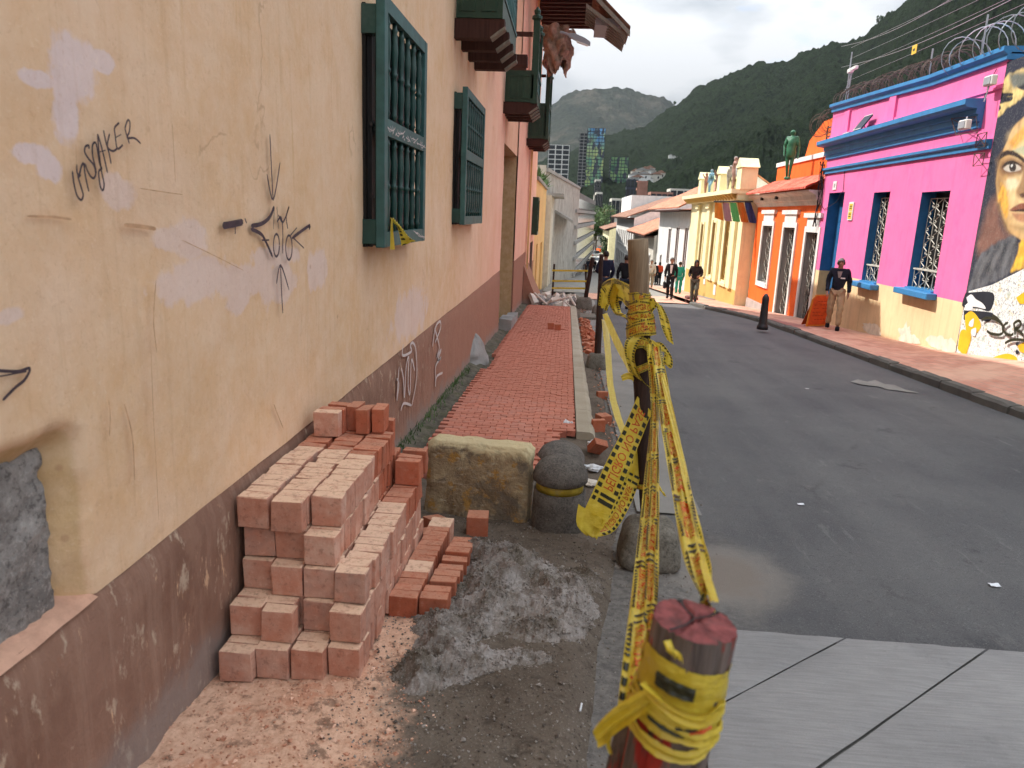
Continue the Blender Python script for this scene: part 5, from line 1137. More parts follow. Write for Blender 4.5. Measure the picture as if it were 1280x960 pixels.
for py_ in (20.6, 17.8): pbox(pk, 'pilaster', (FX-.05, py_, 4.0), (FX+.01, py_+.35, 4.58), M['pink'])
pbox(pk, 'ledge_line', (FX-.03, yM, 4.02), (FX+.005, yF, 4.06), M['pink'])
# flaked plaster patches at the foot of the cream base
random.seed(4); m = MB()
for kp, (px, py, rx, ry) in enumerate([(1132, 418, 9, 14), (1172, 428, 16, 8), (1090, 412, 12, 8), (1186, 432, 10, 9), (1141, 424, 10, 6)]):
    c0 = RX(px, py, FX); ww = abs(RX(px+rx, py, FX).y-c0.y); hh = abs(RX(px, py+ry, FX).z-c0.z); n_ = 26
    m.add([(FX-.004-.0012*kp, c0.y+ww*math.cos(2*PI*i/n_)*(1+.5*fbm(math.cos(2*PI*i/n_)*2+px, math.sin(2*PI*i/n_)*2)), c0.z+hh*math.sin(2*PI*i/n_)*(1+.6*fbm(math.cos(2*PI*i/n_)*2, math.sin(2*PI*i/n_)*2+px))) for i in range(n_)], [tuple(range(n_))])
m.build('flaked_plaster', M['gold'], pk, fix=False)
# plaques
a_ = RX(1062, 265, FX); pl = child('plaque', pk, a_); pbox(pl, 'board', (FX-.03, a_.y-.28, a_.z-.20), (FX, a_.y+.02, a_.z+.24), M['white']); m = MB()
M['sign_yellow'] = simple('yellow_enamel', (.72, .48, .06), .1, 9, .5, 0)
m.box((FX-.034, a_.y-.24, a_.z+.03), (FX-.03, a_.y-.02, a_.z+.20)); m.box((FX-.034, a_.y-.24, a_.z-.17), (FX-.03, a_.y-.02, a_.z+.01)); m.build('yellow_field', M['sign_yellow'], pl); m = MB()
for z in (.14, .09, -.05, -.11): m.box((FX-.037, a_.y-.20, a_.z+z-.012), (FX-.034, a_.y-.06, a_.z+z+.012))
m.build('dark_print', M['ink_black'], pl)
a_ = RX(1044, 232, FX); pl = child('number_plate', pk, a_); pbox(pl, 'plate', (FX-.02, a_.y-.14, a_.z-.11), (FX, a_.y+.12, a_.z+.11), M['white']); pbox(pl, 'number', (FX-.024, a_.y-.07, a_.z-.05), (FX-.02, a_.y+.05, a_.z+.05), M['grey'])
# cables, wire frames and lamps on the wall
m = MB(); 
def wcab(pts, r=.008, X=FX-.02): m.tube([RX(x, y, X) for x, y in pts], r, 5)
wcab([(1056, 210), (1054, 238), (1046, 252), (1030, 262), (1024, 250)]); wcab([(1031, 190), (1026, 215), (1028, 240), (1022, 262), (1026, 232), (1031, 205)], .012); wcab([(1246, 86), (1238, 100), (1228, 128)], .006); wcab([(1200, 156), (1180, 160)], .006)
m.build('wall_cables', M['cable'], pk)
m = MB(); X_ = FX-.02
for fr in ([(1189, 148), (1195, 168), (1222, 166), (1220, 146)], [(1222, 168), (1219, 185), (1231, 183), (1234, 165)], [(1218, 192), (1216, 208), (1228, 206), (1231, 191)]):
    P = [RX(x, y, X_-.12) for x, y in fr]; m.tube(P+[P[0]], .008, 4); m.tube([P[0], P[2]], .006, 4); m.tube([P[1], P[3]], .006, 4)
m.build('wire_bracket', M['rust'], pk)
def floodlight(label, px, py, X, size, arm=None, up=.3):
    p = RX(px, py, X); t = thing('floodlight', label, 'lamp', p, 'lamps on the pink house'); m = MB(); m.box((p.x-.05, p.y-size, p.z-size*.6), (p.x+.05, p.y+size, p.z+size*.6), bev=.012); m.build('housing', M['white'], t)
    m = MB(); m.box((p.x-.062, p.y-size*.8, p.z-size*.45), (p.x-.051, p.y+size*.8, p.z+size*.45)); m.build('lens', M['lampgrey'], t)
    m = MB(); q = arm or (p+Vector((.25, 0, -.1))); m.tube([p, p.lerp(q, .6)+Vector((0, 0, -.03)), q], .012, 6); m.build('arm', M['steel'], t); return t
floodlight('white floodlight in a wire frame under the blue cornice', 1206, 156, FX-.35, .13, RX(1209, 146, FX-.3))
floodlight('grey street-type lamp head on a white arm above the blue cornice', 1238, 101, FX-.15, .13, RX(1230, 127, FX-.2))
for (lb_, px, py, s_) in [('solar panel lamp standing on the blue cornice', 1079, 153, .24), ('flat dark solar lamp lying at the far end of the blue cornice', 1064, 165, .2)]:
    p = RX(px, py, FX-.2); t = thing('solar_lamp', lb_, 'lamp', p, 'lamps on the pink house'); m = MB(); k_ = .16 if px > 1070 else .03
    m.add([(p.x-.12, p.y-s_, p.z-k_), (p.x-.12, p.y+s_, p.z-k_), (p.x+.1, p.y+s_, p.z+k_), (p.x+.1, p.y-s_, p.z+k_), (p.x-.10, p.y-s_, p.z-k_-.03), (p.x-.10, p.y+s_, p.z-k_-.03), (p.x+.12, p.y+s_, p.z+k_-.03), (p.x+.12, p.y-s_, p.z+k_-.03)], [(0, 1, 2, 3), (4, 5, 6, 7), (0, 4, 5, 1), (1, 5, 6, 2), (2, 6, 7, 3), (3, 7, 4, 0)]); m.build('panel', M['navy'], t)
    m = MB(); m.tube([p, p+Vector((.08, 0, -.16))], .015, 5); m.tube([p+Vector((-.125, -s_, -k_)), p+Vector((-.125, s_, -k_)), p+Vector((.105, s_, k_)), p+Vector((.105, -s_, k_))], .012, 4); m.build('frame', M['white'], t)

# --- mural (flat paint on the wall, generic portrait)
def paint(name, polys, X=FX-.008):
    for q, (col, pts) in enumerate(polys):
        pass
MC = {}
def pm(k, c, var=.12, dirt=None):
    if k not in MC: MC[k] = simple('mural_'+k, c, var, 3, .8, .25, 40, dirt=dirt)
    return MC[k]
def speck():
    t = NT('mural_pasted_paper'); yz = t.map(t.pos, (1, 1, 1)); v = t.vor(9, yz, out='Color'); n = t.noise(7, 7, .75); f = t.noise(26, 5, .8, t.map(t.pos, (1, 1, 1), (2, 2, 2)))
    c = t.mix(t.ramp(f, .40, .47), (.16, .17, .20), (.74, .74, .70)); c = t.mix(t.math('MULTIPLY', t.step(n, .56, .60), .8), c, t.mix(t.ramp(t.noise(4, 2), .4, .6), (.30, .42, .36), (.70, .50, .20))); c = t.mix(t.math('MULTIPLY', t.step(n, .44, .40), .7), c, (.80, .79, .75))
    return t.done(c, .85, t.bump(f, .4, .01), .2)
M['paper'] = speck()
mur = child('mural', pk, (FX, 10, 1.5)); _mk = [0]
def mp_(name, mat, pts, sm=True):
    _mk[0] += 1; X = FX-.010-.0012*_mk[0]; P = [RX(x, y, X) for x, y in (smooth_px(pts+[pts[0]], 5)[:-1] if sm else pts)]
    m = MB(); bm = bmesh.new(); vs_ = [bm.verts.new(p) for p in P]; f = bm.faces.new(vs_); bmesh.ops.triangulate(bm, faces=[f]); me = bpy.data.meshes.new(name); bm.to_mesh(me); bm.free(); me.materials.append(mat); return link(name, me, mur)
import numpy as np
def mural_paint():
    """brushed portrait laid out in wall metres: every colour patch has its own soft edge"""
    ys = np.linspace(9.3, yM-.002, 250); zs = np.linspace(-.5, 4.42, 330); Y, Z = np.meshgrid(ys, zs, indexing='ij')
    def W(pts): q = [RX(x, y, FX) for x, y in smooth_px(pts+[pts[0]], 4)[:-1]]; return np.array([(p.y, p.z) for p in q])
    nz = np.array([[fbm(y*2.2, z*2.2, 1) for z in zs] for y in ys]); nf = np.array([[fbm(y*9, z*5, 5) for z in zs] for y in ys])
    col = np.zeros(Y.shape+(3,)); col[:] = (.030, .034, .052)
    def lay(c, pts, soft=.06, op=1.0, edge=.10, brush=.25):
        nonlocal col
        P = W(pts); inside = np.zeros(Y.shape, bool); D = np.full(Y.shape, 1e9); n = len(P)
        for i in range(n):
            ax_, ay_ = P[i]; bx_, by_ = P[(i+1) % n]; dx_, dy_ = bx_-ax_, by_-ay_; t = np.clip(((Y-ax_)*dx_+(Z-ay_)*dy_)/(dx_*dx_+dy_*dy_+1e-12), 0, 1); D = np.minimum(D, np.hypot(Y-ax_-t*dx_, Z-ay_-t*dy_))
            cond = ((ay_ > Z) != (by_ > Z)) & (Y < (bx_-ax_)*(Z-ay_)/(by_-ay_+1e-12)+ax_); inside ^= cond
        sd = np.where(inside, D, -D)+nz*edge*.5+nf*edge*.25; k = np.clip(sd/soft+.5, 0, 1); k = (k*k*(3-2*k)*op)[..., None]; cc = np.array(c)*(1+brush*nf[..., None]+brush*.5*nz[..., None]); col = col*(1-k)+cc*k
    lay((.20, .10, .075), [(1222, 305), (1232, 270), (1246, 245), (1254, 282), (1266, 296), (1268, 304), (1246, 312), (1228, 320)], .30)
    lay((.56, .42, .17), [(1236, 131), (1240, 116), (1255, 100), (1264, 90), (1290, 84), (1340, 72), (1345, 110), (1300, 118), (1277, 124), (1262, 134), (1250, 147), (1240, 146)], .06, brush=.6)
    for c_ in [[(1240, 132), (1246, 124), (1256, 121), (1266, 122), (1262, 127), (1250, 129)], [(1236, 146), (1240, 137), (1248, 132), (1252, 136), (1244, 141)], [(1272, 108), (1279, 100), (1292, 98), (1292, 108), (1280, 112)], [(1243, 124), (1248, 118), (1262, 116), (1266, 119), (1254, 122)]]: lay((.02, .022, .03), c_, .03, edge=.05)
    lay((.14, .15, .13), [(1262, 92), (1274, 90), (1290, 96), (1280, 104), (1266, 108)], .10)
    lay((.58, .36, .15), [(1281, 146), (1268, 158), (1259, 178), (1252, 196), (1247, 216), (1246, 234), (1249, 252), (1254, 272), (1264, 290), (1276, 300), (1300, 306), (1360, 296), (1400, 200), (1350, 130)], .05, edge=.03)
    lay((.70, .52, .27), [(1262, 170), (1280, 158), (1320, 150), (1360, 180), (1340, 270), (1296, 292), (1272, 285), (1262, 262), (1262, 235), (1268, 212)], .35, .8)
    lay((.30, .17, .07), [(1246, 200), (1254, 190), (1258, 210), (1254, 240), (1258, 275), (1266, 292), (1256, 284), (1247, 250)], .16, .7)
    lay((.72, .36, .05), [(1251, 228), (1258, 238), (1262, 262), (1258, 276), (1253, 262), (1249, 246)], .07, .85, brush=.5)
    lay((.74, .33, .05), [(1262, 178), (1274, 163), (1290, 154), (1296, 166), (1278, 176), (1268, 186)], .10, .8, brush=.5)
    lay((.72, .62, .42), [(1256, 226), (1266, 221), (1276, 226), (1272, 234), (1262, 236)], .10, .7)
    lay((.34, .40, .28), [(1266, 189), (1280, 184), (1310, 183), (1310, 189), (1280, 192)], .06, .75)
    lay((.16, .08, .045), [(1250, 210), (1255, 201), (1267, 198), (1281, 205), (1278, 217), (1265, 221), (1254, 217)], .12, .9)
    lay((.50, .45, .38), [(1255, 211), (1262, 205), (1271, 205), (1277, 211), (1268, 215), (1259, 214)], .025, 1, .01)
    lay((.03, .022, .02), [(1262, 209), (1264, 204), (1269, 204), (1271, 209), (1269, 214), (1264, 214)], .025, 1, .01); lay((.55, .55, .52), [(1264, 207), (1266, 205), (1267, 207), (1265, 209)], .012, 1, .0)
    lay((.02, .014, .012), [(1252, 211), (1258, 203), (1268, 201), (1279, 208), (1270, 205), (1260, 206)], .02, .95, .01)
    lay((.035, .022, .018), [(1249, 201), (1252, 192), (1260, 188), (1270, 190), (1280, 198), (1282, 203), (1270, 196), (1260, 194)], .035, 1, .03)
    lay((.24, .125, .06), [(1283, 205), (1277, 225), (1271, 239), (1274, 247), (1286, 249), (1292, 243), (1285, 238), (1284, 225), (1288, 210)], .09, .8); lay((.07, .03, .02), [(1275, 243), (1280, 241), (1284, 245), (1278, 247)], .03, .9, .01)
    lay((.24, .085, .05), [(1262, 263), (1270, 257), (1280, 254), (1305, 256), (1305, 264), (1280, 262), (1270, 265)], .03, 1, .02); lay((.05, .02, .015), [(1263, 264), (1280, 261), (1305, 263), (1305, 266), (1280, 265)], .025, 1, .01); lay((.42, .20, .11), [(1265, 266), (1284, 266), (1305, 267), (1300, 276), (1280, 278), (1270, 274)], .06, .95, .02)
    lay((.30, .17, .07), [(1264, 282), (1280, 281), (1300, 284), (1300, 290), (1276, 290)], .12, .6)
    lay((.095, .098, .108), [(1212, 362), (1220, 332), (1236, 310), (1254, 298), (1272, 296), (1274, 306), (1266, 330), (1252, 347), (1230, 358)], .08, brush=.5)
    for q in range(5): lay((.04, .042, .05) if q % 2 else (.15, .15, .155), [(1216+q*9, 352-q*5), (1232+q*8, 322-q*5), (1240+q*8, 318-q*5), (1224+q*9, 350-q*5)], .08, .6)
    lay((.70, .40, .05), [(1266, 339), (1274, 312), (1278, 300), (1350, 292), (1350, 330), (1290, 332)], .07, brush=.5)
    me = bpy.data.meshes.new('painted_portrait'); nu, nv = Y.shape; vs_ = [(FX-.009, float(a_), float(b_)) for a_, b_ in zip(Y.ravel(), Z.ravel())]
    me.from_pydata(vs_, [], [(i*nv+j, (i+1)*nv+j, (i+1)*nv+j+1, i*nv+j+1) for i in range(nu-1) for j in range(nv-1)]); at = me.color_attributes.new('paint', 'FLOAT_COLOR', 'POINT'); at.data.foreach_set('color', np.concatenate([col.clip(0, 1), np.ones(Y.shape+(1,))], -1).astype('f').ravel())
    t = NT('mural_paint'); v_ = t.n('ShaderNodeAttribute'); v_.attribute_name = 'paint'; c = v_.outputs['Color']; c = t.mix(t.math('MULTIPLY', t.ramp(t.noise(30, 6, .7), .5, .7), .25), c, (.35, .32, .28)); me.materials.append(t.done(c, .85, t.bump(t.noise(30, 6, .7), .4, .006), .2)); link('painted_portrait', me, mur)
mural_paint()
mp_('pasted_paper', M['paper'], [(1211, 364), (1240, 356), (1282, 335), (1420, 300), (1420, 520), (1280, 452), (1195, 443), (1203, 392)], False)
mp_('black_patch', pm('black', (.02, .022, .03), .3), [(1207, 366), (1241, 366), (1238, 388), (1224, 386), (1205, 384), (1203, 378)]); mp_('black_patch', pm('black', None), [(1205, 388), (1240, 391), (1236, 402), (1222, 398), (1212, 396), (1205, 400)])
for c_ in [[(1208, 372), (1214, 368), (1220, 374), (1228, 379), (1232, 386), (1222, 384), (1212, 382)], [(1206, 382), (1212, 378), (1216, 386), (1208, 388)]]: mp_('white_splash', pm('white', (.74, .74, .72), .1), c_)
for c_ in [[(1206, 394), (1214, 389), (1222, 396), (1226, 408), (1218, 418), (1208, 414)], [(1197, 436), (1200, 416), (1206, 412), (1214, 420), (1210, 436), (1206, 444)], [(1240, 447), (1258, 442), (1270, 446), (1268, 452)], [(1270, 372), (1284, 364), (1290, 374), (1276, 380)], [(1272, 432), (1290, 424), (1292, 440), (1276, 440)]]: mp_('yellow_splash', pm('yellow', (.74, .44, .02), .2), c_)
for c_ in [[(1212, 402), (1217, 398), (1216, 408), (1211, 407)], [(1214, 412), (1220, 410), (1219, 420), (1214, 418)]]: mp_('white_splash', pm('white', None), c_)
ZM = lambda x, y: (1180+x/4.8, 250+y/4.8)
_x = FX-.05
graffiti([[(225, 725), (250, 708), (300, 712), (340, 735), (355, 770), (350, 800), (325, 808), (280, 800), (258, 785)], [(290, 690), (320, 710), (345, 740)], [(385, 735), (365, 748), (352, 775), (372, 800), (400, 812), (418, 800)], [(420, 740), (424, 770), (428, 810)], [(415, 745), (445, 725), (462, 740), (452, 765), (428, 772), (455, 790), (480, 815)], [(480, 735), (484, 800)], [(365, 860), (400, 842), (450, 838), (500, 845)]], ZM, .045, M['ink_black'], 'lettering', mur, _x, -.003)
mp_('black_dot', pm('black', None), [(1269, 430), (1271, 428), (1273, 430), (1271, 432)]); mp_('black_dot', pm('black', None), [(1269, 440), (1271, 437), (1274, 440), (1271, 443)])

# --- coils of razor wire, electric fence, camera mast
def coil(label, y0, y1, x, z0, z1, r, turns, mat, rw=.006, lean=0):
    m = MB(); n_ = turns*18; pts = []
    for i in range(n_+1):
        f = i/n_; a = 2*PI*turns*f; rr = r*(1+.08*math.sin(a*.37)+.05*math.sin(a*1.3)); pts.append((x+rr*math.cos(a), y0+(y1-y0)*f+.10*math.sin(a*.21), z0+(z1-z0)*f+rr+rr*math.sin(a)))
    m.tube(pts, rw, 4, cap=False)
    for i in range(0, n_, 3):                    # barbs
        p = Vector(pts[i]); m.add([p+Vector((0, -.028, .012)), p+Vector((0, .028, .012)), p+Vector((.012, 0, -.022))], [(0, 1, 2)])
    return tag(m.build('razor_wire', mat), label, 'razor wire', 'razor wire on the pink house')
coil('dark rusty coil of razor wire along the far part of the pink parapet', 15.2, 21.8, FX+.12, 4.50, 4.72, .24, 60, M['rust'], .010)
coil('big shiny coil of razor wire at the near end of the pink parapet', 10.2, 15.6, FX+.10, 4.55, 4.50, .33, 17, M['steel'], .009)
coil('small coil of razor wire where the pink house meets the orange one', 22.0, 23.6, FX+.1, 4.25, 4.2, .28, 8, M['rust'], .007)
ef = thing('electric_fence', 'four thin electric fence wires with a yellow plate over the pink parapet', 'fence', (FX+.2, 18, 4.6))
fw0 = RX(1056, 60, FX+.15); ends = [(1262, 0), (1225, 0), (1200, 0), (1185, 0)]
for k_ in range(4):
    za = RX(1060, 62+k_*13, FX+.15).z; m = MB(); n_ = 20; yb = 9.0; zb_ = RX(1280, (-62, -34, -8, 14)[k_] if False else (-95+k_*34), FX+.15).z
    ya = RX(1060, 90, FX+.15).y; m.tube([(FX+.15, ya+(yb-ya)*i/n_, za+(RX(1230, 0+k_*12-8, FX+.15).z-za)*(i/n_)-.05*math.sin(PI*i/n_)) for i in range(n_+1)], .0032, 4); m.build('wire', M['steel'], ef)
for px, py, h in [(1058, 118, 1.05), (1228, 60, .55), (1160, 100, .6)]:
    p = RX(px, py, FX+.15); m = MB(); m.tube([p-Vector((0, 0, .15)), p+Vector((0, 0, h))], .016, 6); m.build('fence_post', M['steel'], ef)
p = RX(1143, 62, FX+.13); wp = pbox(ef, 'warning_plate', (p.x-.01, p.y-.12, p.z-.09), (p.x, p.y+.10, p.z+.09), M['sign_yellow']); pbox(ef, 'dark_print', (p.x-.014, p.y-.05, p.z-.03), (p.x-.01, p.y+.04, p.z+.02), M['ink_black'])
p = RX(1064, 88, FX+.1); t = thing('security_camera', 'two white security cameras on a thin mast above the pink parapet', 'camera', p); m = MB(); m.box((p.x-.05, p.y-.06, p.z-.05), (p.x+.05, p.y+.16, p.z+.05), bev=.01); m.build('housing', M['white'], t); m = MB(); m.box((p.x-.05, p.y-.42, p.z-.03), (p.x+.03, p.y-.12, p.z+.05), bev=.01); m.build('housing', M['white'], t)
m = MB(); m.tube([p+Vector((.05, .1, .1)), RX(1058, 130, FX+.15)], .02, 6); m.tube([p+Vector((.05, 0, .0)), RX(1050, 130, FX+.15)], .012, 6); m.build('mast', M['steel'], t)
for k_, (xa, ya_, xb, yb_) in enumerate([(1052, 58, 1200, -8), (1052, 84, 1275, -6)]):
    m = MB(); A = RX(xa, ya_, 8.2); B = RX(xb, yb_, 8.2); m.tube([A.lerp(B, i/14)-Vector((0, 0, .18*math.sin(PI*i/14))) for i in range(15)], .006, 4); tag(m.build('overhead_cable', M['lampgrey']), 'thin overhead cable crossing above the pink house, %s of two' % ('upper', 'lower')[k_], 'cable', 'cables above the pink house')

# --- orange building
og = thing('orange_house', 'orange house with a red tiled canopy, white trimmed openings and raised parapet', 'house', (7.1, 25.5, SW(25.5))); OX = 7.02
yo0, yo1 = 22.03, 29.3
def OY(px, py=320): return YP(px, py, OX)
wA = (OY(963), OY(951), ZP(957, 354, OX), ZP(957, 282, OX)); dA = (OY(990, 330), OY(976, 330), -1.9, ZP(980, 284, OX)); dB = (OY(1018, 340), OY(1003, 340), -1.6, ZP(1010, 290, OX))
zt = 4.05
facade(og, OX, yo0, yo1, -2.2, 2.75, [(*wA, .22), (*dA, .3), (*dB, .3)], [M['orange'], M['orange'], M['grey']], 'wall')
pbox(og, 'parapet', (OX+.55, yo0, 2.7), (OX+.8, yo1, ZP(960, 212, OX+.55)), M['orange'])
pbox(og, 'parapet_band', (OX+.50, yo0-.01, ZP(960, 212, OX+.55)), (OX+.85, yo1+.02, ZP(960, 212, OX+.55)+.14), M['white'])
m = MB(); zq = ZP(960, 212, OX+.55)+.14
gx = OX+.9; m.prism([(gx, 21.2, zq-1), (gx, 21.2, RX(1040, 146, gx).z), (gx, RX(1030, 152, gx).y, RX(1030, 152, gx).z), (gx, RX(1012, 176, gx).y, RX(1012, 176, gx).z), (gx, RX(1007, 190, gx).y, RX(1007, 196, gx).z), (gx, RX(1005, 204, gx).y, zq-1)], (.25, 0, 0)); m.build('raised_gable', M['orange'], og)
pbox(og, 'recess', (OX+.535, yo0+.3, 2.95), (OX+.56, yo0+1.5, zq-.2), M['void'])
for nm, (a, b, z0, z1), full in (('window', wA, 0), ('door', dA, 1), ('door', dB, 1)):
    w_ = child(nm, og, (OX, (a+b)/2, max(z0, SW(25)))); fr = .16; m = MB()
    m.box((OX-.05, a-fr, z0-(0 if full else fr)), (OX+.02, a, z1+fr)); m.box((OX-.05, b, z0-(0 if full else fr)), (OX+.02, b+fr, z1+fr)); m.box((OX-.048, a, z1), (OX+.02, b, z1+fr+.25)); m.box((OX-.10, a-fr-.06, z1+fr+.25), (OX+.02, b+fr+.06, z1+fr+.38))
    if not full: m.box((OX-.07, a, z0-fr), (OX+.02, b, z0))
    m.build('surround', M['white'], w_); pbox(w_, 'pane' if not full else 'leaf', (OX+.2, a, z0), (OX+.22, b, z1), M['void']); scrolls(w_, OX+.12, a+.03, b-.03, max(z0, -1.3)+.05, z1-.05, 4, 9, M['iron_pale'] if not full else M['iron_pale'], .008)
# canopy: cove and clay tiles
m = MB(); zc = ZP(975, 240, OX-.45); 
m.prism([(OX+.02, yo0+.02, zc-.42), (OX-.06, yo0+.02, zc-.40), (OX-.10, yo0+.02, zc-.30), (OX-.16, yo0+.02, zc-.26), (OX-.20, yo0+.02, zc-.14), (OX-.38, yo0+.02, zc-.06), (OX-.40, yo0+.02, zc-.01), (OX+.02, yo0+.02, zc-.01)], (0, yo1-yo0-.04, 0)); m.build('cove', M['offwhite'], og)
roof_strip(yo0, yo1, OX-.50, zc+.05, 'tile_canopy', M['tile_red'], og, -.46, .05, OX+.56)
for q in (0, 1): pbox(og, 'vent', (OX-.30, yo1-1.6-1.9*q, zc-.20), (OX-.22, yo1-1.45-1.9*q, zc-.10), M['void'])
pbox(og, 'plinth', (OX-.06, wA[0]-.35, -2.2), (OX-.0, yo1, ZP(935, 372, OX)), M['plinth']); 
m = MB()
for k_ in range(3): m.tube([(OX+.3, yo0+.2, zq+.1+.25*k_), (OX+.3, yo0+1.3, zq+.1+.25*k_)], .02, 5)
for y in (.2, 1.3): m.tube([(OX+.3, yo0+y, zq), (OX+.3, yo0+y, zq+.65)], .02, 5)
m.build('railing', M['iron'], og)
m = MB(); random.seed(2)
for k_ in range(7): m.tube([(OX-.05-.02*k_, yo0-.05+.03*math.sin(k_), 3.6-.5*k_*.3)]+[(OX-.05-random.random()*.12, yo0-.02+random.uniform(-.15, .15), 3.4-q*.35) for q in range(6)], .009, 4)
m.build('cable_bundle', M['cable'], og)

# --- yellow building with sculptures
yl = thing('yellow_house', 'pale yellow house with pilasters, bracketed cornice and ochre base', 'house', (6.55, 35, SW(35))); YX = 6.55
ya, yb = 29.45, 42.0
def YY(px, py=310): return YP(px, py, YX)
ops = [(YY(x1), YY(x0), ZP((x0+x1)/2, zb_, YX), ZP((x0+x1)/2, zt_, YX), .2) for x0, x1, zt_, zb_ in [(905, 911, 275, 352), (889, 893, 278, 345), (875, 878, 280, 338)]]
ztY = ZP(900, 246, YX)
facade(yl, YX, ya, yb, -3, ztY, ops, [M['yellow'], M['ochre'], M['ochre']], 'wall', dado=ZP(905, 360, YX)+.1)
for k_, o_ in enumerate(ops):
    w_ = child('window', yl, (YX, o_[0], o_[2])); pbox(w_, 'pane', (YX+.15, o_[0], o_[2]), (YX+.17, o_[1], o_[3]), M['void']); scrolls(w_, YX+.08, o_[0]+.02, o_[1]-.02, o_[2]+.05, o_[3]-.05, 2, 8, M['ochre'], .012)
    m = MB(); m.box((YX-.05, o_[0]-.14, o_[2]-.1), (YX+.01, o_[0], o_[3]+.1)); m.box((YX-.05, o_[1], o_[2]-.1), (YX+.01, o_[1]+.14, o_[3]+.1)); m.box((YX-.09, o_[0]-.2, o_[2]-.22), (YX+.01, o_[1]+.2, o_[2]-.1)); m.build('surround', M['yellow'], w_)
for px in (917, 899, 884, 871): 
    y = YY(px); pbox(yl, 'pilaster', (YX-.12, y-.35, ZP(905, 360, YX)+.1), (YX-.001, y+.35, ztY-.25), M['yellow']); pbox(yl, 'capital', (YX-.2, y-.42, ztY-.5), (YX-.12, y+.42, ztY-.3), M['yellow'])
pbox(yl, 'cornice', (YX-.55, ya-.05, ztY), (YX+.3, yb, ztY+.16), M['yellow']); pbox(yl, 'cornice_fascia', (YX-.30, ya-.02, ztY-.22), (YX-.0, yb, ztY-.002), M['yellow'])
m = MB()
for i in range(22): y = ya+.2+i*.56; m.prism([(YX-.3, y, ztY-.22), (YX-.5, y, ztY-.06), (YX-.5, y, ztY-.003), (YX-.3, y, ztY-.003)], (0, .18, 0))
m.build('brackets', M['ochre'], yl)
for px, h in ((878, .95), (901, .95), (927, 1.0)):
    y = min(yb-.5, max(ya+.3, YP(px, 240, YX-.1))); m = MB(); m.box((YX-.25, y-.38, ztY+.16), (YX+.35, y+.38, ztY+.16+h*.8)); m.prism([(YX-.3, y-.45, ztY+.16+h*.8), (YX-.3, y+.45, ztY+.16+h*.8), (YX-.3, y, ztY+.16+h*1.15)], (.7, 0, 0)); m.build('pedestal', M['yellow'], yl)
m = MB()
for i in range(12): m.box((YX-.1, ya+.4+i*.22, ztY+.16), (YX+.02, ya+.5+i*.22, ztY+.6))
m.box((YX-.15, ya+.3, ztY+.6), (YX+.07, ya+3.1, ztY+.7)); m.build('balustrade', M['yellow'], yl)
m = MB()
for (px, py, s_) in [(899, 365, .22), (885, 352, .2)]: y = YY(px); z = ZP(px, py, YX); m.box((YX-.03, y-s_, z-s_), (YX-.0, y+s_, z+s_))
m.build('wall_plate', M['white'], yl)
# striped awning flags
aw = thing('striped_banner', 'row of five coloured cloth panels hanging from the yellow house cornice', 'banner', (5.9, 29.5, 2.6))
cols = [('orange_cloth', (.62, .22, .03)), ('mauve_cloth', (.36, .22, .24)), ('green_cloth', (.10, .42, .13)), ('rust_cloth', (.50, .16, .03)), ('blue_cloth', (.04, .07, .22))]
AX0 = 5.85
for k_, (nm, c_) in enumerate(cols):
    yq = 29.3; a0, a1 = 893+k_*9.2, 893+(k_+1)*9.2
    tl, tr = RY(a0+1, 253, yq), RY(a1, 254-k_*.2, yq); bl_, br = RY(a0-1+k_*1.2+3, 275+k_*.8, yq+.05), RY(a1+k_*1.2+2.2, 276+k_*.8, yq+.05)
    if k_ == 0: bl_ = RY(893, 272, yq)
    m = MB(); m.grid(lambda i, j: (tl.lerp(tr, i/4)).lerp(bl_.lerp(br, i/4), j/4)+Vector((0, .05*math.sin(i*2+j), 0)), 5, 5); m.build('cloth_panel', simple(nm, c_, .1, 4, .85, 0), aw, smooth=True, fix=False)
m = MB(); m.tube([RY(892, 252, 29.3), RY(941, 252, 29.3)], .03, 6); m.build('rod', M['iron'], aw)

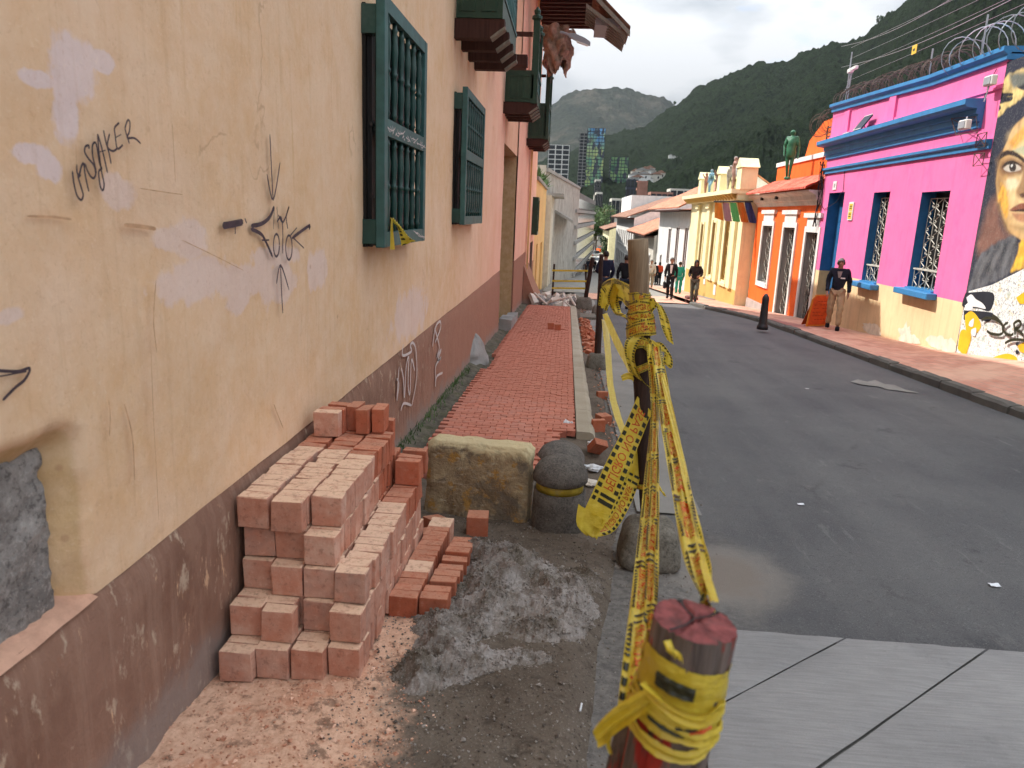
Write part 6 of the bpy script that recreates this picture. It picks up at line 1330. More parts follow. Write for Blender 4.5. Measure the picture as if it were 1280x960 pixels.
# --- houses farther down on the right
def row_house(label, X, y0, y1, ztop, wall, wins, roofm, eave=.6, rise=1.6, back=5, dado=None, group=None, frame='white', name='row_house'):
    t = thing(name, label, 'house', (X, (y0+y1)/2, SW((y0+y1)/2)), group); ops = []
    for (f, w_, z0, z1) in wins: yy = y0+(y1-y0)*f; ops.append((yy, yy+w_, z0, z1, .05))
    facade(t, X, y0, y1, G(y1)-1, ztop, ops, [wall, M['grey'], wall], 'wall', back=back, dado=dado)
    for o_ in ops:
        w2 = child('window', t, (X, o_[0], o_[2])); pbox(w2, 'pane', (X+.035, o_[0], o_[2]), (X+.05, o_[1], o_[3]), M['brown_wood']); m = MB()
        m.box((X-.06, o_[0]-.15, o_[3]), (X+.02, o_[1]+.15, o_[3]+.12)); m.box((X-.12, o_[0]-.15, o_[2]-.12), (X+.02, o_[1]+.15, o_[2])); m.box((X+.015, (o_[0]+o_[1])/2-.04, o_[2]), (X+.034, (o_[0]+o_[1])/2+.04, o_[3])); m.build('frame', M[frame], w2)
    if roofm:
        r_ = child('roof', t, (X, y0, ztop)); m = MB(); w_ = .30; n_ = int((y1-y0)/w_)*4; back_ = back/2
        m.grid(lambda i, j: (X-eave+(back_+eave)*j/6, y0-.1+(y1-y0+.2)*i/n_, ztop+.05+rise*j/6+.05*math.cos(i*PI/2)+(.03 if j % 2 else 0)), n_+1, 7); m.grid(lambda i, j: (X+back_+back_*j/3, y0-.1+(y1-y0+.2)*i/n_, ztop+.05+rise*(1-j/3)+.05*math.cos(i*PI/2)), n_+1, 4); m.build('tile_slope', roofm, r_)
        m = MB(); m.prism([(X-.0, y0, ztop), (X+back, y0, ztop), (X+back_, y0, ztop+rise)], (0, .2, 0)); m.build('gable_end', wall, r_); m = MB(); m.box((X-eave+.03, y0, ztop-.12), (X-.001, y1, ztop-.04)); m.build('soffit', M['brown_wood'], r_)
    return t
zA = ZP(850, 262, 6.7)
row_house('white house with brown shuttered windows and orange tiled roof beside the yellow house', 6.75, 42.05, 58, zA, M['white'], [(.10, 1.3, ZP(850, 335, 6.75), ZP(850, 284, 6.75)), (.32, 1.3, ZP(843, 332, 6.75), ZP(843, 284, 6.75)), (.55, 1.3, ZP(836, 330, 6.75), ZP(836, 286, 6.75)), (.80, 1.0, -3.0, -.9)], M['tile'], .9, 1.9, 6)
row_house('low white house with a salmon tiled roof, second beyond the yellow house', 6.5, 58.1, 76, ZP(806, 292, 6.5), M['offwhite'], [(.1, 1.2, -3.2, -1.2), (.35, 1.2, -3.2, -1.2), (.6, 1.2, -3.4, -1.4), (.82, 1.2, -3.5, -1.5)], M['tile'], .8, 2.2, 9)
row_house('white house with a brownish tiled roof, third beyond the yellow house', 6.4, 76.1, 104, ZP(785, 272, 6.4), M['white'], [(.05+.11*i, 1.3, z0, z1) for i in range(8) for (z0, z1) in ((-4.2, -2.4), (-1.4, .1))], M['tile_dk'], .8, 2.6, 12)
row_house('blue-white plastered block rising behind the brownish tiled roof', 8.2, 104.5, 124, ZP(776, 248, 8.2), M['white'], [(.1, 1.2, 0, 1.4), (.5, 1.2, 0, 1.4)], None, back=10)
row_house('cream and yellow house low in the street beyond the tiled roofs', 6.6, 124.5, 150, ZP(758, 286, 6.6), M['yellow'], [(.1, 2, -4, -2), (.4, 2, -4, -2), (.7, 2, -4, -2)], M['tile_dk'], .8, 1.5, 8)

# --- left side beyond the colonial house
def left_house(label, X, y0, y1, zt_, wall, ops, extra=None):
    t = thing('row_house', label, 'house', (X, (y0+y1)/2, G((y0+y1)/2))); facade(t, X, y0, y1, G(y1)-1, zt_, [(*o_, .25) for o_ in ops], [wall, M['grey'], wall], 'wall', side=-1, back=6)
    for o_ in ops: d_ = child('door', t, (X, o_[0], o_[2])); pbox(d_, 'leaf', (X-.22, o_[0], o_[2]), (X-.18, o_[1], o_[3]), M['ochre'])
    return t
th = left_house('low sunlit tan house just beyond the long peach house', -1.22, 27.05, 38.5, RX(693, 243, -1.0).z, M['tan'], [(29.2, 30.6, -2.3, ZP(680, 292, -1.22)*0+.5), (33.5, 36, -2.6, .4)])
pbox(th, 'parapet_cap', (-1.5, 27.06, RX(693, 243, -1.0).z), (-1.14, 38.5, RX(693, 243, -1.0).z+.12), M['grey'])
m = MB(); random.seed(9)
for _ in range(260): y = random.uniform(28, 38); h = random.uniform(.1, .55); x = -1.4+random.gauss(0, .12); z = RX(693, 243, -1.0).z+.1; m.add([(x-.06, y, z), (x+.06, y, z), (x+random.gauss(0, .2), y+random.gauss(0, .2), z+h)], [(0, 1, 2)])
stuff(m.build('roof_weeds', M['leaf'], fix=False), 'grass tufts growing along the parapet of the tan house', 'weeds')
M['stained'] = simple('stained_old_render', (.40, .38, .34), .25, 1.2, .9, .3, 30, .008, .2, dirt=(.15, .14, .12, .8), streak=.6)
wh = thing('weathered_wall', 'stained white upper wall rising behind the tan house', 'wall', (-2.4, 45, 3)); zW = RY(672, 206, 40).z
m = MB(); m.box((-9, 40, -2), (-1.35, 40.3, zW)); m.prism([(-1.75, 40.3, -4), (-1.3, 40.3, -4), (.75, 66, -4), (.3, 66, -4)], (0, 0, zW+3.7)); m.build('wall', M['stained'], wh)
m = MB(); m.prism([(-1.8, 40.2, zW-.3), (-1.22, 40.2, zW-.3), (.82, 66.1, zW-.3), (.2, 66.1, zW-.3)], (0, 0, .18)); m.build('coping', M['grey'], wh)
g1 = left_house('narrow grey-green house beyond the tan one', -.95, 38.6, 52, 2.6, M['offwhite'], [(41, 42.3, -3.4, -.8), (45, 46.3, -3.4, -.9)])
m = MB(); m.box((-1.2, 38.7, 2.55), (-.35, 45, 2.70)); m.prism([(-1.2, 45.5, 1.9), (.2, 45.5, 1.2), (.2, 45.5, 1.35), (-1.2, 45.5, 2.1)], (0, 9, 0)); m.build('eaves', M['grey'], g1)
# grey storeyed block: facade turned toward the camera where the street bends
M['office'] = simple('dark_office_render', (.17, .165, .155), .2, .4, .9, 0)
gb = thing('office_block', 'grey multi storey block with bands of windows at the bend of the street', 'building', (1, 80, -5))
A = RY(716, 300, 62); B = RY(741, 300, 105); d = Vector((B.x-A.x, B.y-A.y, 0)); L_ = d.length; d.normalize(); nn = Vector((-d.y, d.x, 0)); z0_, z1_ = -7.0, RY(720, 238, 62).z
def qbox(m, u0, u1, v0, v1, za, zb_): m.prism([A+d*u0+nn*v0+Vector((0, 0, za-A.z)), A+d*u1+nn*v0+Vector((0, 0, za-A.z)), A+d*u1+nn*v1+Vector((0, 0, za-A.z)), A+d*u0+nn*v1+Vector((0, 0, za-A.z))], (0, 0, zb_-za))
m = MB(); qbox(m, 0, L_, 0, 8, z0_, z1_); m.build('wall', M['office'], gb)
nf = 7
for k_ in range(nf):
    z = z0_+1.2+(z1_-z0_-1.6)*k_/nf; m = MB(); qbox(m, .5, L_-.5, -.06, .02, z+.35, z+1.15); m.build('window_band', M['glass'], gb); m = MB(); qbox(m, .1, L_, -.22, -.0, z-.05, z+.22); m.build('floor_edge', M['grey'], gb)
g2 = left_house('cream house with tall windows before the grey block', -.5, 52.2, 61.5, 1.3, M['offwhite'], [(53.5+2*i, 54.5+2*i, -3.6, -.4) for i in range(4)])
# ------------------------------------------------------------------ people (skinned bodies)
FOLD = bpy.data.textures.new('folds', 'CLOUDS'); FOLD.noise_scale = .13; FOLD.noise_depth = 2
SKIN = simple('skin', (.36, .19, .12), .08, 9, .6, 0); HAIRD = simple('dark_hair', (.018, .013, .011), .3, 20, .6, 0); HAIRG = simple('grey_hair', (.13, .125, .12), .3, 20, .7, 0)
def cloth(n, c): return simple(n, c, .15, 14, .9, .3, 60, .004)
def skin_obj(name, nodes, edges, mat, parent, root=0, sub=2, T=None):
    """nodes: name -> (pos, rx, ry)"""
    keys = list(nodes); me = bpy.data.meshes.new(name); me.from_pydata([tuple(T@Vector(nodes[k][0])) for k in keys], [(keys.index(a), keys.index(b)) for a, b in edges], [])
    me.materials.append(mat); o = link(name, me, parent); md = o.modifiers.new('Skin', 'SKIN'); md.use_smooth_shade = True
    L_ = me.skin_vertices[0].data
    for i, k in enumerate(keys): L_[i].radius = (nodes[k][1], nodes[k][2]); L_[i].use_root = (i == 0)
    s_ = o.modifiers.new('Sub', 'SUBSURF'); s_.levels = sub; s_.render_levels = sub
    if name in ('jacket', 'trousers', 'tunic'):
        d_ = o.modifiers.new('Folds', 'DISPLACE'); d_.texture = FOLD; d_.strength = .055; d_.mid_level = .5; d_.texture_coords = 'LOCAL'
    return o
def person(label, x, y, h, face, pose=None, top=None, legs=None, hair=HAIRD, shoes=None, longhair=False, shirt=None, grp=None, gender='m', z=None, skin=SKIN, name='person', cat='person', jacket_long=0, lean=0, one=None):
    P = dict(hip=(0, 0, .93), belly=(0, 0, 1.05), chest=(0, 0, 1.28), neck0=(0, .0, 1.44), neck=(0, .01, 1.50), head=(0, .02, 1.59), crown=(0, .01, 1.68),
             lsh=(-.17, 0, 1.40), lel=(-.22, -.03, 1.13), lwr=(-.22, .06, .89), rsh=(.17, 0, 1.40), rel=(.22, -.03, 1.13), rwr=(.22, .06, .89),
             lhp=(-.09, 0, .90), lkn=(-.10, .03, .50), lan=(-.10, 0, .09), rhp=(.09, 0, .90), rkn=(.10, .03, .50), ran=(.10, 0, .09))
    P.update(pose or {}); s_ = h/1.72; z = G(y) if z is None else z
    T = Matrix.Translation((x, y, z)) @ Matrix.Rotation(face, 4, 'Z') @ Matrix.Diagonal((s_, s_, s_, 1)) @ Matrix.Rotation(lean, 4, 'X')
    t = thing(name, label, cat, (x, y, z), grp)
    R = dict(hip=(.125, .10), belly=(.115, .09), chest=(.135, .10), neck0=(.06, .06), neck=(.052, .052), head=(.078, .092), crown=(.062, .075), lsh=(.052, .052), lel=(.040, .040), lwr=(.028, .028), rsh=(.052, .052), rel=(.040, .040), rwr=(.028, .028), lhp=(.088, .088), lkn=(.055, .055), lan=(.038, .038), rhp=(.088, .088), rkn=(.055, .055), ran=(.038, .038))
    nodes = {k: (P[k], *R[k]) for k in ['hip', 'belly', 'chest', 'neck0', 'neck', 'head', 'crown', 'lsh', 'lel', 'lwr', 'rsh', 'rel', 'rwr', 'lhp', 'lkn', 'lan', 'rhp', 'rkn', 'ran']}
    edges = [('hip', 'belly'), ('belly', 'chest'), ('chest', 'neck0'), ('neck0', 'neck'), ('neck', 'head'), ('head', 'crown'), ('chest', 'lsh'), ('lsh', 'lel'), ('lel', 'lwr'), ('chest', 'rsh'), ('rsh', 'rel'), ('rel', 'rwr'), ('hip', 'lhp'), ('lhp', 'lkn'), ('lkn', 'lan'), ('hip', 'rhp'), ('rhp', 'rkn'), ('rkn', 'ran')]
    for sd, sg in (('l', -1), ('r', 1)):
        w_ = Vector(P[sd+'wr']); e_ = Vector(P[sd+'el']); dr_ = (w_-e_).normalized(); pal = w_+dr_*.075; nodes[sd+'pa'] = (tuple(pal), .030, .020); edges.append((sd+'wr', sd+'pa'))
        side = dr_.cross(Vector((1, 0, 0))).normalized()
        for q in range(4):
            b_ = pal+side*(.020*(q-1.5)); c_ = b_+dr_*(.075-.008*abs(q-1))+Vector((-sg*.012, 0, 0)); nodes[f'{sd}f{q}'] = (tuple(b_+dr_*.03), .009, .009); nodes[f'{sd}g{q}'] = (tuple(c_), .007, .007); edges += [(sd+'pa', f'{sd}f{q}'), (f'{sd}f{q}', f'{sd}g{q}')]
        nodes[sd+'th'] = (tuple(w_+dr_*.05+side*.045), .010, .010); edges.append((sd+'wr', sd+'th'))
    skin_obj('body', nodes, edges, one or skin, t, T=T)
    hd = Vector(P['head'])
    def loc(v): return T@Vector(v)
    m = MB(); m.add([loc(hd+Vector(v)) for v in ((-.013, .088, -.02), (.013, .088, -.02), (0, .118, -.022), (0, .090, .03))], [(0, 1, 2), (0, 2, 3), (1, 3, 2), (0, 3, 1)]); m.build('nose', one or skin, t)
    for sx in (-1, 1):
        m = MB(); bm = MB(); bm.lathe((0, 0, 0), [(.001, -.009), (.008, -.005), (.008, .005), (.001, .009)], 8); m.add([loc(hd+Vector((sx*.030, .088, .022))+Vector((v[0]*1.4, v[1]*.6, v[2]*.7))) for v in bm.v], bm.f); m.build('eye', one or HAIRD, t)
        m = MB(); bm = MB(); bm.lathe((0, 0, 0), [(.002, -.03), (.016, -.015), (.018, .01), (.004, .03)], 8); m.add([loc(hd+Vector((sx*.084, .0, .0))+Vector((v[0]*.4, v[1], v[2]))) for v in bm.v], bm.f); m.build('ear', one or skin, t)
    m = MB(); m.add([loc(hd+Vector(v)) for v in ((-.024, .088, -.050), (.024, .088, -.050), (.018, .091, -.058), (-.018, .091, -.058), (0, .096, -.053))], [(0, 1, 4), (1, 2, 4), (2, 3, 4), (3, 0, 4)]); m.build('mouth', one or simple('lips', (.25, .10, .08), .1, 9, .6, 0), t, fix=False)
    # hair: open cap with a hairline
    m = MB(); n1_, n2_ = 18, 9
    def HP(i, j):
        a = 2*PI*i/(n1_-1); front = max(0, math.sin(a)); low = (2.15 if not longhair else 2.9)-front*(1.05 if not longhair else 1.7); ph = low*j/(n2_-1); r = 1+.06*fbm(math.cos(a)*3, math.sin(a)*3, ph*2)
        q = Vector((.087*math.sin(ph)*math.cos(a), .103*math.sin(ph)*math.sin(a)-.008, .106*math.cos(ph)+.018))*r
        if longhair and ph > 1.5: q.z -= .13*(ph-1.5); q.x *= 1.15; q.y *= 1.05
        return loc(hd+q)
    m.grid(HP, n1_, n2_); m.build('hair', hair, t, smooth=True)
    if one is None:
        tn = {}; te = []
        k = 1.16
        tp = Vector(P['neck0']); 
        tn['a'] = (P['hip'] if not jacket_long else tuple(Vector(P['hip'])-Vector((0, 0, jacket_long))), .150, .12); tn['b'] = (P['belly'], .145, .112); tn['c'] = (P['chest'], .158, .118); tn['d'] = (tuple(tp-Vector((0, 0, .015))), .085, .078)
        te += [('a', 'b'), ('b', 'c'), ('c', 'd')]
        for sd in 'lr':
            tn[sd+'s'] = (P[sd+'sh'], .078, .074); tn[sd+'e'] = (P[sd+'el'], .064, .064); tn[sd+'w'] = (tuple(Vector(P[sd+'wr']).lerp(Vector(P[sd+'el']), .06)), .044, .044); te += [('c', sd+'s'), (sd+'s', sd+'e'), (sd+'e', sd+'w')]
        skin_obj('jacket', tn, te, top, t, T=T)
        ln = {'a': (tuple(Vector(P['hip'])+Vector((0, 0, .04))), .135, .105)}; le = []
        for sd in 'lr': ln[sd+'h'] = (P[sd+'hp'], .102, .100); ln[sd+'k'] = (P[sd+'kn'], .076, .076); ln[sd+'n'] = (tuple(Vector(P[sd+'an'])+Vector((0, 0, .01))), .060, .062); le += [('a', sd+'h'), (sd+'h', sd+'k'), (sd+'k', sd+'n')]
        skin_obj('trousers', ln, le, legs, t, T=T)
        if shirt is not None:
            m = MB(); ch = Vector(P['chest']); m.grid(lambda i, j: loc(ch+Vector(((j-2)*.024*(.45+i*.12), (.112 if h == 1.72 and jacket_long else .120)+.006*(2-abs(j-2)), (-.04 if jacket_long else -.20)+(.025 if jacket_long else .055)*i))), 7, 5); m.build('shirt_front', shirt, t, smooth=True)
    for sd in 'lr':
        a_ = Vector(P[sd+'an']); m = MB(); b = MB(); b.box((-.048, -.09, -.085), (.048, .17, .012), bev=.022); m.add([loc(a_+Vector(v)) for v in b.v], b.f); m.build('shoe', shoes or HAIRD if one is None else one, t, smooth=True)
    return t, T
black = cloth('black_cloth', (.012, .012, .015)); navy = cloth('navy_nylon', (.015, .018, .030)); beige = cloth('beige_cotton', (.42, .30, .18)); olive = cloth('olive_cotton', (.12, .11, .08)); brownc = cloth('brown_black_wool', (.028, .020, .018)); orangec = cloth('orange_red_cloth', (.62, .07, .02)); tealc = cloth('teal_cloth', (.02, .26, .20)); khaki = cloth('khaki_cloth', (.26, .23, .17)); palec = cloth('pale_cloth', (.5, .47, .42)); jean = cloth('dark_jeans', (.02, .028, .045)); whitec = cloth('white_cotton', (.72, .70, .68))
PM = RZ(1040, 414, SW(18)+.06)
_mx, _my = 6.42, 18.1
t, T = person('grey haired man in dark zipped jacket and beige trousers by the pink house', RY(1040, 413, 18.1).x, 18.1, 1.72, math.radians(160), dict(head=(0, .06, 1.57), crown=(0, .04, 1.66), lkn=(-.10, .16, .52), lan=(-.11, .18, .10), rkn=(.10, .0, .50), ran=(.12, -.20, .12), lel=(-.235, -.08, 1.12), lwr=(-.24, .03, .88), rel=(.235, -.02, 1.12), rwr=(.22, .12, .90)), navy, beige, HAIRG, black, shirt=cloth('check_shirt', (.30, .26, .24)), jacket_long=.10, z=swz(6.4, 18.1)-.0)
m = MB(); b = MB(); b.box((-.13, .128, 1.22), (-.03, .136, 1.25)); m.add([T@Vector(v) for v in b.v], b.f); m.build('chest_stripe', whitec, t)
p = RG(866, 381); person('long haired person in a dark jacket and olive trousers striding down the crossing', p.x, p.y, 1.66, math.radians(175), dict(lkn=(-.07, .22, .56), lan=(-.06, .02, .22), rkn=(.08, .02, .50), ran=(.06, .02, .09), head=(.0, .05, 1.57), lel=(-.22, .08, 1.14), lwr=(-.12, .20, 1.10), rel=(.22, -.08, 1.14), rwr=(.18, .12, 1.05)), brownc, olive, HAIRD, black, longhair=True)
p = RG(836, 375); t, T = person('grey haired man in a black suit jacket over a white shirt carrying a bag', p.x, p.y, 1.72, math.radians(170), dict(lkn=(-.08, .14, .52), lan=(-.09, .10, .10), rkn=(.08, .02, .50), ran=(.08, -.16, .14)), black, black, HAIRG, black, shirt=whitec)
wr = T@Vector((.22, .06, .72)); m = MB(); b = MB(); b.box((-.05, -.14, -.36), (.05, .14, -.10), bev=.02); m.add([wr+Vector(v)+Vector((0, 0, .1)) for v in b.v], b.f); m.tube([wr+Vector((0, -.08, 0)), wr+Vector((0, 0, .12)), wr+Vector((0, .08, 0))], .01, 5); tag(m.build('handbag', black), 'small black bag held by the man in the black suit jacket', 'bag')
p = RG(847, 369); person('person in teal clothes walking half hidden behind the man in the suit jacket', p.x, p.y, 1.6, 0, None, tealc, tealc)
p = RG(823, 357); person('person in an orange top and black trousers in the distance', p.x, p.y, 1.62, math.radians(20), dict(lkn=(-.08, .1, .5)), orangec, black, longhair=True)
p = RG(812, 362); person('person in khaki with a pale shirt just right of the tall post', p.x, p.y, 1.68, math.radians(180), None, palec, khaki, HAIRG)
p = RG(817, 357); person('small dark clothed person between the khaki and the orange ones', p.x, p.y, 1.6, 0, None, black, black)
p = RG(753, 388); person('man in dark blue seen from behind standing at the barrier posts', p.x, p.y, 1.74, math.radians(8), dict(lel=(-.24, .0, 1.14), lwr=(-.10, .22, 1.06), rel=(.24, .0, 1.14), rwr=(.20, .12, .92)), cloth('dark_blue_work_jacket', (.014, .018, .04)), jean, HAIRD, black)
p = RG(779, 386); person('man in a black jacket and jeans seen from behind left of the tall post', p.x, p.y, 1.66, math.radians(-10), dict(lel=(-.26, -.05, 1.16), lwr=(-.24, .05, .94), lan=(-.14, 0, .09), ran=(.12, -.1, .10)), black, jean, HAIRD, black)
random.seed(31)
for i, (px, py, c_, lb_) in enumerate([(735, 332, jean, 'tiny dark figure far down the street on the left pavement'), (744, 322, black, 'tiny figure in black far down the middle of the street'), (728, 338, khaki, 'tiny khaki figure far down by the grey block'), (766, 334, orangec, 'tiny figure in red far down by the white house')]):
    p = RY(px, py, 86+i*9); person(lb_, p.x, p.y, 1.7, random.random()*6, None, c_, jean)
# green statue on the orange canopy
stz = 3.03; py_ = 25.3
st, T = person('green statue of a child standing on the red tiled canopy', RY(985, 222, py_).x, py_, 1.62, math.radians(150), dict(head=(0, .03, 1.50), crown=(0, .02, 1.62), lan=(-.04, .02, .09), ran=(.05, -.02, .09), lkn=(-.06, .04, .48), rkn=(.07, .04, .48), lel=(-.24, -.02, 1.10), lwr=(-.26, .04, .82), rel=(.24, -.02, 1.12), rwr=(.20, .08, .88)), one=M['statue'], hair=M['statue'], z=RY(981, 225, py_).z, name='statue', cat='statue')
skin_obj('tunic', {'a': ((0, 0, .66), .165, .15), 'b': ((0, 0, .95), .16, .14), 'c': ((0, 0, 1.26), .14, .12), 'd': ((0, 0, 1.42), .09, .08), 'e': ((-.15, 0, 1.33), .065, .065), 'f': ((-.22, 0, 1.08), .055, .055), 'g': ((.15, 0, 1.33), .065, .065), 'h': ((.22, 0, 1.1), .055, .055)}, [('a', 'b'), ('b', 'c'), ('c', 'd'), ('c', 'e'), ('e', 'f'), ('c', 'g'), ('g', 'h')], M['statue'], st, T=T)
# little sculptures on the yellow cornice
cl = [('rust', (.30, .13, .08)), ('blue grey', (.16, .28, .34)), ('brown', (.22, .12, .09)), ('dusty', (.36, .32, .27)), ('pink brown', (.36, .20, .16)), ('grey', (.34, .36, .36))]
for i, (px, top_) in enumerate([(884, 213), (890, 209), (899, 213), (913, 208), (918, 201), (923, 205)]):
    yy = YP(px, 230, 6.4); zb_ = ztY+.16; c_ = cl[i]
    person('%s painted sculpture of a figure on the yellow cornice, %s from the left' % (c_[0], ('first', 'second', 'third', 'fourth', 'fifth', 'sixth')[i]), 6.35, yy, max(1.0, (230-top_)/930*yy*1.35), math.radians(90+i*40), dict(lkn=(-.12, .25, .55), lan=(-.12, .20, .12), lel=(-.26, .1, 1.2), lwr=(-.15, .25, 1.3)) if i % 2 else dict(rel=(.28, .1, 1.3), rwr=(.3, .2, 1.5)), one=simple('sculpture_'+c_[0].replace(' ', '_'), c_[1], .5, 7, .7, .5, 20, .03), hair=simple('sculpture_head', (.3, .27, .24), .5, 9), z=zb_, name='sculpture', cat='sculpture', grp='sculptures on the yellow house')

# ------------------------------------------------------------------ street furniture
p = RG(953, 409, .12); t = thing('street_bollard', 'slim dark iron bollard on the edge of the right sidewalk', 'bollard', p); m = MB(); m.lathe(p, [(.13, -.05), (.13, .02), (.11, .06), (.095, .1), (.08, .62), (.085, .66), (.07, .72), (.03, .78), (.004, .79)], 16); m.build('shaft', M['iron'], t, smooth=True)
p = RG(857, 377, .0); t = thing('stone_marker', 'small dark red block at the end of the right kerb', 'block', (p.x, p.y, p.z)); m = MB(); m.box((p.x+.0, p.y-.2, p.z-.05), (p.x+.45, p.y+.3, p.z+.22), bev=.03); m.build('block', simple('dark_red_block', (.12, .05, .045), .2, 9), t)
# A board
a0 = RY(1018, 411, 18.9); t = thing('sandwich_board', 'orange menu board leaning on the sidewalk beside the man', 'sign', a0); zb_ = swz(6.2, 18.9)
bx, by = a0.x, 18.9
def ab(u_, v_, off=0): return (bx-.30+.62*u_+.13*v_, by-.25+.35*u_+off+.14*v_, zb_+.02+.80*v_)
def arch(s_, o_): return [ab(.5+(-.5+s_)*1, s_*.6, o_), ab(.5+(.5-s_), s_*.6, o_), ab(1-s_, .82, o_), ab(.85-s_*.5, .96-s_*.4, o_), ab(.15+s_*.5, .96-s_*.4, o_), ab(s_, .82, o_)]
m = MB(); m.prism(arch(0, 0), (0, .03, 0)); m.build('frame', simple('orange_frame_paint', (.70, .24, .03), .1, 9, .6, 0), t)
m = MB(); m.prism(arch(.08, -.006), (0, .005, 0)); m.build('panel', simple('orange_red_board', (.70, .10, .02), .2, 7, .7, 0), t); m = MB()
for r_ in range(6):
    for q in range(5): 
        if (r_*7+q*3) % 5: a_ = ab(.17+q*.14, .75-r_*.11, -.010); b_ = ab(.26+q*.14, .77-r_*.11, -.010); m.add([a_, (b_[0], b_[1], a_[2]), b_, (a_[0], a_[1], b_[2])], [(0, 1, 2, 3)])
m.build('chalk_lines', simple('board_print', (.38, .04, .02), .2, 9), t, fix=False)
m = MB(); m.prism([ab(0, 0, .35), ab(1, 0, .35), ab(.85, .95, .06), ab(.15, .95, .06)], (0, .02, 0)); m.build('rear_leaf', simple('orange_back', (.5, .09, .02), .2, 7), t)
# yellow barrier across the left pavement, and the rubble around it
by_ = 24.0; t = thing('street_barrier', 'low barrier of dark uprights with three yellow tapes across the closed pavement', 'barrier', (0, by_, G(by_)))
for px, tilt in ((690, 3), (733, -1)):
    m = MB(); m.tube([RY(px, 376, by_), RY(px+tilt, 330, by_)], .03, 6); m.build('upright', M['post_dark'], t)
for z_ in (337, 350, 359): m = MB(); a_, b_ = RY(690, z_, by_-.05), RY(735, z_+.5, by_-.05); m.prism([a_, b_, b_+Vector((0, 0, -.055)), a_+Vector((0, 0, -.055))], (0, .01, 0)); m.build('tape_rail', M['tape'], t)
m = MB(); random.seed(12)
for _ in range(140):
    x = random.uniform(-1.15, .35); y = random.uniform(21.8, 25.5); r = random.uniform(.04, .16); z = G(y)+.05+random.uniform(0, .2)
    R = Matrix.Rotation(random.random()*6, 3, Vector((random.random()-.5, random.random()-.5, random.random()-.5)).normalized()); b = MB(); b.box((-r, -r*.6, -r*.5), (r, r*.6, r*.5), jit=r*.25); m.add([tuple(R@Vector(v)+Vector((x, y, z))) for v in b.v], b.f, 0 if random.random() < .6 else 1)
stuff(m.build('rubble', [M['rubble_pale'], M['stone_grey']]), 'pale rubble and plaster lumps piled past the end of the new paving', 'rubble')
m = MB(); random.seed(3)
for a_, b_ in [((678, 380), (712, 371)), ((700, 372), (713, 383)), ((706, 371), (704, 383)), ((681, 384), (690, 374)), ((668, 366), (684, 381)), ((712, 370), (719, 382))]: m.tube([RY(*a_, 21.7), RY(*b_, 21.5)], .03, 6)
tag(m.build('broken_pipes', M['rubble_pale']), 'tangle of broken white plastic pipes at the end of the new paving', 'debris')
m = MB(); m.prism([(-1.25, 21.9, G(22)), (-1.25, 21.9, G(22)+1.2), (-1.0, 21.9, G(22)+.6), (-.70, 21.9, G(22))], (0, 2.2, 0)); tag(m.build('plaster_buttress', M['dado'], lb), 'sloping masonry foot against the far wall')
# small tiled eave and corrugated canopy, netting bundle and lamp on the left building
m = MB()
# netting bundle
def NB(i, j):
    a = 2*PI*i/60; f = j/24; rag = 1+.10*math.sin(a*2+1)*(f > .5); r = .50*(1.0-.15*f-.35*max(0, f-.75)*2)*(1+.16*math.sin(a*7+3*math.sin(f*4))+.35*fbm(math.cos(a)*2.2, math.sin(a)*2.2, f*5)); c0 = RY(696, 36+(50+10*math.sin(a*3+.5)+6*fbm(a*2, 4))*f, 20.5); return (c0.x+r*.74*math.cos(a), 20.5+r*math.sin(a), c0.z+.05*fbm(a*3, f*9))
m.grid(NB, 61, 25); M['net'] = simple('brown_netting', (.36, .25, .18), .5, 7, .9, .9, 22, .04, dirt=(.52, .38, .28, .9)); tag(m.build('netting_bundle', M['net'], smooth=True), 'crumpled brown netting bundle hanging under the eaves', 'netting')
t = thing('street_lamp', 'grey street lamp head reaching out from under the eaves', 'street lamp', RY(712, 46, 19)); a_, b_ = RY(711, 43, 19), RY(738, 54, 19); m = MB(); dd_ = b_-a_; uz = Vector((0, 0, 1)); sd_ = Vector((0, .13, 0))
m.prism([a_+uz*.03, a_+dd_*.25+uz*.08, a_+dd_*.75+uz*.07, b_+uz*.03, b_-uz*.04, a_+dd_*.5-uz*.06, a_-uz*.04], sd_); m.build('lamp_head', M['lampgrey'], t)
m = MB(); m.prism([a_+dd_*.35-uz*.062, a_+dd_*.9-uz*.05, a_+dd_*.9-uz*.075, a_+dd_*.4-uz*.09], sd_*.8); m.build('lens', M['white'], t); m = MB(); m.tube([a_, RY(700, 40, 19)], .03, 6); m.build('arm', M['lampgrey'], t)
# projecting roof corner
RC = 19.0; t = child('projecting_roof', lb, RY(750, 20, RC))
k0, k1 = RY(742, -12, RC), RY(788, 37, RC); m = MB()
for q in range(12): 
    y_ = RC+q*.16; pass
m.grid(lambda i, j: k0.lerp(k1, j/6)+Vector((0, 0, .045*math.cos(PI*i)+.03))+Vector((0, i*.12, 0)), 15, 7); m.build('tile_slope', M['tile_dk'], t)
m = MB(); m.prism([k0+Vector((0, 0, -.03)), k1+Vector((0, 0, -.03)), k1+Vector((0, 0, -.14)), k0+Vector((0, 0, -.14))], (0, .08, 0)); m.build('barge_board', M['grey_wood'], t)
for q in range(7):
    a_ = k0+Vector((-.15, .25*q+.1, -.25)); m = MB(); m.prism([a_, a_.lerp(k1+Vector((0, .25*q+.1, -.12)), .93), a_.lerp(k1+Vector((0, .25*q+.1, -.12)), .93)+Vector((0, 0, -.09)), a_+Vector((0, 0, -.09))], (0, .07, 0)); m.build('rafter', M['grey_wood'], t)
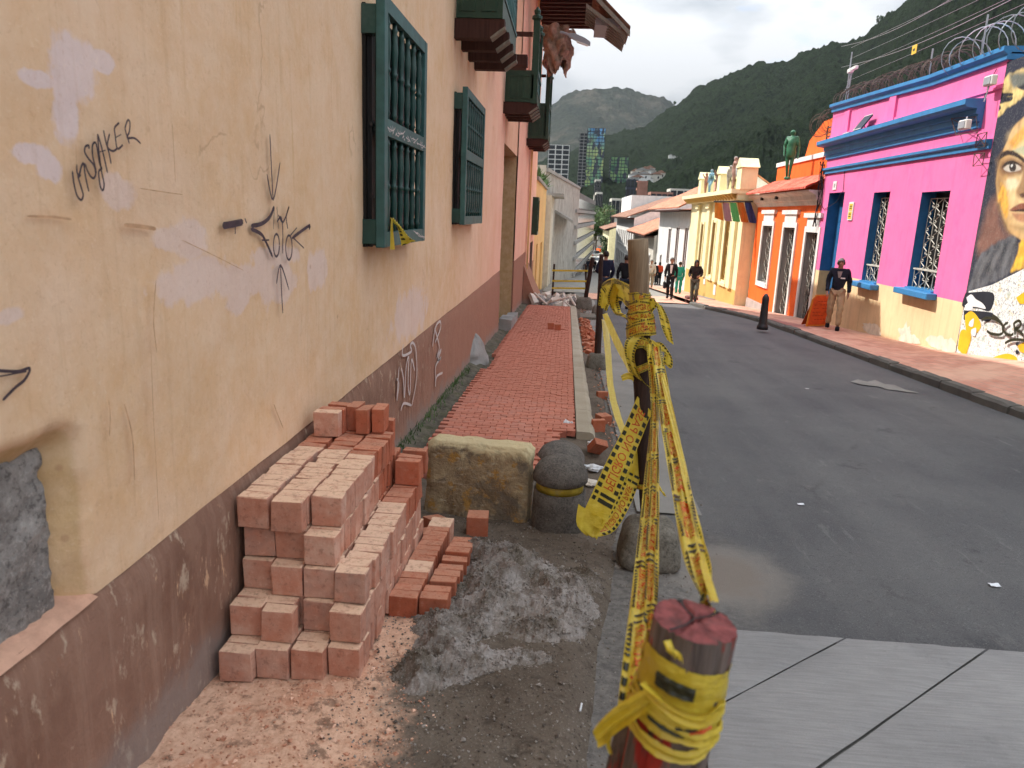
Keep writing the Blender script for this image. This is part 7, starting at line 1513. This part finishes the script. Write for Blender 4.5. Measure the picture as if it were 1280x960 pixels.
m = MB(); e0 = RY(744, 31, RC+.3); e1 = RY(777, 33, RC+.3); m.prism([e0, e1, e1+Vector((0, 0, .16)), e0+Vector((0, 0, .16))], (0, 1.3, 0)); m.build('gutter_box', M['lampgrey'], t)
# ------------------------------------------------------------------ hills, far city, trees
def ridge(name, sil, Yd, base_frac, zb, mat, amp, sc_, nx=260, nz=90, label=None):
    sil = sorted(sil); m = MB()
    def sy(x):
        for (a, ya_), (b, yb_) in zip(sil, sil[1:]):
            if x <= b: t = (x-a)/(b-a); return ya_+(yb_-ya_)*t
        return sil[-1][1]
    x0, x1 = sil[0][0], sil[-1][0]
    def P(i, j):
        px = x0+(x1-x0)*i/(nx-1); Y = Yd(px) if callable(Yd) else Yd; top = RY(px, sy(px), Y); f = j/(nz-1)
        if f < .12: g_ = (.12-f)/.12; q = Vector((top.x*(1+.12*g_), top.y*(1+.12*g_), top.z-(top.z-zb)*.22*g_*g_))
        else:
            g_ = (f-.12)/.88; q = Vector((top.x*(1-(1-base_frac)*g_), top.y*(1-(1-base_frac)*g_), top.z+(zb-top.z)*(g_**.85)))
            q.z += (top.z-zb)*.10*math.sin(g_*PI)*fbm(q.x*sc_*.12, q.y*sc_*.12, 3)
            rid = abs(fbm(q.x*sc_*.25, q.y*sc_*.08, 7)); q.z -= (top.z-zb)*.10*rid*math.sin(g_*PI)
        q.z += amp*(fbm(q.x*sc_, q.y*sc_, q.z*sc_)*.8+.7*abs(fbm(q.x*sc_*3.1, q.y*sc_*3.1, q.z*sc_*3)))*(1 if f > .02 else 0)
        return q
    m.grid(P, nx, nz); return struct(m.build(name, mat, smooth=False))
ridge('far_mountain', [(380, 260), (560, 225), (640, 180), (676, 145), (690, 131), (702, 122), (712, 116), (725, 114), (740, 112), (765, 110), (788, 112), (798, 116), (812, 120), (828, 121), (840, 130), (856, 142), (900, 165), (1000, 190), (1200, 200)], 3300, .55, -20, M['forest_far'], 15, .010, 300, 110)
Bs = [(480, 262), (600, 235), (660, 208), (700, 196), (722, 186), (745, 175), (756, 169), (782, 165), (795, 162), (808, 158), (825, 144), (843, 132), (856, 122), (872, 111), (900, 98), (920, 88), (940, 83), (955, 77), (985, 78), (1000, 71), (1012, 64), (1030, 57), (1045, 53), (1058, 58), (1066, 56), (1075, 44), (1100, 28), (1120, 12), (1150, -14), (1200, -62), (1280, -140), (1420, -230), (1700, -260)]
ridge('forest_ridge', Bs, lambda px: 1500-700*max(0, min(1, (px-700)/500)), .22, -14, M['forest'], 7, .035, 520, 200)
def leaf_tree(name, label, c, r, h, mat, n_=1500, ls=.35, grp=None, trunk=.2, cat='tree'):
    c = Vector(c); t = thing(name, label, cat, c, grp); m = MB()
    m.tube([c-Vector((0, 0, .5)), c+Vector((.05*r, 0, h*.3)), c+Vector((-.05*r, 0, h*.62))], [trunk, trunk*.7, trunk*.3], 8)
    for k_ in range(5): a = k_*1.3; m.tube([c+Vector((0, 0, h*(.28+.06*k_))), c+Vector((r*.55*math.cos(a), r*.55*math.sin(a), h*(.55+.07*k_)))], [trunk*.4, trunk*.12], 6)
    m.build('trunk', M['bark'], t); m = MB(); cl_ = [(random.uniform(-.62, .62)*r, random.uniform(-.62, .62)*r, h*random.uniform(.45, .9), random.uniform(.28, .5)*r) for _ in range(11)]
    for _ in range(n_):
        cx_, cy_, cz_, cr = random.choice(cl_); v = Vector((random.gauss(0, 1), random.gauss(0, 1), random.gauss(0, .8))).normalized()*cr*random.uniform(.6, 1.05); p = c+Vector((cx_, cy_, cz_))+v; a = Vector((random.gauss(0, 1), random.gauss(0, 1), random.gauss(0, 1))).normalized()*ls*random.uniform(.5, 1.2); b = a.orthogonal().normalized()*ls*.5
        m.add([p-a*.5, p+b*.5, p+a*.5, p-b*.5], [(0, 1, 2, 3)])
    m.build('crown', mat, t, fix=False); return t
random.seed(77)
p = RY(752, 300, 150); leaf_tree('street_tree', 'bright green leafy tree over the far end of the street', (p.x-1.2, 150, -7.2), 3.6, RY(752, 246, 150).z+7.2, M['leaf'], 2600, .55, 'trees in the town')
p = RY(742, 300, 165); leaf_tree('street_tree', 'second leafy tree just left of the brightest one above the street', (p.x, 165, -7.2), 3.0, RY(743, 252, 165).z+7.2, M['leaf'], 1800, .55, 'trees in the town')
p = RY(760, 300, 128); leaf_tree('street_tree', 'dark narrow tree between the tree tops and the white house', (p.x, 128, -7), 1.6, RY(760, 290, 128).z+7, M['leaf_dk'], 900, .4, 'trees in the town')
for i, (px, py, hh) in enumerate([(1097, 32, 13), (1102, 28, 9), (1066, 58, 11), (843, 132, 9), (1070, 56, 7)]):
    Y = 1500-700*max(0, min(1, (px-700)/500)); q = RY(px, py, Y); leaf_tree('ridge_tree', 'tree standing out on the forest skyline, %s' % ('tallest of the pair above the sky gap', 'shorter of the pair above the sky gap', 'beside the saddle of the ridge', 'where the ridge meets the far mountain', 'small one in the saddle')[i], q-Vector((0, 0, 2)), hh*.28, hh, M['leaf_dk'], 260, 2.0, 'trees on the ridge', .5)
def tower(label, x0, x1, ytop, Y, dep, mat, nfl=20, ncol=6, wall=None, zb=-22, py=240, name='tower', yaw=0.0, band=None, cat='tower'):
    a = RY(x0, py, Y); b = RY(x1, py, Y); zt_ = RY((x0+x1)/2, ytop, Y).z; t = thing(name, label, cat, ((a.x+b.x)/2, Y, zb)); m = MB(); m.box((a.x, Y, zb), (b.x, Y+dep, zt_)); m.build('wall', wall or M['grey'], t)
    H_ = zt_-zb; W_ = b.x-a.x; fh = H_/nfl
    m = MB()
    for k_ in range(nfl):
        for q in range(ncol): m.box((a.x+W_*(q+.08)/ncol, Y-.25, zb+fh*(k_+.12)), (a.x+W_*(q+.92)/ncol, Y+.05, zb+fh*(k_+.90)))
    m.build('windows', mat, t)
    m = MB()
    for k_ in range(nfl):
        for q in range(3): m.box((a.x-.25 if True else 0, Y+dep*(q+.1)/3, zb+fh*(k_+.2)), (a.x+.02, Y+dep*(q+.9)/3, zb+fh*(k_+.85))); m.box((b.x-.02, Y+dep*(q+.1)/3, zb+fh*(k_+.2)), (b.x+.25, Y+dep*(q+.9)/3, zb+fh*(k_+.85)))
    m.build('side_windows', M['glass'], t); return t
def led(name, blue=True):
    t = NT(name); x, y, z = t.xyz(); v = t.vor(.42, t.map(t.pos, (1, 1, .45)), out='Color'); s_ = t.n('ShaderNodeSeparateColor'); t.l(v, s_.inputs[0])
    g = t.mix(s_.outputs[0], (.03, .16, .09), (.26, .42, .16)); 
    if blue:
        bl_ = t.mix(s_.outputs[0], (.03, .16, .42), (.16, .40, .70)); mid = t.mix(s_.outputs[0], (.10, .30, .22), (.50, .52, .16)); zt_ = t.math('ADD', z, t.math('MULTIPLY', s_.outputs[1], 18)); g = t.mix(t.step(zt_, 32, 55), g, mid); g = t.mix(t.step(zt_, 62, 84), g, bl_)
    c = t.mix(t.step(s_.outputs[2], .62, .70), g, (.05, .06, .08)); return t.done(c, .35, None, .5)
M['led'] = led('coloured_facade_glass'); M['led_green'] = led('green_facade_glass', False)
TA = tower('tall tower with a facade shading from blue panels above to yellow green below', 730, 752, 160, 640, 22, M['led'], 34, 6, M['navy'])
tower('grey-brown flank slab attached left of the tall coloured tower', 721, 731, 166, 644, 26, M['glass'], 34, 2, M['grey'])
tower('shorter tower with green and yellow speckled facade', 761, 783, 196, 660, 22, M['led_green'], 26, 5, M['navy'])
tower('white residential tower with rows of balconies left of the coloured towers', 683, 709, 181, 520, 16, M['glass'], 22, 3, M['white'])
tower('dark navy block between the green tower and the brown brick tower', 783, 797, 224, 560, 12, M['glass'], 8, 3, M['navy'], name='office_building', cat='building')
tower('brown brick tower at the foot of the forest', 796, 809, 226, 480, 8, M['rose_brick'], 9, 3, M['rose_brick'], name='brick_tower')
random.seed(44)
for i in range(26):
    px = random.uniform(790, 826); py = 213+abs(px-815)*.25+random.uniform(-4, 9); Y = 620; q = RY(px, py, Y); s_ = random.uniform(3, 5.5); t = thing('hillside_house', 'small pale house in the cluster on the forest slope', 'house', q, 'houses on the forest slope'); m = MB(); m.box((q.x-s_, Y-s_, q.z-7), (q.x+s_, Y+s_, q.z)); m.build('wall', M['offwhite' if i % 3 else 'white'], t)
    m = MB(); m.prism([(q.x-s_-.4, Y-s_-.4, q.z), (q.x+s_+.4, Y-s_-.4, q.z), (q.x, Y-s_-.4, q.z+2.2)], (0, 2*s_+.8, 0)); m.build('roof', M['grey' if i % 2 else 'tile_dk'], t); m = MB()
    for k_ in (-.5, .35): m.box((q.x+k_*s_-.6, Y-s_-.1, q.z-3.2), (q.x+k_*s_+.6, Y-s_+.02, q.z-1.4))
    m.build('window', M['glass'], t)
for i in range(5):
    q = RY(838+i*4.2, 194+i*1.7, 760); t = thing('hillside_house', 'tiny white building high on the forest slope', 'house', q, 'buildings high on the slope'); m = MB(); m.box((q.x-1.6, 758, q.z-3), (q.x+1.6, 762, q.z)); m.build('wall', M['white'], t); m = MB(); m.prism([(q.x-1.9, 757.6, q.z), (q.x+1.9, 757.6, q.z), (q.x, 757.6, q.z+1.2)], (0, 4.6, 0)); m.build('roof', M['grey'], t)
# low town between the street end and the towers
spec = [(706, 722, 262, 210, 'offwhite'), (722, 735, 250, 260, 'grey'), (744, 752, 240, 330, 'offwhite'), (757, 768, 262, 230, 'rose_brick'), (764, 785, 248, 260, 'offwhite'), (786, 800, 246, 300, 'white'), (800, 822, 252, 280, 'grey'), (812, 840, 240, 360, 'rose_brick'), (836, 870, 236, 380, 'offwhite'), (866, 900, 240, 340, 'grey'), (640, 690, 236, 300, 'offwhite'), (740, 760, 262, 400, 'grey'), (742, 749, 224, 480, 'offwhite'), (725, 735, 286, 190, 'white')]
for i, (x0, x1, yt, Y, mt) in enumerate(spec):
    tower(('cream town building behind the stained white wall', 'grey town building below the tall coloured tower', 'slim cream building left of the bright green tree', 'brick red building right of the bright green tree', 'cream building behind the blue-white block', 'white building below the dark navy block', 'wide grey building below the brown brick tower', 'brick red building right of the brown brick tower', 'cream building behind the orange tiled roof', 'grey building behind the yellow house', 'cream building far left behind the stained wall', 'grey building at the foot of the coloured towers', 'small cream block between the two coloured towers', 'low white building at the end of the far street')[i], x0, x1, yt, Y, 14, M['glass'], 4, 4, M[mt], py=260, name='town_building', cat='building')
# distant vehicles
def car(label, x, y, z, yaw, mat, grp='vehicles far down the street'):
    t = thing('parked_car', label, 'car', (x, y, z), grp); R = Matrix.Translation((x, y, z))@Matrix.Rotation(yaw, 4, 'Z')
    def add(name, poly, wd, mat_): m = MB(); m.prism([R@Vector((-wd/2, a, b)) for a, b in poly], R.to_3x3()@Vector((wd, 0, 0))); m.build(name, mat_, t)
    add('body', [(-2.1, .3), (2.1, .3), (2.15, .7), (1.9, .85), (1.0, .95), (-1.7, 1.0), (-2.1, .9)], 1.75, mat); add('cabin', [(.9, .94), (.3, 1.45), (-1.2, 1.5), (-1.8, .99)], 1.5, M['glass']); add('roof', [(.3, 1.451), (-1.2, 1.5), (-1.2, 1.54), (.3, 1.5)], 1.52, mat)
    for sx in (-1, 1):
        for sy in (-1.3, 1.3):
            m = MB(); c0 = R@Vector((sx*.78, sy, .32)); m.tube([c0-R.to_3x3()@Vector((.11, 0, 0)), c0+R.to_3x3()@Vector((.11, 0, 0))], .32, 14); m.build('wheel', M['iron'], t)
        m = MB(); b = MB(); b.box((sx*.62-.18, -2.16, .62), (sx*.62+.18, -2.08, .8)); m.add([R@Vector(v) for v in b.v], b.f); m.build('tail_light', simple('tail_light_red', (.4, .02, .02), .1, 3, .4, 0), t)
for i, (px, Y, mt, lb_) in enumerate([(748, 122, 'white', 'white car nearest the bend of the far street'), (755, 134, 'white', 'pale car on the right of the far street'), (744, 146, 'lampgrey', 'grey car in the middle of the far street'), (753, 170, 'orange', 'reddish car farthest down the street'), (757, 116, 'lampgrey', 'silver car beside the white house fronts')]):
    q = RY(px, 300, Y); car(lb_, q.x, Y, G(Y)+.04, .05*i, M[mt])
# ------------------------------------------------------------------ haze
hz = MB(); hz.box((-4200, -60, -24), (7000, 6500, 1250)); ho = hz.build('haze', [])
hm = bpy.data.materials.new('thin_haze'); hm.use_nodes = True; hn = hm.node_tree; hn.nodes.clear(); o_ = hn.nodes.new('ShaderNodeOutputMaterial'); v_ = hn.nodes.new('ShaderNodeVolumePrincipled'); v_.inputs['Color'].default_value = (.86, .92, 1, 1); v_.inputs['Density'].default_value = .000032; v_.inputs['Anisotropy'].default_value = .2
hn.links.new(v_.outputs[0], o_.inputs['Volume']); ho.data.materials.append(hm); ho['kind'] = 'stuff'; ho['label'] = 'thin bluish haze over the valley'; ho['category'] = 'haze'
S.cycles.volume_bounces = 0
# small joined bits that cannot be picked apart one by one
for o in list(C.objects):
    b = o.name.split('.')[0]
    if b in ('black_print', 'red_print', 'red_lettering', 'flaked_plaster', 'panel_moulding', 'wire_bracket', 'cable_bundle', 'wall_cables', 'brackets', 'windows', 'side_windows', 'dark_print', 'chalk_lines', 'inner_bars', 'ironwork', 'lower_ironwork', 'balustrade', 'graffiti', 'stain_mark', 'scrawl', 'lettering', 'crack', 'zip_and_stripe'): o['kind'] = 'stuff'
